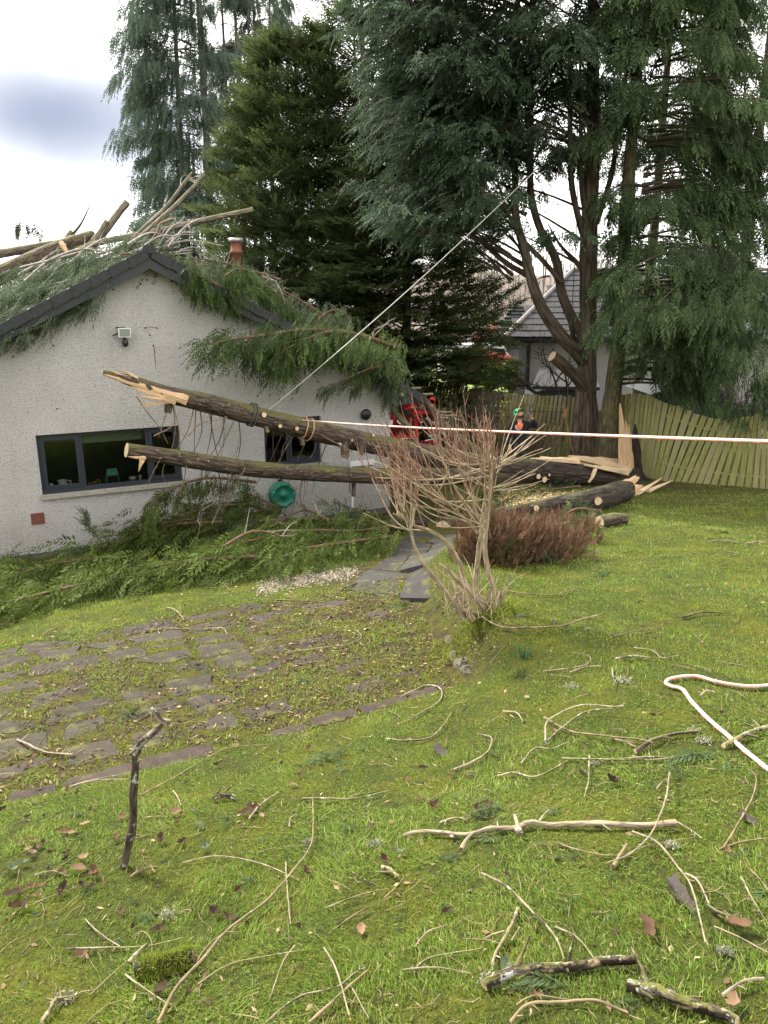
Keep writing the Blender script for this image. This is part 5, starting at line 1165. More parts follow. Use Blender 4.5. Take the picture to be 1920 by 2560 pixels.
# ------------------------------------------------------------------ fallen boughs
def bough(lab, pts, n, size, spread, mat, tpls, dirs, name='conifer_bough', group=None, r0=.03, hang=.5, tint=0., thick=.12, wood='bough_twig', roll=.6, side=None):
    """a limb with flat sprays; dirs: main direction the sprays point in (world)"""
    n = int(n * 1.75); size = size * .95; pts = np.asarray(pts, float); t = T(name, lab, 'branch', pts[0], group); P = spl(pts, 20)
    b = MB(); b.tube(P, [r0, r0 * .7, r0 * .25], 6); b.build('branch', wood, t)
    Tg = np.gradient(P, axis=0); Tg /= np.linalg.norm(Tg, axis=1)[:, None]; f = MB()
    k = rng.random(n) * 19; C_ = np.stack([np.interp(k, np.arange(20), P[:, c]) for c in range(3)], 1); tg = np.stack([np.interp(k, np.arange(20), Tg[:, c]) for c in range(3)], 1)
    la = np.cross(tg, UP); la /= np.linalg.norm(la, axis=1)[:, None] + 1e-9
    if side is not None: la = np.tile(nrm(side), (n, 1))
    sd = rng.normal(0, .5, n); pos = C_ + la * (sd * spread)[:, None] + np.stack([np.zeros(n), np.zeros(n), rng.normal(0, thick, n) - np.abs(sd) * spread * hang * .5], 1)
    X = np.asarray(dirs, float)[None] * rng.uniform(.5, 1.1, n)[:, None] + tg * rng.uniform(-.1, .8, n)[:, None] + la * (sd * .8)[:, None] - UP * (hang * rng.uniform(.0, 1.5, n))[:, None] + rng.normal(0, .28, (n, 3))
    scatter(f, tpls, pos, X, size * rng.uniform(.55, 1.2, n), tint + rng.normal(0, .10, n), roll=roll)
    f.build('foliage', mat, t); return t
def build_boughs():
    L_ = -HU; N_ = SP_SML; left = -HU - HV * .3; gr = 'conifer boughs heaped along the house'
    # on the ground in front of the wall
    def gpt(px, py, h): return G(px, py) + UP * h
    def gb(lab, l, n, size, spread, tint, d=left, hang=.45, thick=.10): bough(lab, [gpt(*q) for q in l], int(n * 1.15), size * .92, spread * 1.1, 'foliage_bough', SP_CED, nrm(d), group=gr, r0=.03, hang=hang, tint=tint, thick=thick * 1.5, roll=.9)
    gb('bright green bough at the left edge of the lawn, lowest of the heap', [(330, 1478, .18), (200, 1500, .2), (80, 1530, .2), (-40, 1555, .18)], 150, .46, .55, .08)
    gb('green bough reaching the left edge just above the lowest one', [(300, 1440, .3), (180, 1450, .3), (60, 1480, .3), (-60, 1500, .25)], 140, .46, .55, .04)
    gb('dark bough close to the plinth at the left edge', [(180, 1420, .15), (90, 1432, .18), (-40, 1445, .2)], 70, .4, .35, -.08)
    gb('broad green bough in the middle of the heap, pointing left', [(640, 1440, .28), (500, 1455, .32), (380, 1470, .3), (260, 1490, .22)], 170, .46, .6, .10)
    gb('green bough below the hose reel with drooping bright tips', [(880, 1372, .3), (760, 1385, .4), (620, 1410, .36), (500, 1440, .26)], 190, .46, .65, .08, d=left - HV * .5)
    gb('bough ending beside the pale gravel', [(980, 1372, .2), (880, 1398, .28), (760, 1420, .28), (660, 1446, .18)], 120, .42, .5, .06, d=left - HV * .6)
    gb('dark bough against the wall right of the air brick', [(560, 1370, .5), (440, 1385, .55), (330, 1400, .4), (230, 1410, .22)], 150, .44, .5, -.06)
    gb('bough rising in a heap under the wide window', [(700, 1350, .55), (600, 1350, .72), (480, 1360, .62), (360, 1385, .4)], 170, .46, .55, .0)
    gb('dark bough lying under the smaller window', [(940, 1345, .3), (820, 1350, .4), (700, 1356, .45), (600, 1372, .4)], 120, .44, .5, -.05)
    gb('bough between the house corner and the bare shrub', [(1000, 1330, .15), (930, 1350, .2), (850, 1360, .22)], 70, .4, .4, -.02)
    bough('young upright sprig pointing up against the wall right of the air brick', [W(270, 1370, -1.0), W(235, 1330, -1.0), W(215, 1292, -1.0)], 30, .26, .14, 'foliage_hang', N_, nrm(UP - HU * .4), hang=-.2, tint=-.02, r0=.012, thick=.05, group=gr)
    bough('arching bough below the wide window sill with hanging green fringes', [W(640, 1205, -1.2), W(540, 1195, -1.3), W(470, 1205, -1.4), W(400, 1240, -1.5), W(362, 1290, -1.5)], 150, .36, .30, 'foliage_bough', N_, nrm(-HU * .4 - UP), hang=.9, tint=.02, thick=.08, group=gr)
    bough('thin dark branch with small sprays crossing in front of the hose reel', [W(600, 1228, -1.0), W(680, 1262, -1.0), W(740, 1310, -1.1), W(800, 1345, -1.3)], 36, .28, .2, 'foliage_hang', N_, nrm(-UP - HU * .3), hang=.8, tint=-.06, r0=.022, group=gr)
    bough('loose sprays hanging beside the drain pipe under the lower stem', [W(830, 1255, -.8), W(870, 1268, -.8), W(930, 1275, -.8)], 26, .26, .2, 'foliage_hang', N_, nrm(-UP - HU * .2), hang=.7, tint=-.08, r0=.012, group=gr)
    for (a, m, e, lab) in (((330, 1385), (470, 1378), (520, 1380), 'thin bent branch lying on top of the heap left of centre'), ((820, 1360), (760, 1352), (680, 1378), 'brown branch curving over the heap under the smaller window'), ((560, 1445), (640, 1430), (720, 1420), 'reddish bare branch poking out of the heap near the gravel')):
        lone_limb('bare_branch', lab, 'branch', [gpt(a[0], a[1], .45), gpt(m[0], m[1], .6), gpt(e[0], e[1], .45)], [.022, .018, .008], 'bough_twig', n=6, twigs=5, tl=.4)
    for k, (px, py, v, h, lab) in enumerate(((560, 1090, -1.9, .0, 'tall pale twig leaning across the wall between the windows'), (470, 1260, -1.8, 0, 'bent pale twig rising from the heap below the wide window'), (700, 1240, -1.7, 0, 'thin curved dark twig in front of the hose reel'))):
        a = W(px - 30, py + 220, v); e = W(px + 40, py - 10, v); lone_limb('thin_twig', lab, 'twig', [a, (a + e) / 2 + HU * .1, e], [.012, .010, .004], 'stick_tan' if k < 2 else 'dark_twig', n=5, twigs=3)
    # hanging over the right verge
    rg = 'boughs hanging over the right verge of the roof'
    H_ = 'foliage_hang'; RF = 'foliage_roof'
    def rb(lab, l, n, size, spread, mat, d, hang=.8, tint=0., thick=.12, r0=.035, side=None): bough(lab, pts_v(l), n, size, spread, mat, N_, nrm(d), group=rg, hang=hang, tint=tint, thick=thick, r0=r0, side=side)
    rb('grey green bough draped just right of the ridge', [(700, 700, 1.0), (600, 668, .6), (520, 650, .1), (450, 645, -.25)], 130, .40, .34, RF, -UP - HU * .1, 1.0, .04)
    rb('bough hanging below the chimney pot in long grey green fringes', [(720, 760, .6), (650, 700, .3), (600, 672, -.1), (560, 690, -.4)], 150, .44, .38, H_, -UP + HU * .15, 1.1, .02)
    rb('bough lying along the verge left of the chimney pot', [(620, 765, -.1), (560, 722, -.3), (500, 690, -.4), (468, 672, -.4)], 110, .40, .26, H_, -UP + HU * .3, 1.0, -.02)
    rb('large green bough reaching left across the gable, longest of the hanging ones', [(860, 830, -.5), (760, 825, -.8), (660, 838, -1.0), (580, 850, -1.1), (505, 862, -1.2)], 230, .46, .40, H_, -HU * .9 - UP * .5, .55, .02, .14, .05)
    rb('bright green bough in the centre of the hanging mass', [(1000, 870, -.3), (900, 838, -.6), (820, 830, -.8), (740, 860, -1.0), (690, 890, -1.1)], 220, .48, .42, H_, -HU * .5 - UP * .8, .8, .12, .14, .05)
    rb('dark bough hanging behind the bright green one', [(860, 850, -.2), (780, 845, -.4), (700, 860, -.5), (620, 870, -.6)], 150, .46, .40, H_, -HU * .5 - UP, .9, -.14)
    rb('narrow bough hanging alone over the wall above the round vent', [(1000, 910, -.3), (930, 920, -.5), (860, 950, -.7), (800, 978, -.8)], 80, .34, .16, H_, -HU - UP * .5, .5, .04, .05, .025)
    rb('short sprig hanging under the verge right of the narrow bough', [(930, 900, -.3), (905, 940, -.4), (882, 978, -.5)], 34, .28, .10, H_, -UP - HU * .3, .8, -.05, .04, .015)
    rb('grey green bough drooping over the boxed eave', [(900, 860, .0), (950, 880, -.2), (985, 925, -.5), (965, 990, -.6)], 120, .38, .24, RF, -UP - HU * .1, 1.0, .0)
    rb('blue green bough with bare ribs arching over the right slope', [(800, 860, .6), (790, 815, .6), (820, 780, .5), (860, 780, .4), (885, 820, .2)], 90, .30, .20, RF, -UP, 1.0, -.02)
    rb('bough lying on the tiles behind the chimney side of the slope', [(830, 800, 1.2), (740, 745, 1.2), (660, 705, 1.2), (600, 670, 1.0)], 150, .42, .45, RF, -UP * .6 - HU * .3, .7, -.02)
    rb('bough at the lower end of the right slope', [(1010, 930, .8), (930, 885, .8), (850, 840, .8)], 100, .42, .40, H_, -UP * .8 - HU * .2, .7, -.06)
    # lying over the left slope
    rg = 'boughs lying on the left slope of the roof'
    for lab, l, n, spread, tint in (('pale grey green bough lowest on the left slope', [(160, 772, .0), (90, 800, .0), (20, 822, .0), (-60, 850, .0)], 130, .40, .02),
        ('bright tipped bough along the left verge', [(260, 725, .1), (190, 760, .1), (110, 790, .1), (50, 815, .1)], 130, .35, .12),
        ('grey green bough high on the left slope', [(340, 650, .5), (260, 680, .6), (180, 705, .7), (90, 730, .8)], 150, .45, -.02),
        ('bough at the left edge below the thick trunk', [(150, 715, 1.2), (60, 735, 1.3), (-60, 765, 1.4)], 130, .5, .0),
        ('bough just left of the ridge', [(395, 630, .4), (340, 640, .4), (270, 665, .4), (210, 700, .4)], 120, .36, .0),
        ('bough covering the middle of the left slope', [(240, 700, .3), (150, 740, .4), (60, 775, .5), (-40, 805, .5)], 150, .45, -.04),
        ('bough under the long limb left of the ridge', [(300, 640, 1.6), (220, 662, 1.7), (130, 690, 1.8)], 130, .5, -.02),
        ('bough piled high below the thick trunk on the left slope', [(260, 650, 2.2), (170, 672, 2.2), (60, 705, 2.2), (-60, 735, 2.2)], 150, .5, .02),
        ('bough between the verge and the thick trunk, left of the long limb', [(300, 668, .9), (210, 690, 1.0), (100, 720, 1.0), (0, 745, 1.0)], 150, .5, .06),
        ('bough lying against the front of the thick trunk on the roof', [(250, 618, 2.7), (150, 648, 2.8), (40, 680, 2.9), (-50, 705, 2.9)], 150, .4, .08),
        ('pale bough on the crest of the left slope below the sawn-off stubs', [(340, 604, 1.5), (250, 634, 1.6), (150, 664, 1.7), (50, 700, 1.7)], 150, .4, .06),
        ('bough at the ridge below the two straight limbs', [(440, 610, 1.4), (380, 600, 1.4), (320, 610, 1.4)], 80, .35, -.02)):
        bough(lab, pts_v(l), n, .42, spread, RF, N_, nrm(-HU * .8 - UP * .5), group=rg, hang=.4, tint=tint, thick=.10, wood='grey_twig')
    bough('dark sprig silhouetted on the sky above the left slope', pts_v([(110, 580, 5), (80, 560, 5), (48, 556, 5), (40, 570, 5)]), 22, .40, .10, 'foliage_deep', SP_WEEP, nrm(-UP), hang=1.2, tint=-.05, thick=.04, r0=.012)
    bough('large sprays standing behind the crossing limbs on the ridge', pts_v([(470, 560, 3.5), (420, 540, 3.6), (370, 560, 3.6), (330, 590, 3.6)]), 90, .5, .5, 'foliage_blue', SP_WEEP, nrm(-HU * .5 - UP * .4), hang=.3, tint=.02, r0=.02)
    # small boughs by the trunk and the man
    bough('dark sprays lying by the thick dark log', [G(1500, 1300) + UP * .15, G(1440, 1310) + UP * .25, G(1390, 1330) + UP * .2], 60, .32, .4, 'foliage_cedar', N_, nrm(-UP - HU * .2), hang=.5, tint=-.08)
    bough('grey green sprays standing between the red machine and the man', [D(1215, 1085, 19.2), D(1190, 1055, 19.2), D(1150, 1030, 19.2), D(1120, 1045, 19.2)], 70, .5, .4, 'foliage_cedar', N_, nrm(-UP + HU * .2), hang=.8, tint=.0)
    bough('dark sprays hanging between the shrub and the trunk', [W(1230, 1160, -1.9), W(1225, 1200, -1.9), W(1215, 1240, -1.9)], 34, .36, .25, 'foliage_cedar', N_, nrm(-UP), hang=1., tint=-.06)
    bough('low green sprays under the forked trunk', [W(1450, 1215, -1.9), W(1390, 1222, -1.9), W(1340, 1226, -1.9)], 40, .3, .25, 'foliage_cedar', N_, nrm(-HU - UP * .4), hang=.4, tint=.0)
    bough('sprays in front of the red brown heather', [G(1420, 1360) + UP * .3, G(1360, 1380) + UP * .3, G(1330, 1410) + UP * .15], 40, .3, .25, 'foliage_cedar', N_, nrm(-UP), hang=.8, tint=.0)
build_boughs()
# ------------------------------------------------------------------ ropes and cables
def build_ropes():
    def rope(name, lab, P, r, mat, fleck=False):
        P = np.asarray(P, float); t = T(name, lab, 'rope', P[0]); b = MB(); b.tube(P, r, 8); b.build('rope', mat, t)
        if fleck:                                        # red tracer yarns winding round the sheath
            ln = np.concatenate([[0], np.cumsum(np.linalg.norm(np.diff(P, axis=0), axis=1))]); m = MB(); s = .1
            rr = np.max(r) if np.ndim(r) else r
            while s < ln[-1]:
                q = [np.array([np.interp(s + .10 * f, ln, P[:, c]) for c in range(3)]) for f in (0, .33, .66, 1)]
                d = nrm(q[3] - q[0]); X = nrm(np.cross(UP, d)); Y = np.cross(d, X)
                for ph in (3.6, 5.2): m.tube([q[i] + rr * 1.0 * (math.cos(ph + i * .5) * X + math.sin(ph + i * .5) * -Y * -1) for i in range(4)], .0026, 4)
                s += .16
            o = m.build('tracer_yarn', 'rope_fleck', t); stuff(o)
        return t
    a = W(752, 1050, -1.60); e = D(2160, 1112, 3.6); P = a + np.linspace(0, 1.7, 90)[:, None] * (e - a); P[:, 2] -= .03 * np.sin(np.linspace(0, math.pi * 1.7, 90))
    rope('taut_rope', 'taut white rope with red flecks running from the upper fallen stem out to the right', P, .0108, 'rope', True)
    a = W(662, 1034, -1.60); e = D(1345, 420, 16.6); P = a + np.linspace(0, 1, 30)[:, None] * (e - a); P[:, 2] -= .10 * np.sin(np.linspace(0, math.pi, 30))
    rope('thin_cable', 'thin pale cable slanting up from the upper fallen stem into the many-stemmed conifer', P, .009, 'cable_steel')
    px = [(2900, 1650), (2500, 1690), (2200, 1700), (2040, 1708), (1900, 1723), (1850, 1722), (1790, 1712), (1745, 1699), (1705, 1699), (1672, 1706), (1664, 1716), (1680, 1724), (1706, 1732), (1728, 1762), (1770, 1806), (1815, 1845), (1860, 1885), (1915, 1930), (1990, 1990), (2090, 2080), (2230, 2230), (2500, 2400)]
    rope('slack_rope', 'slack pink and white rope looping over the grass at the right edge', spl([G(*q) + UP * .022 for q in px], 150), .0115, 'rope', True)
    P = [D(1090, 1021, 21.0), D(1250, 1025, 21.0), D(1405, 1030, 20.6)]
    rope('tag_line', 'thin dark line stretched level behind the man in the green helmet', spl(P, 20), .008, 'sling_dark')
    c = D(1412, 1030, 20.4); t = T('pulley_block', 'small brown pulley block hanging by the thick trunk', 'pulley', c)
    b = MB(); b.lathe(c - np.array([0, .04, 0]), (0, 1, 0), [(.0, 0), (.07, .005), (.075, .03), (.05, .04), (.075, .05), (.07, .08), (0, .085)], 14); b.build('sheave', 'dark_bark_scrap', t)
    b = MB(); b.box(c + np.array([0, -.045, .01]), np.eye(3), (.055, .006, .13)); b.box(c + np.array([0, .05, .01]), np.eye(3), (.055, .006, .13)); b.build('cheek_plate', 'tan_wood', t)
    rope('hanging_rope', 'dark rope hanging from the pulley block down to the grass', spl([c - UP * .12, D(1420, 1075, 20.3), D(1432, 1130, 20.2), D(1440, 1160, 20.1)], 12), .012, 'sling_tan')
    P = [D(1448, 330, 20.0), D(1440, 600, 20.0), D(1428, 800, 20.0), D(1418, 1000, 20.1), D(1412, 1020, 20.3)]
    rope('hanging_rope', 'dark climbing rope hanging straight down in front of the many-stemmed conifer', spl(P, 24), .012, 'sling_dark')
build_ropes()

# ------------------------------------------------------------------ red machine behind the house corner
def build_machine():
    y = 21.5; c = D(1035, 1100, y); t = T('red_loader', 'red steel frame with mesh panels and white hoops parked behind the house corner', 'machine', (c[0], c[1], gz(c[0], c[1])))
    Q = lambda px, py, d=0.: D(px, py, y + d)
    def bar(name, pts, w, mat='red_paint'):
        b = MB(); P = [Q(*p) for p in pts]
        for a, e in zip(P[:-1], P[1:]): d = nrm(e - a); s = nrm(np.cross(d, (0, 1, 0))); b.box((a + e) / 2, (d, s, (0, 1, 0)), (np.linalg.norm(e - a) / 2, w, w))
        b.build(name, mat, t)
    bar('frame_post', [(1036, 985), (1041, 1060), (1043, 1120)], .055); bar('frame_post', [(966, 1000), (972, 1130)], .06)
    bar('boom', [(1078, 1000), (1084, 1020), (1087, 1060), (1090, 1125)], .06); bar('top_bar', [(966, 1008), (1078, 1004)], .05); bar('top_bar', [(1040, 1030), (1084, 1032)], .035)
    bar('brace', [(975, 1055), (1036, 1008)], .03); bar('brace', [(1046, 1045), (1082, 1068)], .028); bar('lower_bar', [(972, 1092), (1043, 1092)], .045); bar('lower_bar', [(1043, 1105), (1090, 1108)], .04)
    b = MB(); b.lathe(Q(1081, 1001, -.06), (0, 1, 0), [(.0, 0), (.09, .0), (.10, .02), (.10, .10), (.09, .12), (0, .12)], 16); b.build('boom_head', 'red_paint', t)
    for x0, x1, y0, y1 in ((974, 1034, 1014, 1088), (1046, 1082, 1012, 1030)):
        o = MB(); nx, nz = (12, 13) if x1 - x0 > 50 else (8, 4)
        for i in range(nx + 1): f = i / nx; o.tube([Q(x0 + (x1 - x0) * f, y0, .03), Q(x0 + (x1 - x0) * f, y1, .03)], .009, 4)
        for j in range(nz + 1): f = j / nz; o.tube([Q(x0, y0 + (y1 - y0) * f, .04), Q(x1, y0 + (y1 - y0) * f, .04)], .009, 4)
        stuff(o.build('mesh_panel', 'red_mesh', t))
    b = MB(); b.prism([Q(974, 1012, .25), Q(1034, 1012, .25), Q(1034, 1050, .25), Q(974, 1075, .25)], (0, .06, 0)); b.build('side_panel', 'red_paint', t)
    b = MB(); b.prism([Q(1046, 1012, .3), Q(1080, 1012, .3), Q(1080, 1038, .3), Q(1046, 1040, .3)], (0, .06, 0)); b.build('side_panel', 'red_paint', t)
    b = MB(); b.prism([Q(974, 1050, -.07), Q(982, 1050, -.07), Q(982, 1066, -.07), Q(974, 1066, -.07)], (0, .012, 0)); b.build('warning_plate', 'white_paint', t)
    for pts in ([(1005, 1062), (998, 1058), (994, 1053), (1002, 1051), (1010, 1055)], [(1050, 1058), (1062, 1052), (1068, 1044)], [(1102, 1043), (1118, 1045), (1134, 1050), (1122, 1055), (1108, 1056)], [(1068, 1047), (1082, 1056), (1108, 1056)]):
        b = MB(); b.tube(spl([Q(*q, -.15) for q in pts], 16), .022, 7); b.build('white_hoop', 'white_paint', t)
    for a, e in (((1000, 1098), (1022, 1096)), ((1062, 1102), (1098, 1095)), ((1072, 1090), (1100, 1087))): b = MB(); b.tube([Q(*a, -.15), Q(*e, -.15)], .02, 6); b.build('white_rail', 'white_paint', t)
    for px in (985, 1030, 1080):
        p = Q(px, 1130); b = MB(); p[2] = gz(p[0], p[1]) + .2; b.lathe(p - np.array([0, .1, 0]), (0, 1, 0), [(.18, 0), (.2, .03), (.2, .17), (.18, .2)], 14); b.build('wheel', 'tyre', t)
    b = MB(); p = Q(1045, 1098, -.1); b.lathe(p, (0, -1, 0), [(.06, 0), (.06, .04), (.02, .05)], 12); b.build('hydraulic_valve', 'black_plastic', t)
build_machine()

# ------------------------------------------------------------------ the man
def skinned(name, verts, edges, radii, mat, parent, sub=2):
    me = bpy.data.meshes.new(name); off = np.array(wloc(parent)); me.from_pydata([tuple(np.asarray(v) - off) for v in verts], edges, []); me.update()
    o = bpy.data.objects.new(name, me); COL.objects.link(o); o.parent = parent; me.materials.append(MATS[mat])
    m = o.modifiers.new('skin', 'SKIN'); m.use_smooth_shade = True
    for i, r in enumerate(radii): d = me.skin_vertices[0].data[i]; d.radius = (r, r) if np.isscalar(r) else r; d.use_root = (i == 0)
    s = o.modifiers.new('sub', 'SUBSURF'); s.levels = sub; s.render_levels = sub
    return o
def build_man():
    p = D(1293, 1212, 17.9); gzz = gz(p[0], p[1]); base = np.array([p[0], p[1], gzz]); hd = D(1287, 1018, 17.9)[2]; k = (hd - gzz) / 1.86
    t = T('person', 'man in green helmet, dark jacket and orange shirt raising a phone', 'person', base)
    # body frame: x right in the picture, y away, z up
    def q(x, y, z): return base + np.array([x, y, z]) * k
    J = {'pel': (0, 0, .98), 'wst': (-.005, .0, 1.12), 'chs': (-.01, -.01, 1.32), 'nck': (-.015, -.0, 1.50), 'hb': (-.02, -.03, 1.60),
         'ls': (.19, .0, 1.45), 'le': (.39, -.10, 1.40), 'lw': (.24, -.20, 1.62), 'lh': (.215, -.23, 1.70),
         'rs': (-.205, .01, 1.44), 're': (-.27, .03, 1.16), 'rw': (-.25, -.10, .93), 'rh': (-.24, -.14, .85),
         'lhip': (.095, 0, .93), 'lk': (.115, -.03, .50), 'la': (.13, .02, .09), 'lt': (.14, -.14, .035),
         'rhip': (-.095, 0, .93), 'rk': (-.10, -.02, .50), 'ra': (-.12, .03, .09), 'rt': (-.14, -.13, .035)}
    def sk(name, keys, edges, radii, mat, sub=2, extra=None):
        V = [q(*J[x]) for x in keys]; E_ = [(keys.index(a), keys.index(b)) for a, b in edges]
        return skinned(name, V, E_, [np.array(r) * k if np.ndim(r) else r * k for r in radii], mat, t, sub)
    keys = ['pel', 'wst', 'chs', 'nck', 'hb', 'ls', 'le', 'lw', 'lh', 'rs', 're', 'rw', 'rh', 'lhip', 'lk', 'la', 'lt', 'rhip', 'rk', 'ra', 'rt']
    # fingers of both hands continue the body chain
    def hand(tag_, wrist, palm, fdirs, tdir):
        pv = np.array(J[palm]); n0 = []
        for i, d in enumerate(fdirs):
            a, b_ = pv + np.array(d[0]), pv + np.array(d[1]); J[f'{tag_}{i}a'] = tuple(a); J[f'{tag_}{i}b'] = tuple(b_); n0.append((palm, f'{tag_}{i}a')); n0.append((f'{tag_}{i}a', f'{tag_}{i}b'))
        a, b_ = pv + np.array(tdir[0]), pv + np.array(tdir[1]); J[f'{tag_}ta'] = tuple(a); J[f'{tag_}tb'] = tuple(b_); n0.append((wrist, f'{tag_}ta')); n0.append((f'{tag_}ta', f'{tag_}tb')); return n0
    eh = hand('lf', 'lw', 'lh', [((-.045 + .022 * i, -.035, .045 - .004 * abs(i - 1.5)), (-.07 + .024 * i, -.05, .055)) for i in range(4)], ((-.05, -.0, .0), (-.075, -.015, .035)))
    eh += hand('rf', 'rw', 'rh', [((-.03 + .02 * i, -.02, -.05), (-.028 + .018 * i, -.045, -.085 + .006 * abs(i - 1.5))) for i in range(4)], ((.035, -.03, -.02), (.03, -.06, -.05)))
    ks = keys + [x for x in J if x not in keys]
    rad = {'pel': (.14, .10), 'wst': (.13, .095), 'chs': (.16, .11), 'nck': .058, 'hb': .055, 'ls': .06, 'le': .042, 'lw': .03, 'lh': (.04, .022), 'rs': .06, 're': .042, 'rw': .03, 'rh': (.04, .022), 'lhip': .085, 'lk': .055, 'la': .04, 'lt': .035, 'rhip': .085, 'rk': .055, 'ra': .04, 'rt': .035}
    ed = [('pel', 'wst'), ('wst', 'chs'), ('chs', 'nck'), ('nck', 'hb'), ('chs', 'ls'), ('ls', 'le'), ('le', 'lw'), ('lw', 'lh'), ('chs', 'rs'), ('rs', 're'), ('re', 'rw'), ('rw', 'rh'), ('pel', 'lhip'), ('lhip', 'lk'), ('lk', 'la'), ('la', 'lt'), ('pel', 'rhip'), ('rhip', 'rk'), ('rk', 'ra'), ('ra', 'rt')] + eh
    sk('body', ks, ed, [rad.get(x, .0095) for x in ks], 'skin')
    J['lwc'] = tuple(np.array(J['lw']) * .93 + np.array(J['le']) * .07); J['rwc'] = tuple(np.array(J['rw']) * .95 + np.array(J['re']) * .05); J['hem'] = (0, 0, .93); J['nk2'] = (-.012, .01, 1.47)
    sk('jacket', ['wst', 'hem', 'chs', 'nk2', 'ls', 'le', 'lwc', 'rs', 're', 'rwc'], [('hem', 'wst'), ('wst', 'chs'), ('chs', 'nk2'), ('chs', 'ls'), ('ls', 'le'), ('le', 'lwc'), ('chs', 'rs'), ('rs', 're'), ('re', 'rwc')],
       [(.175, .135), (.18, .14), (.205, .145), (.085, .08), .088, .068, .052, .088, .068, .052], 'jacket_navy')
    sk('trousers', ['pel', 'lhip', 'lk', 'la', 'rhip', 'rk', 'ra'], [('pel', 'lhip'), ('lhip', 'lk'), ('lk', 'la'), ('pel', 'rhip'), ('rhip', 'rk'), ('rk', 'ra')], [(.165, .125), .112, .088, .075, .112, .088, .075], 'trouser_dark')
    for a, b_ in (('la', 'lt'), ('ra', 'rt')): sk('boot', [a, b_], [(a, b_)], [.062, .052], 'black_plastic', 2)
    b = MB(); P = []
    for i in range(25): a = 2 * math.pi * i / 24; P.append(q(.178 * math.cos(a), .138 * math.sin(a), .915 + .012 * math.cos(a)))
    b.tube(P, .016 * k, 6, cap=False, flat=1.0); b.build('shirt_hem', 'orange_cloth', t)
    b = MB(); b.prism([q(-.075, -.135, 1.475), q(.055, -.135, 1.475), q(.03, -.158, 1.40), q(-.012, -.162, 1.345), q(-.05, -.158, 1.40)], (0, .04 * k, 0)); b.build('shirt_collar', 'orange_cloth', t)
    # head tipped back, face up and to the right
    fwd = nrm((.42, -.72, .52)); upv = nrm(np.array([-.30, .38, .86])); upv = nrm(upv - fwd * (upv @ fwd)); rt = np.cross(fwd, upv); A = np.stack([rt, fwd, upv]); c = np.array(J['hb']) + upv * .085 + fwd * .02
    Hh = lambda x, y, z: base + (c + A.T @ np.array([x, y, z])) * k
    b = MB(); V = []; n, m = 18, 14
    for i in range(m + 1):
        th = math.pi * i / m
        for j in range(n):
            ph = 2 * math.pi * j / n; x, y, z = .078 * math.sin(th) * math.cos(ph), .098 * math.sin(th) * math.sin(ph), .118 * math.cos(th)
            if z < -.02: x *= 1 + 1.6 * (z + .02); y = y * (1 + .6 * (z + .02)) + .012 * (y > 0)
            if y > .06 and abs(z + .012) < .03 and abs(x) < .022: y += .028
            V.append(Hh(x, y, z))
    idx = np.arange((m + 1) * n).reshape(m + 1, n); j = np.roll(np.arange(n), -1); b.add(V, np.stack([idx[:-1], idx[1:], idx[1:][:, j], idx[:-1][:, j]], -1).reshape(-1, 4), smooth=True); b.build('head', 'skin', t)
    for s in (-1, 1):
        b = MB(); b.ball(Hh(s * .032, .082, .018), .012 * k, 8, 6); b.build('eye', 'black_plastic', t)
        b = MB(); b.ball(Hh(s * .082, -.005, -.005), np.array([.012, .025, .035]) * k, 8, 6, axes=A); b.build('ear', 'skin', t)
        b = MB(); b.lathe(Hh(s * .085, -.01, .01), A.T @ np.array([s, 0, 0]), [(.045 * k, 0), (.048 * k, .02 * k), (.04 * k, .045 * k), (0, .05 * k)], 12); b.build('ear_defender', 'helmet_green' if s < 0 else 'helmet_green', t)
    b = MB(); b.tube([Hh(-.07, .06, .022), Hh(-.05, .10, .02), Hh(-.01, .108, .02), Hh(.01, .108, .02), Hh(.05, .10, .02), Hh(.07, .06, .022)], .007 * k, 6); b.build('glasses', 'red_mesh', t)
    b = MB(); b.tube([Hh(-.02, .095, -.055), Hh(0, .1, -.053), Hh(.02, .095, -.055)], .006 * k, 6); b.build('mouth', 'red_mesh', t)
    b = MB(); b.tube(spl([Hh(-.072, .02, -.03), Hh(-.06, .06, -.075), Hh(0, .088, -.10), Hh(.06, .06, -.075), Hh(.072, .02, -.03)], 14), [.012 * k, .024 * k, .028 * k, .024 * k, .012 * k], 8, jit=.1); b.build('beard', 'beard_dark', t)
    hl = MB(); prof = [(.112, -.01), (.116, .02), (.108, .06), (.085, .10), (.045, .122), (0, .128)]
    n = 20; V = [Hh(r * .92 * math.cos(2 * math.pi * i / n), -.012 + r * 1.1 * math.sin(2 * math.pi * i / n), z + .03) for r, z in prof for i in range(n)]; idx = np.arange(len(prof) * n).reshape(len(prof), n); j = np.roll(np.arange(n), -1)
    F = np.stack([idx[:-1], idx[:-1][:, j], idx[1:][:, j], idx[1:]], -1).reshape(-1, 4); hl.add(V, F, smooth=True); hl.build('helmet', 'helmet_green', t)
    b = MB(); V = []
    for i in range(13):
        a = math.pi * (i / 12); V += [Hh(.106 * math.cos(a), .0 + .118 * math.sin(a), .035), Hh(.112 * math.cos(a), .01 + .185 * math.sin(a), .05), Hh(.104 * math.cos(a), .0 + .122 * math.sin(a), .085)]
    F = []
    for i in range(12): F += [(3 * i, 3 * i + 1, 3 * i + 4, 3 * i + 3), (3 * i + 1, 3 * i + 2, 3 * i + 5, 3 * i + 4)]
    b.add(V, F, smooth=True); b.build('helmet_peak', 'helmet_black', t)
    ph = q(*(np.array(J['lh']) + np.array([-.045, -.05, .075]))); g = T('phone', 'pale phone held up in the raised hand of the man', 'phone', ph - UP * .06)
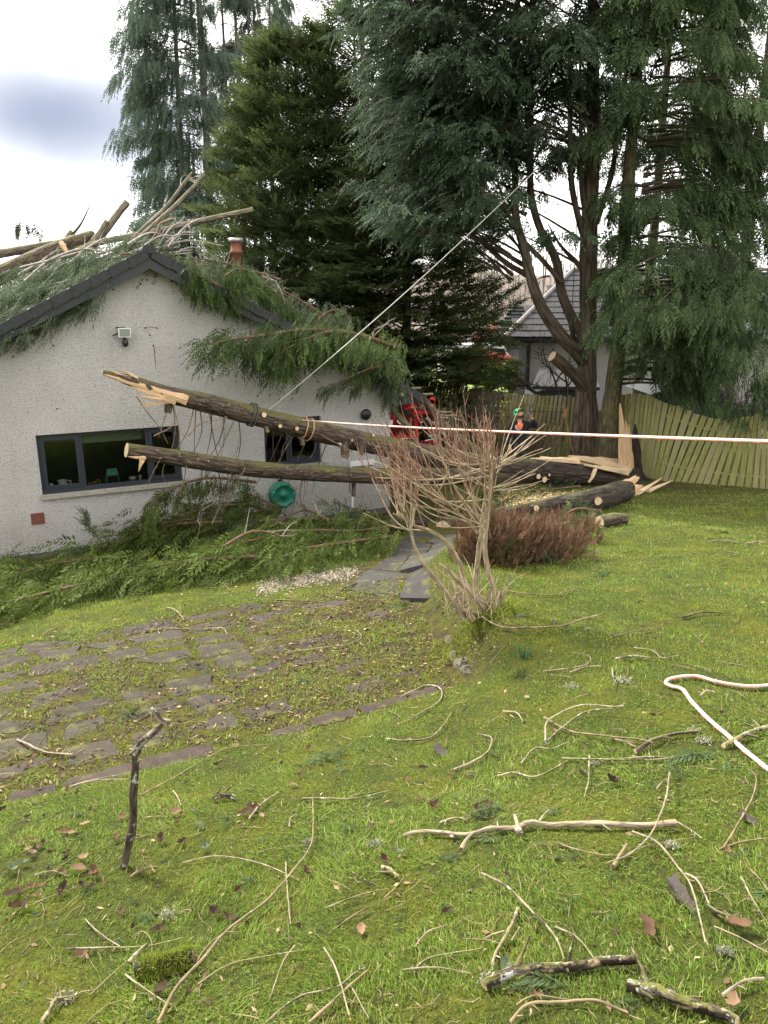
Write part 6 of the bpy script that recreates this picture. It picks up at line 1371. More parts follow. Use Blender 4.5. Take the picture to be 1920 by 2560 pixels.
    ax = (nrm((.55, -.2, -.75)), nrm((.6, .75, .25)), None); z_ = np.cross(ax[0], ax[1]); y_ = np.cross(z_, ax[0]); b = MB(); b.box(ph, (ax[0], y_, z_), (.075, .036, .005)); b.build('case', 'phone_grey', g)
    b = MB(); b.box(ph + z_ * .0056, (ax[0], y_, z_), (.070, .032, .0006)); b.build('screen', 'black_plastic', g)
build_man()

# ------------------------------------------------------------------ small buildings beyond the fence
def build_garden_far():
    y = 21.5; t = T('dark_shed', 'dark blue boarded shed with a door behind the dip in the bowed fence', 'shed', D(1750, 1100, y) * (1, 1, 0) + UP * -4.2)
    a, e = D(1640, 985, y), D(1815, 985, y); zt, zr = D(1700, 985, y)[2], D(1755, 950, y)[2]
    for i in range(11):
        z0 = -4.15 + i * (zt + 4.15) / 11; b = MB(); h = (zt + 4.15) / 11; b.box([(D(1762, 990, y)[0] + e[0]) / 2, y + .01, z0 + h / 2], np.eye(3), ((e[0] - D(1762, 990, y)[0]) / 2, .02, h / 2 - .008)); b.build('wall_board', 'shed_blue', t)
    b = MB(); b.box([(a[0] + e[0]) / 2, y + 1.0, (zt - 4.2) / 2], np.eye(3), ((e[0] - a[0]) / 2, .97, (zt + 4.2) / 2 - .01)); b.build('wall', 'shed_blue', t)
    x0, x1 = D(1740, 990, y)[0], D(1760, 990, y)[0]; b = MB(); b.box([(x0 + x1) / 2 - .35, y - .01, (zt - 4.2) / 2], np.eye(3), (.44, .025, (zt + 4.0) / 2 - .05)); d = b.build('door', 'shed_blue', t)
    for dz in (.3, 1.1): b = MB(); b.box([(x0 + x1) / 2 - .3, y - .045, zt - dz], np.eye(3), (.36, .008, .025)); b.build('hinge', 'black_plastic', d)
    b = MB(); b.prism([a + (-.2, -.15, 0), ((a + e) / 2)[0:1].tolist() + [y - .15, zr], e + (.2, -.15, 0)], (0, 2.4, 0)); b.build('roof', 'board_paint', t)
    y = 20.5; c = D(1872, 1010, y); t = T('garden_table', 'dark wooden garden table showing above the bowed fence at the right edge', 'table', (c[0], c[1], -4.2))
    z = D(1872, 1012, y)[2]; b = MB(); b.box([c[0], y, z], np.eye(3), (.32, .3, .025)); b.build('table_top', 'table_dark', t)
    for sx in (-.2, .2):
        for sy in (-.2, .2): b = MB(); b.box([c[0] + sx, y + sy, (z - 4.2) / 2 - .01], np.eye(3), (.035, .035, (z + 4.2) / 2 - .02)); b.build('leg', 'table_dark', t)
    b = MB(); b.box([c[0], y, z - .30], np.eye(3), (.3, .26, .02)); b.build('shelf', 'table_dark', t)
build_garden_far()

# ------------------------------------------------------------------ shrubs
def wand(b, p, d, L_, r, curve=(0, 0, .3), n=7, sides=4, jit=.05):
    P = [np.asarray(p, float)]; d = nrm(d); c = np.asarray(curve, float)
    for i in range(n): d = nrm(d + c / n + rng.normal(0, jit, 3)); P.append(P[-1] + d * L_ / n)
    b.tube(P, [r, r * .8, r * .35], sides, cap=False); return np.array(P)
def build_center_shrub():
    y = 6.1; zx = lambda X, Y, d=0.: D(880 + X * .3134, 1020 + Y * .3134, y + d)
    base = G(1222, 1530); y = float(base[1]) + .05
    t = T('bare_shrub', 'bare multi-stemmed shrub with pale stems and reddish twigs at the edge of the paving', 'shrub', base)
    S1 = [zx(1195, 1600), zx(1150, 1480), zx(1095, 1330), zx(1062, 1150), zx(1065, 1020), zx(1085, 850), zx(1100, 700), zx(1112, 580), zx(1100, 460), zx(1092, 340)]
    S2 = [zx(1060, 1610, .1), zx(985, 1440, .15), zx(1005, 1200, .15), zx(1030, 1000, .12), zx(1050, 820, .1), zx(1075, 660, .08), zx(1120, 520, .1), zx(1160, 400, .15)]
    S3 = [zx(1040, 1600, .2), zx(900, 1390, .25), zx(860, 1240, .25), zx(770, 1095, .2), zx(640, 990, .1), zx(500, 940, 0), zx(440, 900, -.05), zx(330, 840, -.1)]
    S4 = [zx(1020, 1640, -.05), zx(860, 1600, -.1), zx(760, 1480, -.12), zx(640, 1330, -.15), zx(540, 1190, -.15), zx(495, 1090, -.15), zx(460, 920, -.15), zx(410, 780, -.15)]
    S5 = [zx(1120, 1640, .0), zx(1010, 1540, -.03), zx(880, 1400, -.05), zx(780, 1300, -.05), zx(700, 1240, -.05)]
    S6 = [zx(1000, 1000, .12), zx(950, 930, .12), zx(860, 850, .1), zx(760, 770, .05), zx(660, 700, 0)]
    for P, r in ((S1, [.034, .026, .023, .021, .019, .017, .014, .011, .007]), (S2, [.034, .026, .024, .022, .019, .015, .011, .007]), (S3, [.030, .024, .022, .021, .019, .016, .011, .006]), (S4, [.027, .023, .021, .020, .019, .015, .011, .007]), (S5, [.034, .028, .024, .018, .010]), (S6, [.016, .014, .012, .010, .007])):
        b = MB(); b.tube(spl(P, 46), r, 9, jit=.06); b.build('stem', 'shrub_bark', t)
    pale, red = MB(), MB(); tot = 0
    src = [(S1, .42, 1., 1), (S2, .45, 1., 1), (S6, .2, 1., 1), (S3, .55, 1., 1), (S4, .62, 1., 1)]
    def ends():
        u = R(0, 1); X = 90 + 1150 * u; top = np.interp(X, [60, 250, 450, 640, 760, 1000, 1300], [640, 330, 160, 110, 150, 170, 140]); return X, top
    for k in range(66):
        P, a, c, w = src[int(rng.choice(5, p=[.34, .24, .14, .16, .12]))]
        i = R(a, 1) * (len(P) - 1); j = int(min(i, len(P) - 2)); p = P[j] + (P[j + 1] - P[j]) * (i - j)
        X, top = ends(); Y = top + abs(rng.normal(0, 130)) + 30
        if P is S3 or P is S4: X = R(70, 560); Y = np.interp(X, [60, 250, 560], [560, 420, 380]) + abs(rng.normal(0, 130))
        dp = R(-.5, .45); e = zx(X, Y, dp); s = zx(1, 1)
        if np.linalg.norm(e - p) > 1.3 and rng.random() < .5: e = p + (e - p) * .75
        if e[2] < p[2] - .15: e[2] = p[2] + R(-.05, .2)
        m = (p + e) / 2 - UP * R(.02, .14) * np.linalg.norm(e - p) + (0, R(-.08, .08), 0)
        Q = spl([p, m, e], 12); r0 = R(.005, .0095); pale.tube(Q, [r0, r0 * .8, r0 * .45], 5, cap=False)
        dirb = nrm(Q[-1] - Q[-3])
        for s_ in range(int(R(3, 7))):
            ii = int(R(4, 11.9)); q = Q[ii]; d = nrm(nrm(Q[min(ii + 1, 11)] - Q[ii - 1]) * R(.3, .8) + np.array([R(-.55, .15), R(-.4, .4), R(.5, 1.2)])); ln = R(.12, .42)
            tw = wand(red, q, d, ln, R(.0024, .0042), (0, 0, R(.1, .5)), 5, 4, .06)
            for z in range(int(R(0, 3))): ij = int(R(1, 5)); wand(red, tw[ij], nrm(tw[ij] - tw[ij - 1]) + rng.normal(0, .5, 3), ln * R(.2, .5), .003, (0, 0, .3), 3, 3)
    for k in range(9):                                 # old cut stools round the foot
        a = R(0, 6.28); p = base + np.array([math.cos(a) * .13 - .1, math.sin(a) * .09, -.04]); d = nrm((math.cos(a) * .5 - .2, math.sin(a) * .4, 1)); b = MB(); b.tube([p, p + d * R(.06, .12), p + d * R(.14, .34) + rng.normal(0, .03, 3)], [.034, .026, .014], 8, jit=.15); b.build('cut_stool', 'shrub_bark', t)
    for k in range(46):                                # short dead shoots and grass-thin suckers at the foot
        p = base + np.array([R(-.38, .1), R(-.2, .2), .02]); wand(pale, p, (R(-.8, .5), R(-.5, .5), R(.4, 1.2)), R(.15, .6), R(.002, .005), (0, 0, R(-.4, .1)), 6, 4, .12)
    for d, p in (((1, .1, .15), zx(1130, 660)), ((1, 0, .1), zx(1110, 640)), ((.9, 0, .5), zx(1150, 480)), ((1, 0, .4), zx(1180, 440)), ((.6, 0, .8), zx(1190, 420)), ((.7, .1, .7), zx(1150, 520)), ((-.1, 0, 1), zx(1095, 480))):
        for z in range(3): wand(pale, p, np.array(d) + rng.normal(0, .2, 3), R(.3, .6), R(.004, .007), (0, 0, .3), 6, 4, .06)
    stuff(pale.build('branches', 'shrub_twig_pale', t)); stuff(red.build('twigs', 'shrub_twig', t))
    f = MB(); n = 1500; q = base + rng.normal(0, 1, (n, 3)) * (.20, .14, 0) - (.1, 0, .02); q[:, 2] = ground_z(q[:, 0], q[:, 1]) + np.abs(rng.normal(0, .02, n)); dd = UP + rng.normal(0, .9, (n, 3)); dd[:, 2] = np.abs(dd[:, 2])
    sv = np.cross(dd, rng.normal(0, 1, (n, 3))); sv /= np.linalg.norm(sv, axis=1)[:, None]; dd /= np.linalg.norm(dd, axis=1)[:, None]; hh = rng.uniform(.03, .13, (n, 1)); f.add(np.stack([q - sv * .004, q + sv * .004, q + dd * hh], 1).reshape(-1, 3), np.arange(3 * n).reshape(-1, 3), np.repeat(rng.random(n), 3)); stuff(f.build('moss_tuft', 'moss_blade', t))
build_center_shrub()

def twig_bush(name, lab, cat, c, rad, n, mat, L_=(.3, .8), r=.006, kids=4, up=.5, leaves=None):
    c = np.asarray(c, float); t = T(name, lab, cat, c); b = MB()
    for k in range(n):
        p = c + np.array([R(-.6, .6) * rad[0], R(-.6, .6) * rad[1], 0]); d = nrm(np.array([R(-1, 1) * .7, R(-1, 1) * .6, 1.]))
        P = wand(b, p, d, rad[2] * R(.55, 1.1), r * R(.8, 1.6), (R(-.4, .4), R(-.4, .4), R(-.3, .3)), 6, 3, .10)
        for z in range(kids): i = int(R(1, 6)); wand(b, P[i], nrm(P[i] - P[i - 1]) * .6 + rng.normal(0, .6, 3) + UP * up * .3, R(*L_), r * .7, (0, 0, R(-.3, .3)), 4, 3, .15)
    stuff(b.build('twigs', mat, t))
    if leaves:
        lm, ln, ls = leaves; f = MB(); P = c + np.stack([rng.normal(0, rad[0] * .45, ln), rng.normal(0, rad[1] * .45, ln), rng.uniform(.1, 1, ln) * rad[2]], 1); d = rng.normal(0, 1, (ln, 3)); d /= np.linalg.norm(d, axis=1)[:, None]; e = np.cross(d, rng.normal(0, 1, (ln, 3))); e /= np.linalg.norm(e, axis=1)[:, None]
        V = np.stack([P - d * ls, P + e * ls * .5, P + d * ls, P - e * ls * .5], 1).reshape(-1, 3); f.add(V, np.arange(4 * ln).reshape(-1, 4), tint=np.repeat(rng.random(ln), 4)); f.build('leaves', lm, t)
    return t
def build_shrubs():
    # red-brown heather clumps behind the bare shrub
    for (px, py, rx, rz, lab, n) in ((1235, 1400, .52, .62, 'tall red brown heathery shrub directly behind the bare shrub', 2000), (1335, 1388, .56, .50, 'lower red brown heathery shrub right of the tall one', 1700), (1405, 1352, .5, .40, 'small red brown clump at the right end of the heathery shrubs', 1100)):
        c = G(px, py); t = T('heather_shrub', lab, 'shrub', c, 'red brown shrubs behind the bare shrub'); f = MB()
        q = rng.normal(0, 1, (n, 3)); q /= np.linalg.norm(q, axis=1)[:, None]; q[:, 2] = np.abs(q[:, 2]); rr = rng.uniform(.2, 1.12, n) ** .6 * (1 + .22 * np.sin(q[:, 0] * 5 + px) * np.cos(q[:, 1] * 4)); P = c + q * rr[:, None] * np.array([rx, rx * .7, rz]) * 1.05
        X = q * .6 + UP * .8 + rng.normal(0, .25, (n, 3)); scatter(f, SP_UP, P - X * .08, X, rng.uniform(.09, .20, n), rng.normal(.0, .17, n), roll=2.); f.build('foliage', 'heather', t)
        b = MB()
        for k in range(40): wand(b, c + np.array([R(-.3, .3) * rx, R(-.3, .3) * rx, 0]), (R(-.8, .8), R(-.6, .6), 1), rz * R(.6, 1.2), .006, (0, 0, 0), 5, 3, .1)
        stuff(b.build('stems', 'bough_twig', t))
    c = G(1262, 1405); leafball('box_shrub', 'small rounded green shrub at the foot of the red brown ones', 'shrub', c + UP * .12, (.26, .2, .2), 700, .05, 'ball_green')
    # bare hedge along the grey fence
    for (px, py, y, rad, n, lab, mat) in ((1120, 1120, 21.6, (1.0, .5, 1.9), 40, 'bare brown hedge plant in front of the grey brown fence', 'bough_twig'), (1205, 1120, 21.2, (.9, .5, 2.1), 44, 'bare twiggy hedge plant left of the man', 'stick_tan'), (1160, 1000, 23.8, (1.3, .7, 2.4), 50, 'tall bare hedge plant rising above the grey brown fence', 'bough_twig'), (1330, 1125, 20.8, (.7, .3, 1.5), 46, 'thin bare plant in front of the greenish fence', 'stick_tan'), (1090, 960, 24.5, (1.1, .7, 2.2), 34, 'dark bare hedge plant nearest the house corner', 'dark_twig')):
        p = D(px, py, y); p[2] = gz(p[0], min(p[1], 22)) ; twig_bush('bare_hedge', lab, 'hedge', p, rad, n, mat, (.3, .9), .009, 5, .5, ('moss_blade', 260 if 'thin' not in lab else 90, .03))
    p = D(1405, 1130, 23.6); p[2] = -4.2
    t = T('bare_tree', 'small leafless tree with dark twisting limbs in front of the pale neighbour wall', 'tree', p); b = MB()
    def rec(p, d, L_, r, k, b):
        P = wand(b, p, d, L_, r, (R(-.5, .5), R(-.3, .3), R(-.1, .4)), 6, 5, .10)
        if k == 0: return
        for z in range(3): i = int(R(2, 6.9)); rec(P[i], nrm(P[i] - P[i - 1]) + rng.normal(0, .55, 3), L_ * R(.5, .8), r * .55, k - 1, b)
    for d in ((-.9, 0, .8), (-.3, .2, 1), (.3, 0, 1), (-1.2, -.2, .5)): rec(p + UP * .9, d, 1.5, .05, 3, b)
    stuff(b.build('limbs', 'dark_twig', t)); b = MB(); b.tube([p - UP * .1, p + UP * .5, p + UP * 1.0], [.09, .08, .075], 8); b.build('trunk', 'dark_twig', t)
    for (px, py, y, lab) in ((1880, 980, 19.5, 'tangle of dark bare twigs over the fence at the right edge'), (1450, 1150, 20.0, 'pale dead stems leaning on the foot of the thick trunk')):
        p = D(px, py, y); p[2] = gz(p[0], p[1]) if px < 1500 else p[2] - 1.2; twig_bush('dead_stems', lab, 'shrub', p, (.7, .3, 1.2 if px < 1500 else 2.0), 12 if px < 1500 else 60, 'stick_tan' if px < 1500 else 'dark_twig', (.2, .8), .010, 3)
build_shrubs()
# ------------------------------------------------------------------ what lies on the lawn
ZO = {'BL': (0, 1900), 'BR': (960, 1900), 'MR': (960, 1300), 'ML': (0, 1300)}
ZS = 960 / 1659
def zpx(z, pts): ox, oy = ZO[z]; return [(ox + x * ZS, oy + y * ZS) for x, y in pts]
def stick(lab, z, pts, w, mat='stick_pale', taper=.55, group=None, lift=1.0, cat='stick', name='fallen_stick', extra=(), n=7, jit=.06, wend=None):
    q = zpx(z, pts); P0 = [G(*a) for a in q]; r = .72 * w * ZS * .5 * np.mean([pxm(p) for p in P0])
    P = [p + UP * (r * .8 + .012 * lift + (.012 * (i % 2))) for i, p in enumerate(P0)]
    t = T(name, lab, cat, P0[0], group); b = MB(); m = max(10, (10 if w > 40 else 6) * len(P)); S_ = spl(P, m)
    S_ = S_ + np.cumsum(rng.normal(0, r * .13, S_.shape), 0) * (1, 1, .25)
    b.tube(S_, [r, r * (1 + taper) / 2 if wend is None else (r + wend * r) / 2, r * taper if wend is None else r * wend], n, jit=jit, capmi=1)
    for q_ in range(int(R(0, 4)) + (w > 11)):              # broken-off side shoots
        i = int(R(2, m - 2)); d = nrm(nrm(S_[i + 1] - S_[i]) * R(-.3, .9) + np.cross(nrm(S_[i + 1] - S_[i]), UP) * rng.choice([-1, 1]) + UP * R(0, .5)); l = r * R(2.0, 9.0); b.tube([S_[i], S_[i] + d * l * .5 + UP * r * R(-.2, .4), S_[i] + d * l], [r * .5, r * .4, r * .25], 5, jit=.08)
    b.build('stem', [mat, 'cut_wood' if w > 18 else mat], t)
    if w > 40:                                            # loose plates of bark standing off the wood
        for q_ in range(16):
            i = int(R(1, m - 2)); an = R(.1, 3.0); ax = nrm(S_[i + 1] - S_[i]); sx = nrm(np.cross(ax, UP)); d = math.cos(an) * sx + math.sin(an) * UP; c = S_[i] + d * r * .93
            b = MB(); shard(b, c - ax * r * R(.3, .9), c + ax * r * R(.4, 1.4) + d * r * R(.0, .18), r * R(.18, .42), r * .07, np.cross(ax, d), 5); b.build('bark_flake', 'dark_bark_scrap' if q_ % 3 else 'stick_lichen', t)
    for (zp, w2) in extra:
        q2 = zpx(z, zp); r2 = w2 * ZS * .5 * pxm(P0[0]); P2 = [G(*a) + UP * (r + .01 + .012 * i) for i, a in enumerate(q2)]
        b = MB(); b.tube(spl(P2, 8), [r2, r2 * .8, r2 * .5], 6, jit=jit); b.build('side_twig', mat, t)
    return t
def build_sticks():
    s = stick
    s('longest pale stick, curving up the lawn from the bottom edge', 'BL', [(690, 1160), (760, 1030), (850, 920), (990, 770), (1150, 640), (1270, 510), (1335, 410), (1355, 330), (1353, 190)], 20, 'stick_tan', .4, lift=2)
    s('arched pale stick whose right end touches the longest stick', 'BL', [(790, 455), (930, 435), (1080, 445), (1190, 490), (1290, 530)], 9)
    s('short straight twig crossing the arched pale stick', 'BL', [(1235, 455), (1240, 600), (1252, 722)], 10)
    s('lichened stick arching to the right of the mossy log piece', 'BL', [(855, 985), (960, 925), (1070, 875), (1290, 850)], 12, 'stick_lichen')
    s('thin bent twig leaning across the end of the stick right of the mossy log piece', 'BL', [(1275, 815), (1225, 900), (1165, 1050)], 9)
    s('pale stick at the bottom edge crossing over a brown one', 'BL', [(1400, 850), (1450, 950), (1510, 1150)], 13, 'stick_pale', .8, lift=3)
    s('mottled stick running under the crossed sticks at the bottom edge', 'BL', [(1150, 1150), (1290, 1050), (1450, 995), (1520, 950), (1575, 905)], 13, 'stick_lichen')
    s('smooth brown stick under the crossed pale one at the bottom edge', 'BL', [(1335, 1150), (1470, 1040), (1590, 930)], 16, 'stick_tan', .9)
    s('short pale twig right of the crossed sticks at the bottom edge', 'BL', [(1515, 990), (1590, 1141)], 11)
    s('curved twig joining the foot of the longest stick from the left', 'BL', [(540, 940), (620, 1010), (725, 1070)], 12)
    s('grey lichen-covered stick above the mossy log piece', 'BL', [(290, 830), (420, 838), (520, 825), (640, 832), (790, 785)], 13, 'stick_lichen', extra=[([(560, 890), (600, 855), (640, 830)], 22)])
    s('pale twig falling diagonally onto the grey lichen-covered stick', 'BL', [(370, 700), (430, 770), (520, 820)], 9)
    s('short dark twig at the left edge below the leaf pile', 'BL', [(95, 850), (140, 815), (175, 785)], 10, 'stick_dark')
    s('twig running down and left from the mossy log piece', 'BL', [(390, 1030), (500, 940), (590, 850)], 9, 'stick_tan')
    s('stout lichen-tufted stick end at the bottom left', 'BL', [(185, 1150), (240, 1070), (272, 1048)], 28, 'stick_lichen', .8)
    s('straight tan twig at the bottom edge right of the lichen-tufted end', 'BL', [(385, 1141), (460, 1090), (530, 1050)], 10, 'stick_tan')
    s('dark twig pointing at the right from the middle of the near lawn', 'BL', [(1400, 655), (1550, 610), (1680, 568)], 10, 'stick_lichen')
    s('thin yellowish twig just below the dark one in the middle of the near lawn', 'BL', [(1440, 745), (1550, 680), (1690, 600)], 8, 'stick_tan')
    s('level lichened stick right of the top of the longest stick', 'BL', [(1310, 178), (1400, 184), (1530, 178), (1680, 155)], 13, 'stick_lichen')
    s('pale stick propped on dead leaves left of the top of the longest stick', 'BL', [(1075, 268), (1130, 210), (1205, 152)], 12)
    s('piece of brown bark-covered stick right of the foot of the upright stick', 'BL', [(565, 520), (620, 498), (688, 474)], 20, 'stick_tan', .7)
    s('long slanting twig passing behind the upright stick', 'BL', [(600, 165), (740, 100), (870, 15), (1000, -40), (1180, -60)], 9, 'stick_tan')
    s('thin level twig left of the upright stick', 'BL', [(275, 135), (400, 105), (560, 90)], 8)
    s('short pale twig just below the slanting one', 'BL', [(750, 145), (765, 175), (782, 208)], 12)
    s('brown stick forking beside the longest stick above the mossy log piece', 'BL', [(850, 892), (920, 810), (1010, 755)], 14, 'stick_tan')
    s('chunk of rotten wood lying alone above the middle of the near lawn', 'BL', [(920, 182), (960, 178), (1008, 176)], 30, 'log_broken', .9)
    s('small twig lying beside the pale green leaf', 'BL', [(1250, 300), (1255, 270), (1272, 248)], 10)
    s('bent brown twig over the grey lichen-covered stick', 'BL', [(570, 780), (620, 765), (655, 790), (660, 860)], 9, 'stick_tan')
    s('flat twig among the dead leaves at the left edge', 'BL', [(150, 508), (230, 500), (300, 512)], 10)
    s('short dark stick over the leaf pile at the left', 'BL', [(265, 470), (330, 440), (410, 398)], 10, 'stick_dark')
    s('thin straw-coloured twig below the leaf pile at the left', 'BL', [(150, 630), (280, 590), (400, 535)], 8, 'stick_tan')
    # right half of the near lawn
    s('large pale branch with peeling bark and a dark knot, lying level', 'BR', [(85, 345), (150, 335), (350, 342), (450, 325), (560, 312), (640, 298), (720, 300), (900, 303), (1100, 305), (1265, 306)], 24, 'stick_pale', cat='branch', name='fallen_branch', wend=1.55, jit=.08, n=10,
      extra=[([(335, 402), (352, 375), (385, 350)], 20), ([(590, 335), (575, 300), (562, 272)], 24), ([(575, 320), (585, 335), (592, 345)], 30), ([(670, 280), (690, 262), (710, 250)], 12), ([(290, 345), (300, 358)], 18)])
    s('slender curved stick crossing the right end of the large pale branch', 'BR', [(1230, 95), (1210, 230), (1150, 370), (1060, 470), (965, 500)], 12, lift=4)
    s('curved yellow-brown stick below the large pale branch', 'BR', [(745, 370), (850, 415), (1010, 425), (1150, 390), (1335, 345)], 10, 'stick_tan', extra=[([(990, 472), (1015, 440), (1045, 398)], 20)])
    s('long pale bowed stick arching down the right half of the near lawn', 'BR', [(1070, 345), (1180, 410), (1280, 520), (1330, 620), (1385, 830)], 15, lift=3)
    s('long straight stick leaning from the broken log towards the large pale branch', 'BR', [(420, 525), (520, 590), (640, 700), (730, 810), (778, 905)], 15, 'stick_lichen', .8, lift=3)
    s('thick lichen-crusted stick under the long straight one', 'BR', [(580, 660), (545, 760), (490, 850), (465, 915)], 26, 'stick_lichen', .8, extra=[([(430, 795), (470, 785), (520, 780)], 14), ([(550, 800), (570, 780), (585, 765)], 12)])
    s('short speckled stick right of the long straight one', 'BR', [(740, 735), (830, 795), (920, 885)], 13, 'stick_lichen', .9)
    s('broken log with peeling bark and pale lichen at its left end', 'BR', [(425, 1010), (560, 968), (800, 938), (1055, 902)], 62, 'log_broken', .85, cat='log', name='broken_log', n=16, jit=.07)
    s('rotten hollow log with torn bark entering from the bottom edge', 'BR', [(1050, 1005), (1200, 1062), (1350, 1105), (1500, 1175)], 72, 'log_broken', .8, cat='log', name='broken_log', n=16, jit=.09)
    s('thick arched stick at the bottom edge between the two logs', 'BR', [(545, 1150), (620, 1090), (760, 1065), (900, 1068), (1045, 1108)], 22, 'stick_tan', .8, extra=[([(630, 1090), (635, 1120), (628, 1150)], 14)])
    s('brown stick lying behind the thick arched one', 'BR', [(570, 1078), (650, 1050), (800, 1055)], 14, 'stick_tan')
    s('short curved twig in the middle of the bottom lawn', 'BR', [(130, 825), (190, 770), (275, 730)], 12)
    s('dark lichened twig lying over a straight pale one', 'BR', [(140, 915), (190, 885), (280, 855), (420, 845)], 15, 'stick_lichen')
    s('straight pale twig under the dark lichened one', 'BR', [(80, 922), (220, 925), (375, 940)], 11)
    s('pale bent stick with a dark lower half near the dark bark scrap', 'BR', [(1300, 505), (1350, 545), (1385, 600), (1400, 650)], 13, 'stick_pale', .9)
    s('dark lichen-spotted stick continuing from the pale bent one', 'BR', [(1398, 648), (1450, 690), (1525, 705)], 24, 'stick_dark', .8)
    s('thin stick leaving the right edge above the small white stone', 'BR', [(1425, 735), (1530, 795), (1680, 862)], 11)
    s('flaking stick sloping down to the right edge', 'BR', [(1540, 520), (1590, 630), (1675, 750)], 15, 'stick_lichen')
    s('short tan twig at the right edge above the flaking stick', 'BR', [(1580, 485), (1620, 540), (1680, 600)], 10, 'stick_tan')
    s('hooked stick at the right below the slack rope', 'BR', [(1465, 400), (1550, 260), (1600, 150), (1605, 90), (1570, 50)], 12, 'stick_tan')
    s('level stick leaving the right edge from the hooked one', 'BR', [(1445, 400), (1550, 375), (1680, 350)], 14, 'stick_tan')
    s('short pale twig touching the right end of the large pale branch', 'BR', [(1260, 280), (1310, 320), (1375, 355)], 12)
    s('stout grey twig at the right near the bottom edge', 'BR', [(1460, 1035), (1540, 995), (1635, 965)], 22, 'stick_pale', .8)
    s('lichened upright-lying twig above the large pale branch', 'BR', [(888, -10), (880, 90), (860, 170)], 14, 'stick_lichen')
    s('dark-ended twig between the two leaf clumps above the large pale branch', 'BR', [(490, 82), (560, 75), (650, 85), (740, 55), (795, 12)], 14, 'stick_lichen')
    s('long thin level stick above the large pale branch', 'BR', [(940, 18), (1100, 10), (1270, -2)], 13, 'stick_lichen')
    s('stubby tan twig above the slender curved stick', 'BR', [(1175, 140), (1200, 115), (1225, 92)], 14, 'stick_tan')
    s('lichen-tufted stick end left of the large pale branch', 'BR', [(-6, 480), (30, 510), (62, 528)], 30, 'stick_lichen', .7)
    s('thin brown twig at the lower left of the large pale branch', 'BR', [(0, 610), (60, 565), (88, 518)], 8, 'stick_tan')
    s('thin twig leading to the brown leaves above the large pale branch', 'BR', [(170, 205), (220, 180), (272, 140)], 8, 'stick_tan')
    s('small pale wood chip above the left end of the large pale branch', 'BR', [(240, 285), (300, 275), (365, 262)], 14, 'stick_pale', .3)
    # middle lawn
    s('long curved branch lying at the foot of the bare shrub', 'MR', [(300, 400), (400, 430), (500, 480), (620, 492), (760, 480), (860, 455), (935, 430)], 10, 'stick_tan', 1.1, lift=3)
    s('upper curved branch on the moss right of the bare shrub', 'MR', [(520, 310), (600, 330), (740, 330), (830, 308)], 9, 'stick_tan')
    s('short dark stick on the moss at the right', 'MR', [(1285, 430), (1380, 412), (1475, 410)], 14, 'stick_dark')
    s('faint thin twig left of the short dark stick', 'MR', [(990, 510), (1100, 490), (1200, 470)], 8, 'stick_tan')
    s('hooked pale stick at the corner of the paving', 'MR', [(50, 785), (130, 750), (190, 720), (245, 740), (240, 790), (120, 870)], 12)
    s('curving stick below the hooked one at the paving corner', 'MR', [(10, 955), (100, 970), (200, 950), (260, 900), (295, 840)], 12, 'stick_lichen')
    s('hook-shaped stick left of the tangled branchwood', 'MR', [(300, 1090), (400, 1055), (460, 1000), (465, 960), (425, 940)], 14)
    s('pale bow-shaped branch arching over the tangled branchwood', 'MR', [(695, 1000), (700, 930), (750, 880), (850, 850), (980, 850), (1030, 855)], 12, lift=5)
    s('forked pale branch in the tangled branchwood, under the bow-shaped one', 'MR', [(690, 1000), (715, 988), (780, 920), (870, 870), (990, 848)], 14, 'stick_lichen', lift=4)
    s('straight stick running right from the tangled branchwood', 'MR', [(690, 870), (720, 895), (800, 930), (960, 960), (1100, 965), (1160, 990)], 14, 'stick_tan', lift=2)
    s('thick black-barked stick right of the tangled branchwood', 'MR', [(1085, 1015), (1150, 980), (1240, 945), (1360, 938)], 28, 'stick_dark', .6)
    s('short tan stick leading to the thick black-barked one', 'MR', [(975, 958), (1030, 975), (1085, 992)], 13, 'stick_tan')
    s('long level pale stick below the tangled branchwood', 'MR', [(770, 1040), (950, 1055), (1150, 1048), (1310, 1040)], 11, 'stick_lichen')
    s('thick brown stick under the slack rope at the right edge', 'MR', [(1465, 992), (1560, 950), (1680, 900)], 28, 'stick_lichen', .9)
    s('small bent twig above the tangled branchwood', 'MR', [(515, 835), (570, 850), (600, 880)], 10)
    s('dark stick with a white flake in the middle of the lawn', 'MR', [(1000, 610), (1080, 605), (1155, 607)], 16, 'stick_lichen')
    s('twig curving right of the white-flaked stick', 'MR', [(1080, 560), (1160, 580), (1200, 605), (1270, 600)], 8)
    s('hairpin twig right of the daffodil shoots', 'MR', [(690, 660), (800, 655), (880, 630), (890, 605), (820, 580)], 7)
    s('short straight twig below the hairpin one', 'MR', [(800, 668), (870, 650), (935, 640)], 9)
    s('little forked twig beside the pale lichen clump', 'MR', [(985, 650), (990, 695), (1005, 690), (985, 735)], 10)
    s('thin stick on the far lawn near the fence, left of a second', 'MR', [(1410, 98), (1470, 98), (1530, 103)], 8)
    s('thin stick on the far lawn at the right edge', 'MR', [(1560, 108), (1610, 106), (1680, 104)], 9)
    s('grey twig beside the slack rope', 'MR', [(1365, 770), (1390, 758), (1418, 750)], 13)
    s('small bent stick at the lower left of the tangled branchwood', 'MR', [(590, 1065), (650, 1005), (720, 1000), (790, 980)], 11)
    s('twig crossing the far moss below the heather', 'MR', [(530, 90), (640, 110), (730, 140)], 6, 'stick_tan')
    s('thin twig left of the far logs on the lawn', 'MR', [(690, 90), (760, 105), (830, 125)], 7)
    # on the paving
    s('pale knobbly stick lying on the paving at the left', 'ML', [(75, 960), (120, 985), (200, 1015), (320, 1030)], 15, 'stick_pale', .8)
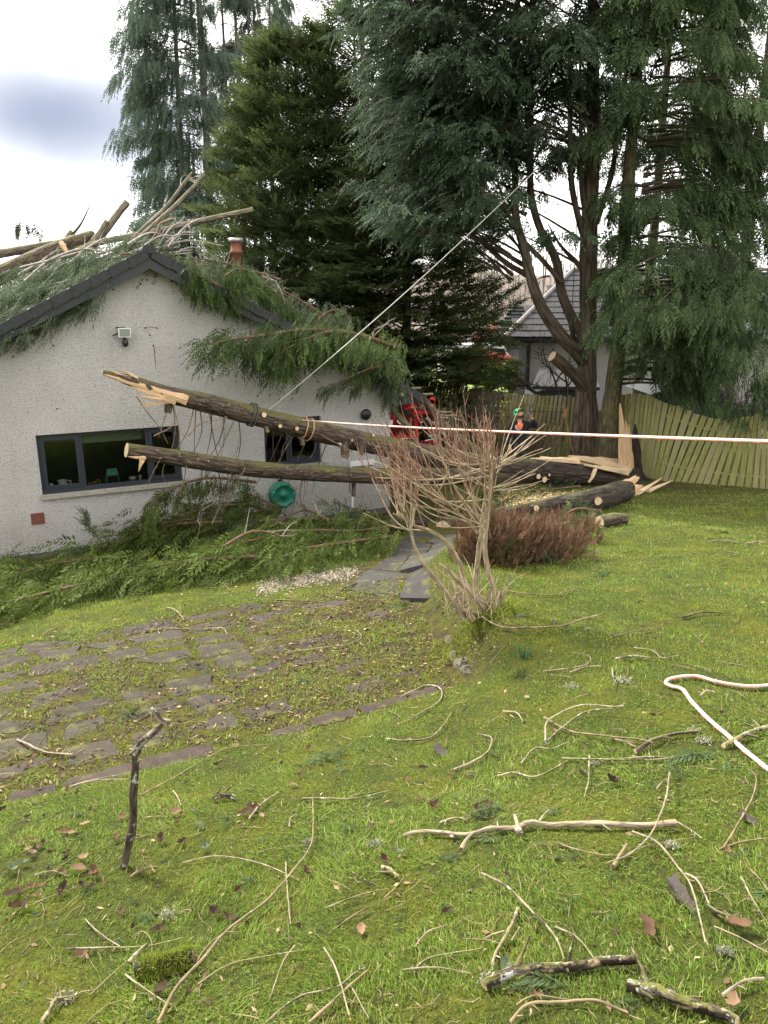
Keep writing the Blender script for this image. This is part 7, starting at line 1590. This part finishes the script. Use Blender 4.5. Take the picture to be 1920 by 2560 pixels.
    s('pale bent twig near the upper edge of the paving', 'ML', [(720, 385), (760, 400), (800, 440)], 9)
    s('short twig on the grass strip at the upper left of the paving', 'ML', [(185, 505), (220, 485), (250, 465)], 9, 'stick_tan')
    s('straight twig beside the edging stones at the lower left', 'ML', [(275, 1170), (400, 1140), (570, 1100)], 10)
    s('wire-thin curved twig in the middle of the paving', 'ML', [(690, 500), (700, 480), (850, 480), (960, 478), (985, 505)], 7)
    s('long thin twig at the upper right of the paving', 'ML', [(1190, 350), (1300, 358), (1400, 350), (1480, 310)], 7, 'stick_tan')
    s('brown root-like twig by the gravel', 'ML', [(870, 290), (930, 268), (970, 280), (990, 315)], 7, 'stick_tan')
    s('curved twig at the right of the paving', 'ML', [(1235, 580), (1380, 565), (1500, 545), (1560, 520), (1540, 480)], 7)
    s('stick leaving the left edge over the edging stones', 'ML', [(-20, 1112), (40, 1110), (75, 1108)], 9)
    s('dark stick on the slab path near the gravel', 'ML', [(1470, 310), (1520, 290), (1565, 268)], 10, 'stick_dark')
    # mossy log piece, bark scraps
    q = zpx('BL', [(595, 935), (700, 918), (840, 880)]); P = [G(*a) + UP * .035 for a in q]
    t = T('mossy_log', 'short piece of log thickly covered with yellow green moss', 'log', P[0] - UP * .03); r = 42 * ZS * pxm(P[0]); b = MB(); b.tube(spl(P, 16), [r * .8, r, r * .95, r * .7], 12, jit=.06, capmi=1); b.build('log', ['bark_log_dark', 'stick_tan'], t)
    f = MB(); n = 2600; c = spl(P, 16); ii = rng.integers(2, 15, n); a = rng.uniform(-.6, 3.7, n); ax = nrm(P[2] - P[0]); sx = nrm(np.cross(ax, UP)); d = np.cos(a)[:, None] * sx + np.sin(a)[:, None] * UP; p = c[ii] + d * r * .95 + rng.normal(0, .012, (n, 1)) * ax
    blades(f, p, d + rng.normal(0, .5, (n, 3)), rng.uniform(.006, .018, n), rng.uniform(.0018, .003, n), np.clip(rng.normal(.55, .2, n), 0, 1)); f.build('moss', 'moss_blade', t)
    for z, x, y, s_, lab in (('BR', 1258, 580, .055, 'curled scrap of dark bark right of the long bowed stick'), ('BR', 1310, 640, .04, 'smaller scrap of dark bark below the curled one'), ('MR', 240, 1015, .06, 'dark curled bark scrap below the paving corner'), ('MR', 735, 445, .03, 'small dark bark scrap near the foot of the bare shrub'), ('BR', 1570, 268, .04, 'dark bark scrap beside the hooked stick')):
        p = G(*zpx(z, [(x, y)])[0]); t = T('bark_scrap', lab, 'bark', p); b = MB(); V = []; ang = R(0, 3)
        for i in range(6):
            for j in range(4): u, w = (i / 5 - .5) * 2, (j / 3 - .5) * 2; V.append(p + np.array([math.cos(ang) * u - math.sin(ang) * w * .5, math.sin(ang) * u + math.cos(ang) * w * .5, .25 + .35 * w * w + .2 * u]) * s_ + rng.normal(0, s_ * .05, 3))
        F = [(4 * i + j, 4 * i + j + 1, 4 * i + j + 5, 4 * i + j + 4) for i in range(5) for j in range(3)]; b.add(V, F, smooth=True); b.build('bark', 'dark_bark_scrap', t)

def build_upright():
    base = G(308, 2168); y = base[1]; Q = [(306, 2178), (322, 2110), (332, 2060), (333, 1985), (338, 1910), (338, 1885)]
    t = T('upright_stick', 'knobbly dark branch standing upright, stuck in the lawn', 'branch', base); P = [D(px, py, y) for px, py in Q]; k = pxm(base)
    b = MB(); b.tube(spl(P, 34), [10 * k, 10 * k, 9.5 * k, 9 * k, 10 * k], 9, jit=.13, capmi=0); b.build('stem', ['stick_dark'], t)
    b = MB(); b.tube(spl([D(338, 1888, y), D(352, 1858, y), D(385, 1830, y), D(408, 1806, y)], 18), [11 * k, 9 * k, 8 * k, 7 * k], 9, jit=.12); b.build('fork', 'stick_lichen', t)
    b = MB(); b.tube(spl([D(425, 1808, y), D(405, 1802, y), D(392, 1785, y), D(378, 1770, y)], 12), [8 * k, 8 * k, 6 * k, 4 * k], 8, jit=.12); b.build('fork', 'stick_lichen', t)
    b = MB(); b.tube(spl([D(338, 1888, y), D(328, 1878, y)], 5), [10 * k, 8 * k], 8, jit=.1); b.build('knot', 'stick_dark', t)

# ------------------------------------------------------------------ grass, moss, litter, leaves
_L = {}
def vn(x, y, s, seed=0):
    if seed not in _L: _L[seed] = np.random.default_rng(900 + seed).random((256, 256))
    g = _L[seed]; X, Y = np.asarray(x) / s + 500, np.asarray(y) / s + 500; i, j = np.floor(X).astype(int), np.floor(Y).astype(int); fx, fy = sst(X - i), sst(Y - j)
    a, b, c, d = g[i % 256, j % 256], g[(i + 1) % 256, j % 256], g[i % 256, (j + 1) % 256], g[(i + 1) % 256, (j + 1) % 256]
    return (a * (1 - fx) + b * fx) * (1 - fy) + (c * (1 - fx) + d * fx) * fy
def blades(b, P, Dr, Hh, Wd, tint, bent=False):
    n = len(P); Dr = Dr / (np.linalg.norm(Dr, axis=1)[:, None] + 1e-9); s = np.cross(Dr, rng.normal(0, 1, (n, 3))); s /= np.linalg.norm(s, axis=1)[:, None] + 1e-9
    s = s * Wd[:, None]; tip = P + Dr * Hh[:, None]
    if not bent:
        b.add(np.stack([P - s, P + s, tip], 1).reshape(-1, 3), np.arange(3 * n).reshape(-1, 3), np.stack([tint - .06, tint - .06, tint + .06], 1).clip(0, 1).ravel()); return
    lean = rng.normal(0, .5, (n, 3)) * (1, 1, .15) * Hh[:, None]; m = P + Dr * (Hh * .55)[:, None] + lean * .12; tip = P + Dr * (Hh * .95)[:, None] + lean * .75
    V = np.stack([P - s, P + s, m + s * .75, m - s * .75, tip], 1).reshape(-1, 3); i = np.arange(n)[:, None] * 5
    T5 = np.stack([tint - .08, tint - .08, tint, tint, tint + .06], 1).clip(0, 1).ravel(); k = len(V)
    b.add(V, [], T5) if False else None
    b.V.append(V); b.T.append(T5); b.B.append(V); F4 = (np.array([[0, 1, 2, 3]]) + i) + b.n; F3 = (np.array([[3, 2, 4]]) + i) + b.n
    for f in (F4, F3): b.F.append(f); b.mi.append(np.zeros(len(f), int)); b.sm.append(np.zeros(len(f), bool))
    b.n += k
def on_stone(x, y, grow=1.0):
    u, v = uv(x, y); hit = np.zeros(len(x), bool)
    for c, P in STONES:
        r = np.abs(P - c).max() * 1.1; k = np.where((np.abs(u - c[0]) < r) & (np.abs(v - c[1]) < r))[0]
        if not len(k): continue
        ins = np.ones(len(k), bool); Q = c + (P - c) * grow; area = 0; m = len(Q)
        cnt = np.zeros(len(k), bool)
        for i in range(m):
            a, b_ = Q[i], Q[(i + 1) % m]; cond = ((a[1] > v[k]) != (b_[1] > v[k]))
            xx = (b_[0] - a[0]) * (v[k] - a[1]) / (b_[1] - a[1] + 1e-12) + a[0]; cnt ^= cond & (u[k] < xx)
        hit[k] |= cnt
    return hit
def sample_ground(n, y0, y1, p=1.0):
    """points on the ground in front of the camera, thinning out with distance"""
    t = rng.random(n); e = 1 - p
    y = (y0 ** e + t * (y1 ** e - y0 ** e)) ** (1 / e) if abs(e) > 1e-6 else y0 * (y1 / y0) ** t
    x = rng.uniform(-1, 1, n) * (.61 * y + 1.3)
    return x, y
def keep_off(x, y):
    u, v = uv(x, y)
    return (v > -.05) & (u < .1)                         # inside the house
SHR = None
def build_grass():
    n = 440000; x, y = sample_ground(n, .9, 20.5, 1.15)
    sm = soil_shade_mask(x, y); dens = vn(x, y, .35, 1) * .5 + vn(x, y, .09, 2) * .5
    far = np.clip(y / 2.6, 1, 7)
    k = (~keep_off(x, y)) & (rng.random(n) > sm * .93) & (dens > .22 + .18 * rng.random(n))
    moss = vn(x, y, 1.3, 3) * .55 + vn(x, y, .4, 4) * .45; mossy = moss > (.55 - .10 * np.clip((y - 6) / 5, 0, 1))
    k &= ~(mossy & (rng.random(n) < .75))
    x, y, far, moss = x[k], y[k], far[k], moss[k]; n = len(x); z = ground_z(x, y)
    P = np.stack([x, y, z - .004], 1); st = vn(x, y, .16, 5)
    comb = np.stack([np.cos(6.28 * vn(x, y, .5, 6)), np.sin(6.28 * vn(x, y, .5, 6)), np.zeros(n)], 1)
    Dr = UP + comb * .7 + rng.normal(0, .48, (n, 3)); Dr[:, 2] = np.abs(Dr[:, 2]) * .8 + .12
    Hh = (.012 + .026 * rng.random(n) ** 1.6 + .016 * st) * (1 + .12 * (far - 1)); Wd = (.0011 + .0009 * rng.random(n)) * far ** .9
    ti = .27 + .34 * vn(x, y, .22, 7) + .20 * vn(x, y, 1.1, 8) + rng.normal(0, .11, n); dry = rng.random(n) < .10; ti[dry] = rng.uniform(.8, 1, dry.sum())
    b = MB(); near = y < 3.8
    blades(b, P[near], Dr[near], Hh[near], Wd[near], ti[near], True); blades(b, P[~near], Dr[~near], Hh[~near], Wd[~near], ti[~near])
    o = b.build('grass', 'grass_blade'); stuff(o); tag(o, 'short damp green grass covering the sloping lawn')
    # moss: lawn patches and the joints of the paving
    n = 215000; x, y = sample_ground(n, .9, 20.0, 1.0); sm = soil_shade_mask(x, y); moss = vn(x, y, 1.3, 3) * .55 + vn(x, y, .4, 4) * .45; u, v = uv(x, y)
    pat = (v > -10) & (v < -6.5) & (u < u_edge(v) + .2)
    k = ~keep_off(x, y) & np.where(pat, (vn(x, y, .22, 9) * .6 + vn(x, y, .8, 10) * .4 > .36), (moss > .46) & (rng.random(n) > sm))
    x, y, pat = x[k], y[k], pat[k]; hit = on_stone(x, y, .80); rg = np.clip((uv(x, y)[0] + 6.3) / 1.7, 0, 1); kk = ~hit | (pat & (vn(x, y, .18, 12) * .6 + vn(x, y, .5, 22) * .4 > .455 - .16 * rg)); x, y, pat = x[kk], y[kk], pat[kk]
    n = len(x); P = np.stack([x, y, ground_z(x, y) + np.where(pat, .004, -.002)], 1); far = np.clip(y / 2.6, 1, 7)
    Dr = UP + rng.normal(0, .6, (n, 3)); Dr[:, 2] = np.abs(Dr[:, 2]) + .1
    b = MB(); blades(b, P, Dr, (.008 + .016 * rng.random(n)) * (1 + .2 * (far - 1)), (.0018 + .0014 * rng.random(n)) * far ** .85, np.clip(.30 + .45 * vn(x, y, .3, 13) + rng.normal(0, .13, n), 0, 1))
    o = b.build('moss', 'moss_blade'); stuff(o); tag(o, 'yellow green moss in the lawn and between the paving stones')
    # tufts and weeds among the paving, debris scraps everywhere
    b = MB(); n = 26000; t = rng.random(n); u = rng.uniform(-9.9, -3.4, n); v = rng.uniform(-9.9, -6.6, n); xy = HC[None] + u[:, None] * HU + v[:, None] * HV; x, y = xy[:, 0], xy[:, 1]
    c = vn(x, y, .13, 14) * .6 + vn(x, y, .6, 15) * .4; k = (c > .50) & (u < u_edge(v) + .1) & ~on_stone(x, y, .86); x, y = x[k], y[k]; n = len(x); P = np.stack([x, y, ground_z(x, y)], 1); Dr = UP + rng.normal(0, .8, (n, 3)); Dr[:, 2] = np.abs(Dr[:, 2])
    blades(b, P, Dr, .02 + .05 * rng.random(n) ** 2, .0026 + .003 * rng.random(n), np.clip(rng.normal(.62, .2, n), 0, 1)); o = b.build('weeds', 'grass_blade'); stuff(o); tag(o, 'tufts of grass growing in the joints of the paving')
def build_litter():
    b = MB(); n = 15000; x, y = sample_ground(n, 1.1, 19, 1.1); sm = soil_shade_mask(x, y); cl = vn(x, y, .5, 16) * .5 + vn(x, y, .15, 17) * .5
    left = np.clip((-x - .35 * y + .6) / 1.0, 0, 1) * (y < 4.5)
    k = ~keep_off(x, y) & (rng.random(n) < .36 + .6 * sm + .5 * left) & (cl > .36); x, y = x[k], y[k]; n = len(x); far = np.clip(y / 3, 1, 5)
    P = np.stack([x, y, ground_z(x, y) + .008], 1); s = (.004 + .016 * rng.random(n) ** 2) * far ** .6; d = rng.normal(0, 1, (n, 3)) * (1, 1, .35); d /= np.linalg.norm(d, axis=1)[:, None]; e = np.cross(d, UP + rng.normal(0, .4, (n, 3))); e /= np.linalg.norm(e, axis=1)[:, None]; e *= rng.uniform(.15, .6, (n, 1))
    V = np.stack([P - d * s[:, None], P + e * s[:, None], P + d * s[:, None], P - e * s[:, None]], 1).reshape(-1, 3); b.add(V, np.arange(4 * n).reshape(-1, 4), np.repeat(rng.random(n), 4))
    o = b.build('litter', 'litter'); stuff(o); tag(o, 'scraps of bark, leaf and needle scattered over the lawn and paving')
    b = MB(); x, y = sample_ground(2600, 1.1, 18, 1.0); sm = soil_shade_mask(x, y); k = ~keep_off(x, y) & (rng.random(2600) < .55 + .45 * sm)
    for a, c in zip(x[k], y[k]):
        far = min(max(c / 3, 1), 3); l = R(.03, .16) * far ** .5; an = R(0, 6.28); cv = R(-.6, .6); p = np.array([a, c]); P = []
        for i in range(4): P.append([p[0], p[1], gz(p[0], p[1]) + .010 + .012 * rng.random()]); p = p + np.array([math.cos(an), math.sin(an)]) * l / 3; an += cv
        b.tube(P, [.0022 * far ** .7, .0018 * far ** .7, .001 * far ** .7], 3, cap=False)
    o = b.build('twig_litter', 'stick_tan'); stuff(o); tag(o, 'fine broken twigs littering the lawn and paving')
    # the paving carries far more: needles, bark crumbs, bits of twig
    b = MB(); n = 15000; u = rng.uniform(-9.9, -3.4, n); v = rng.uniform(-9.95, -6.6, n); xy = HC[None] + u[:, None] * HU + v[:, None] * HV; x, y = xy[:, 0], xy[:, 1]
    k = (u < u_edge(v) + .1) & (vn(x, y, .3, 24) * .6 + vn(x, y, .09, 25) * .4 > .50 - .22 * np.clip((u + 7.2) / 2.5, 0, 1)); x, y = x[k], y[k]; n = len(x)
    P = np.stack([x, y, ground_z(x, y) + .012], 1); s = .008 + .022 * rng.random(n) ** 2; d = rng.normal(0, 1, (n, 3)) * (1, 1, .25); d /= np.linalg.norm(d, axis=1)[:, None]; e = np.cross(d, UP + rng.normal(0, .4, (n, 3))); e /= np.linalg.norm(e, axis=1)[:, None]; e *= rng.uniform(.10, .6, (n, 1))
    V = np.stack([P - d * s[:, None], P + e * s[:, None], P + d * s[:, None], P - e * s[:, None]], 1).reshape(-1, 3); b.add(V, np.arange(4 * n).reshape(-1, 4), np.repeat(rng.random(n) ** 1.5, 4))
    o = b.build('paving_litter', 'litter'); stuff(o); tag(o, 'brown needles and bark crumbs lying over the mossy paving')
    # green needle scraps torn off the fallen boughs
    f = MB(); x, y = sample_ground(900, 1.3, 17, .6); k = ~keep_off(x, y) & (vn(x, y, .9, 20) > .5); x, y = x[k], y[k]; n = len(x); P = np.stack([x, y, ground_z(x, y) + .012], 1); X = rng.normal(0, 1, (n, 3)) * (1, 1, .1); scatter(f, SP_NEAR, P, X, rng.uniform(.05, .16, n), rng.normal(-.06, .1, n), roll=.25); o = f.build('needle_litter', 'foliage_cedar'); stuff(o); tag(o, 'small torn-off conifer sprays scattered over the grass')
    f = MB(); n = 420; u = rng.uniform(-9, -3.4, n); v = rng.uniform(-9.8, -6.7, n); xy = HC[None] + u[:, None] * HU + v[:, None] * HV; x, y = xy[:, 0], xy[:, 1]; k = (u < u_edge(v) + .1) & (vn(x, y, .5, 26) > .42); x, y = x[k], y[k]; n = len(x); P = np.stack([x, y, ground_z(x, y) + .016], 1); scatter(f, SP_SML, P, rng.normal(0, 1, (n, 3)) * (1, 1, .1), rng.uniform(.06, .17, n), rng.normal(.0, .12, n), roll=.3); o = f.build('paving_needles', 'foliage_bough'); stuff(o); tag(o, 'green conifer scraps lying on the paving')
def leaf_mesh(s):
    V, F = [], []; nn = 6; cu = R(.2, 1.3); tw = R(-.8, .8)
    for i in range(nn):
        t = i / (nn - 1); w = math.sin(math.pi * min(1, t * .92 + .06)) ** .8 * .30 * (1 + .17 * (-1) ** i)
        for j, q in enumerate((-1, 0, 1)): V.append((t - .5 + rng.normal(0, .03), q * w * (1 + rng.normal(0, .16)) + rng.normal(0, .02), cu * (t - .5) ** 2 * 1.4 + (.22 + .2 * cu) * q * q * w * 2 + tw * q * w * (t - .5) + .05))
    for i in range(nn - 1):
        for j in range(2): F.append((3 * i + j, 3 * i + j + 1, 3 * i + j + 4, 3 * i + j + 3))
    return np.array(V) * s, F
def build_leaves():
    def leaf(px, py, s, lab, tint, group, mat='dead_leaf'):
        p = G(px, py); a = R(0, 6.28); V, F = leaf_mesh(s * .85); V = V + (0, 0, 0); c, n = math.cos(a), math.sin(a); tl = R(-.4, .4); Rm = np.array([[c, -n, 0], [n, c, 0], [0, 0, 1]]) @ np.array([[1, 0, 0], [0, math.cos(tl), -math.sin(tl)], [0, math.sin(tl), math.cos(tl)]])
        b = MB(); b.add(V @ Rm.T + p + UP * (.012 + s * .06), F, tint=np.clip(tint + rng.normal(0, .1), 0, 1), smooth=True); o = b.build('fallen_leaf', mat, None, origin=p); tag(o, lab, 'leaf', group)
    Z = lambda z, x, y: zpx(z, [(x, y)])[0]
    for z, x, y, s, t, lab in (('BL', 290, 322, .075, .8, 'tan dead leaf lying alone left of the upright stick'), ('BL', 1265, 118, .06, .75, 'tan leaf beside the edging stones, right of the slanting twig'), ('BL', 1300, 75, .05, .6, 'brown leaf just above the tan one near the slanting twig'), ('BL', 1455, 82, .05, .4, 'red brown leaf to the right of the slanting twig'), ('BL', 1095, 222, .10, .45, 'large dark brown leaf under the propped pale stick'), ('BL', 1060, 245, .08, .35, 'dark leaf at the foot of the propped pale stick'), ('BL', 1325, 505, .055, .5, 'small red brown leaf beside the crossing twig'), ('BL', 1560, 750, .065, .8, 'pale tan leaf in the middle of the bottom lawn'), ('BL', 930, 680, .07, .25, 'dark leaf left of the longest stick'), ('BL', 990, 705, .07, .3, 'dark grey brown leaf touching the longest stick'), ('BL', 1025, 575, .05, .3, 'dark leaf below the arched pale stick'), ('BL', 700, 360, .075, .3, 'dark folded leaf right of the upright stick'), ('BL', 785, 370, .06, .4, 'pinkish brown leaf between the upright stick and the pale green leaf'), ('BL', 340, 490, .10, .9, 'large pale leaf on top of the leaf pile'), ('BL', 415, 500, .08, .45, 'brown curled leaf at the right of the leaf pile'), ('BL', 270, 580, .08, .3, 'dark curled leaf below the leaf pile'), ('BL', 60, 600, .10, .25, 'big dark leaf at the left edge'), ('BL', 90, 655, .10, .5, 'pinkish leaf under the big dark one at the left edge'), ('BL', 760, 240, .08, .7, 'grey tan leaf right of the upper part of the upright stick'), ('BL', 770, 280, .06, .5, 'brown leaf just below the grey tan one'), ('BL', 690, 750, .07, .25, 'dark leaf standing on edge above the mossy log piece'), ('BL', 700, 1020, .07, .45, 'brown leaf by the foot of the longest stick'), ('BL', 355, 860, .06, .6, 'brown leaf below the grey lichen-covered stick'),
        ('BR', 215, 215, .075, .55, 'brown leaf above the left half of the large pale branch'), ('BR', 400, 225, .085, .6, 'left leaf of the pair above the large pale branch'), ('BR', 440, 215, .075, .55, 'right leaf of the pair above the large pale branch'), ('BR', 990, 110, .075, .3, 'dark leaf above the middle of the large pale branch'), ('BR', 1130, 722, .08, .6, 'left brown leaf right of the speckled stick'), ('BR', 1145, 768, .07, .5, 'brown leaf just below the left one right of the speckled stick'), ('BR', 1525, 745, .10, .6, 'large upright brown leaf at the right'), ('BR', 1510, 1085, .07, .7, 'tan leaf above the rotten hollow log'), ('BR', 12, 455, .07, .35, 'dark red leaf by the lichen-tufted stick end'), ('BR', 160, 180, .05, .6, 'small leaf left of the pair above the large pale branch'), ('BR', 855, 75, .06, .3, 'dark leaf beside the lichened twig'), ('BR', 1480, 405, .05, .7, 'tan leaf at the end of the hooked stick'), ('BR', 270, 670, .05, .3, 'grey curled leaf in the middle of the bottom lawn'), ('BR', 655, 1040, .05, .7, 'orange brown leaf below the broken log'),
        ('MR', 735, 925, .06, .75, 'tan leaf inside the tangled branchwood'), ('MR', 870, 985, .05, .45, 'brown leaf below the tangled branchwood'), ('MR', 480, 1040, .06, .25, 'dark leaf right of the hook-shaped stick'), ('MR', 1460, 845, .05, .4, 'brown leaf beside the slack rope'), ('MR', 615, 775, .05, .9, 'pale flake of wood on the grass below the daffodil shoots'), ('MR', 290, 1115, .05, .7, 'pale leaf left of the hook-shaped stick'),
        ('ML', 660, 785, .085, .85, 'pale pinkish leaf lying on the paving above the upright stick'), ('ML', 250, 845, .05, .8, 'small pale leaf on the paving at the left'), ('ML', 860, 640, .08, .25, 'dark leaf in the middle of the paving'), ('ML', 175, 1180, .09, .65, 'pinkish leaf at the left end of the edging stones'), ('ML', 290, 1180, .07, .6, 'leaf beside the edging stones near the upright stick'), ('ML', 505, 1085, .06, .7, 'pale leaf on the edging stones left of the upright stick'), ('ML', 1475, 675, .05, .75, 'pale leaf at the right of the paving'), ('ML', 1150, 815, .06, .6, 'brown leaf below the right half of the paving'), ('ML', 1190, 925, .06, .6, 'leaf at the right end of the edging stones'), ('ML', 1630, 628, .05, .7, 'pink leaf near the low stone edge')):
        leaf(*Z(z, x, y), s, lab, t, 'dead leaves on the lawn and paving')
    for z, x, y, s, lab in (('BL', 890, 395, .075, 'pale green leaf lying right of the upright stick'), ('BR', 72, 420, .07, 'pale green leaf left of the large pale branch'), ('BR', 520, 915, .07, 'bright green leaf beside the thick lichen-crusted stick'), ('BL', 100, 460, .07, 'round green leaf at the left edge'), ('BL', 50, 490, .08, 'larger round green leaf at the left edge')):
        leaf(*Z(z, x, y), s, lab, .8, 'green leaves on the lawn', 'foliage_roof')
    for k in range(70):                                   # the rest of the leaf pile and scattered leaves: nothing tells these apart
        if k < 34: px, py = 0 + rng.normal(150, 75), 2170 + rng.normal(0, 60)
        else: px, py = R(20, 1100), R(1600, 2150)
        if 0 < px < 1900: leaf(px, py, R(.03, .065), 'small brown dead leaf lying loose in the grass', R(.1, .9), 'small dead leaves on the lawn')
    # white lichen tufts, daffodil shoots
    for z, x, y, s, lab in (('MR', 820, 728, .10, 'broad pale lichen tuft in the middle of the lawn'), ('MR', 1035, 702, .09, 'rounded pale lichen tuft right of the broad one'), ('MR', 905, 1062, .04, 'small lichen tuft on the level pale stick'), ('MR', 1340, 918, .05, 'lichen tuft at the tip of the black-barked stick'), ('MR', 1385, 962, .06, 'lichen tuft below the black-barked stick'), ('BL', 1622, 372, .055, 'white lichen tuft right of the top of the longest stick'), ('BL', 1335, 365, .03, 'tiny lichen tuft on the longest stick'), ('BL', 730, 678, .05, 'flat lichen tuft left of the longest stick'), ('BL', 280, 1042, .05, 'lichen tuft on the stout stick end at the bottom left'), ('BR', 1240, 378, .04, 'lichen tuft on the curved stick below the large branch'), ('BR', 450, 960, .05, 'white lichen tuft on the left end of the broken log'), ('MR', 595, 418, .05, 'white lichen tuft right of the bare shrub'), ('MR', 875, 478, .04, 'small white lichen tuft beside the long curved branch'), ('BR', 1470, 840, .03, 'small pale fir cone shaped lichen tuft at the lower right')):
        p = G(*Z(z, x, y)); n = 220; f = MB(); q = p + rng.normal(0, 1, (n, 3)) * (s * .34, s * .26, .004) + UP * .012; d = UP + rng.normal(0, .7, (n, 3)); blades(f, q, d, rng.uniform(.005, .016, n), rng.uniform(.002, .005, n), rng.random(n)); o = f.build('lichen_tuft', 'lichen_leaf', None, origin=p); tag(o, lab, 'lichen')
    p = G(1310, 1648); t = T('daffodil_shoots', 'green daffodil shoots standing in the grass right of the paving corner', 'plant', p)
    for k in range(11):
        b = MB(); q = p + np.array([rng.normal(0, .03), rng.normal(0, .02), 0]); d = nrm(UP + rng.normal(0, .13, 3)); h = R(.10, .17); s = nrm(np.cross(d, (0, 1, 0.2))) * .006; b.add([q - s, q + s, q + d * h * .6 + s * .9, q + d * h * .6 - s * .9, q + d * h], [(0, 1, 2, 3), (3, 2, 4)], tint=[.1, .1, .6, .6, .9]); b.build('leaf', 'daffodil', t)
    for z, x, y, s, lab in (('BL', 1480, 10, .20, 'dark conifer sprig lying on the lawn above the level lichened stick'), ('MR', 470, 1000, .12, 'small conifer sprig by the hook-shaped stick'), ('MR', 1400, 1025, .20, 'feathery grey green sprig right of the level pale stick'), ('MR', 880, 140, .22, 'dark sprig on the far lawn below the heather'), ('MR', 1210, 250, .2, 'dark sprig on the moss in the middle of the lawn'), ('MR', 950, 240, .2, 'dark sprig on the moss left of the other'), ('MR', 110, 375, .22, 'conifer sprig on the paving left of the bare shrub'), ('ML', 1290, 690, .22, 'green sprig on the right half of the paving'), ('ML', 620, 840, .22, 'green sprig on the paving above the upright stick'), ('ML', 1230, 300, .16, 'green sprig near the gravel'), ('MR', 600, 680, .16, 'dark sprig below the daffodil shoots'), ('BR', 510, 235, .16, 'dark sprig right of the leaf pair'), ('BR', 740, 985, .15, 'dark sprig under the broken log'), ('MR', 1450, 60, .2, 'dark sprig on the far lawn near the bowed fence')):
        p = G(*Z(z, x, y)); n = 7; f = MB(); a = R(0, 6.28); X = np.array([math.cos(a), math.sin(a), .05]) + rng.normal(0, .35, (n, 3)) * (1, 1, .2); scatter(f, SP_NEAR, p + UP * .02 + rng.normal(0, s * .3, (n, 3)) * (1, 1, .05), X, s * rng.uniform(.6, 1.1, n), rng.normal(-.05, .08, n), roll=.25); o = f.build('conifer_sprig', 'foliage_cedar', None, origin=p); tag(o, lab, 'sprig')
build_sticks(); build_upright(); build_grass(); build_litter(); build_leaves()
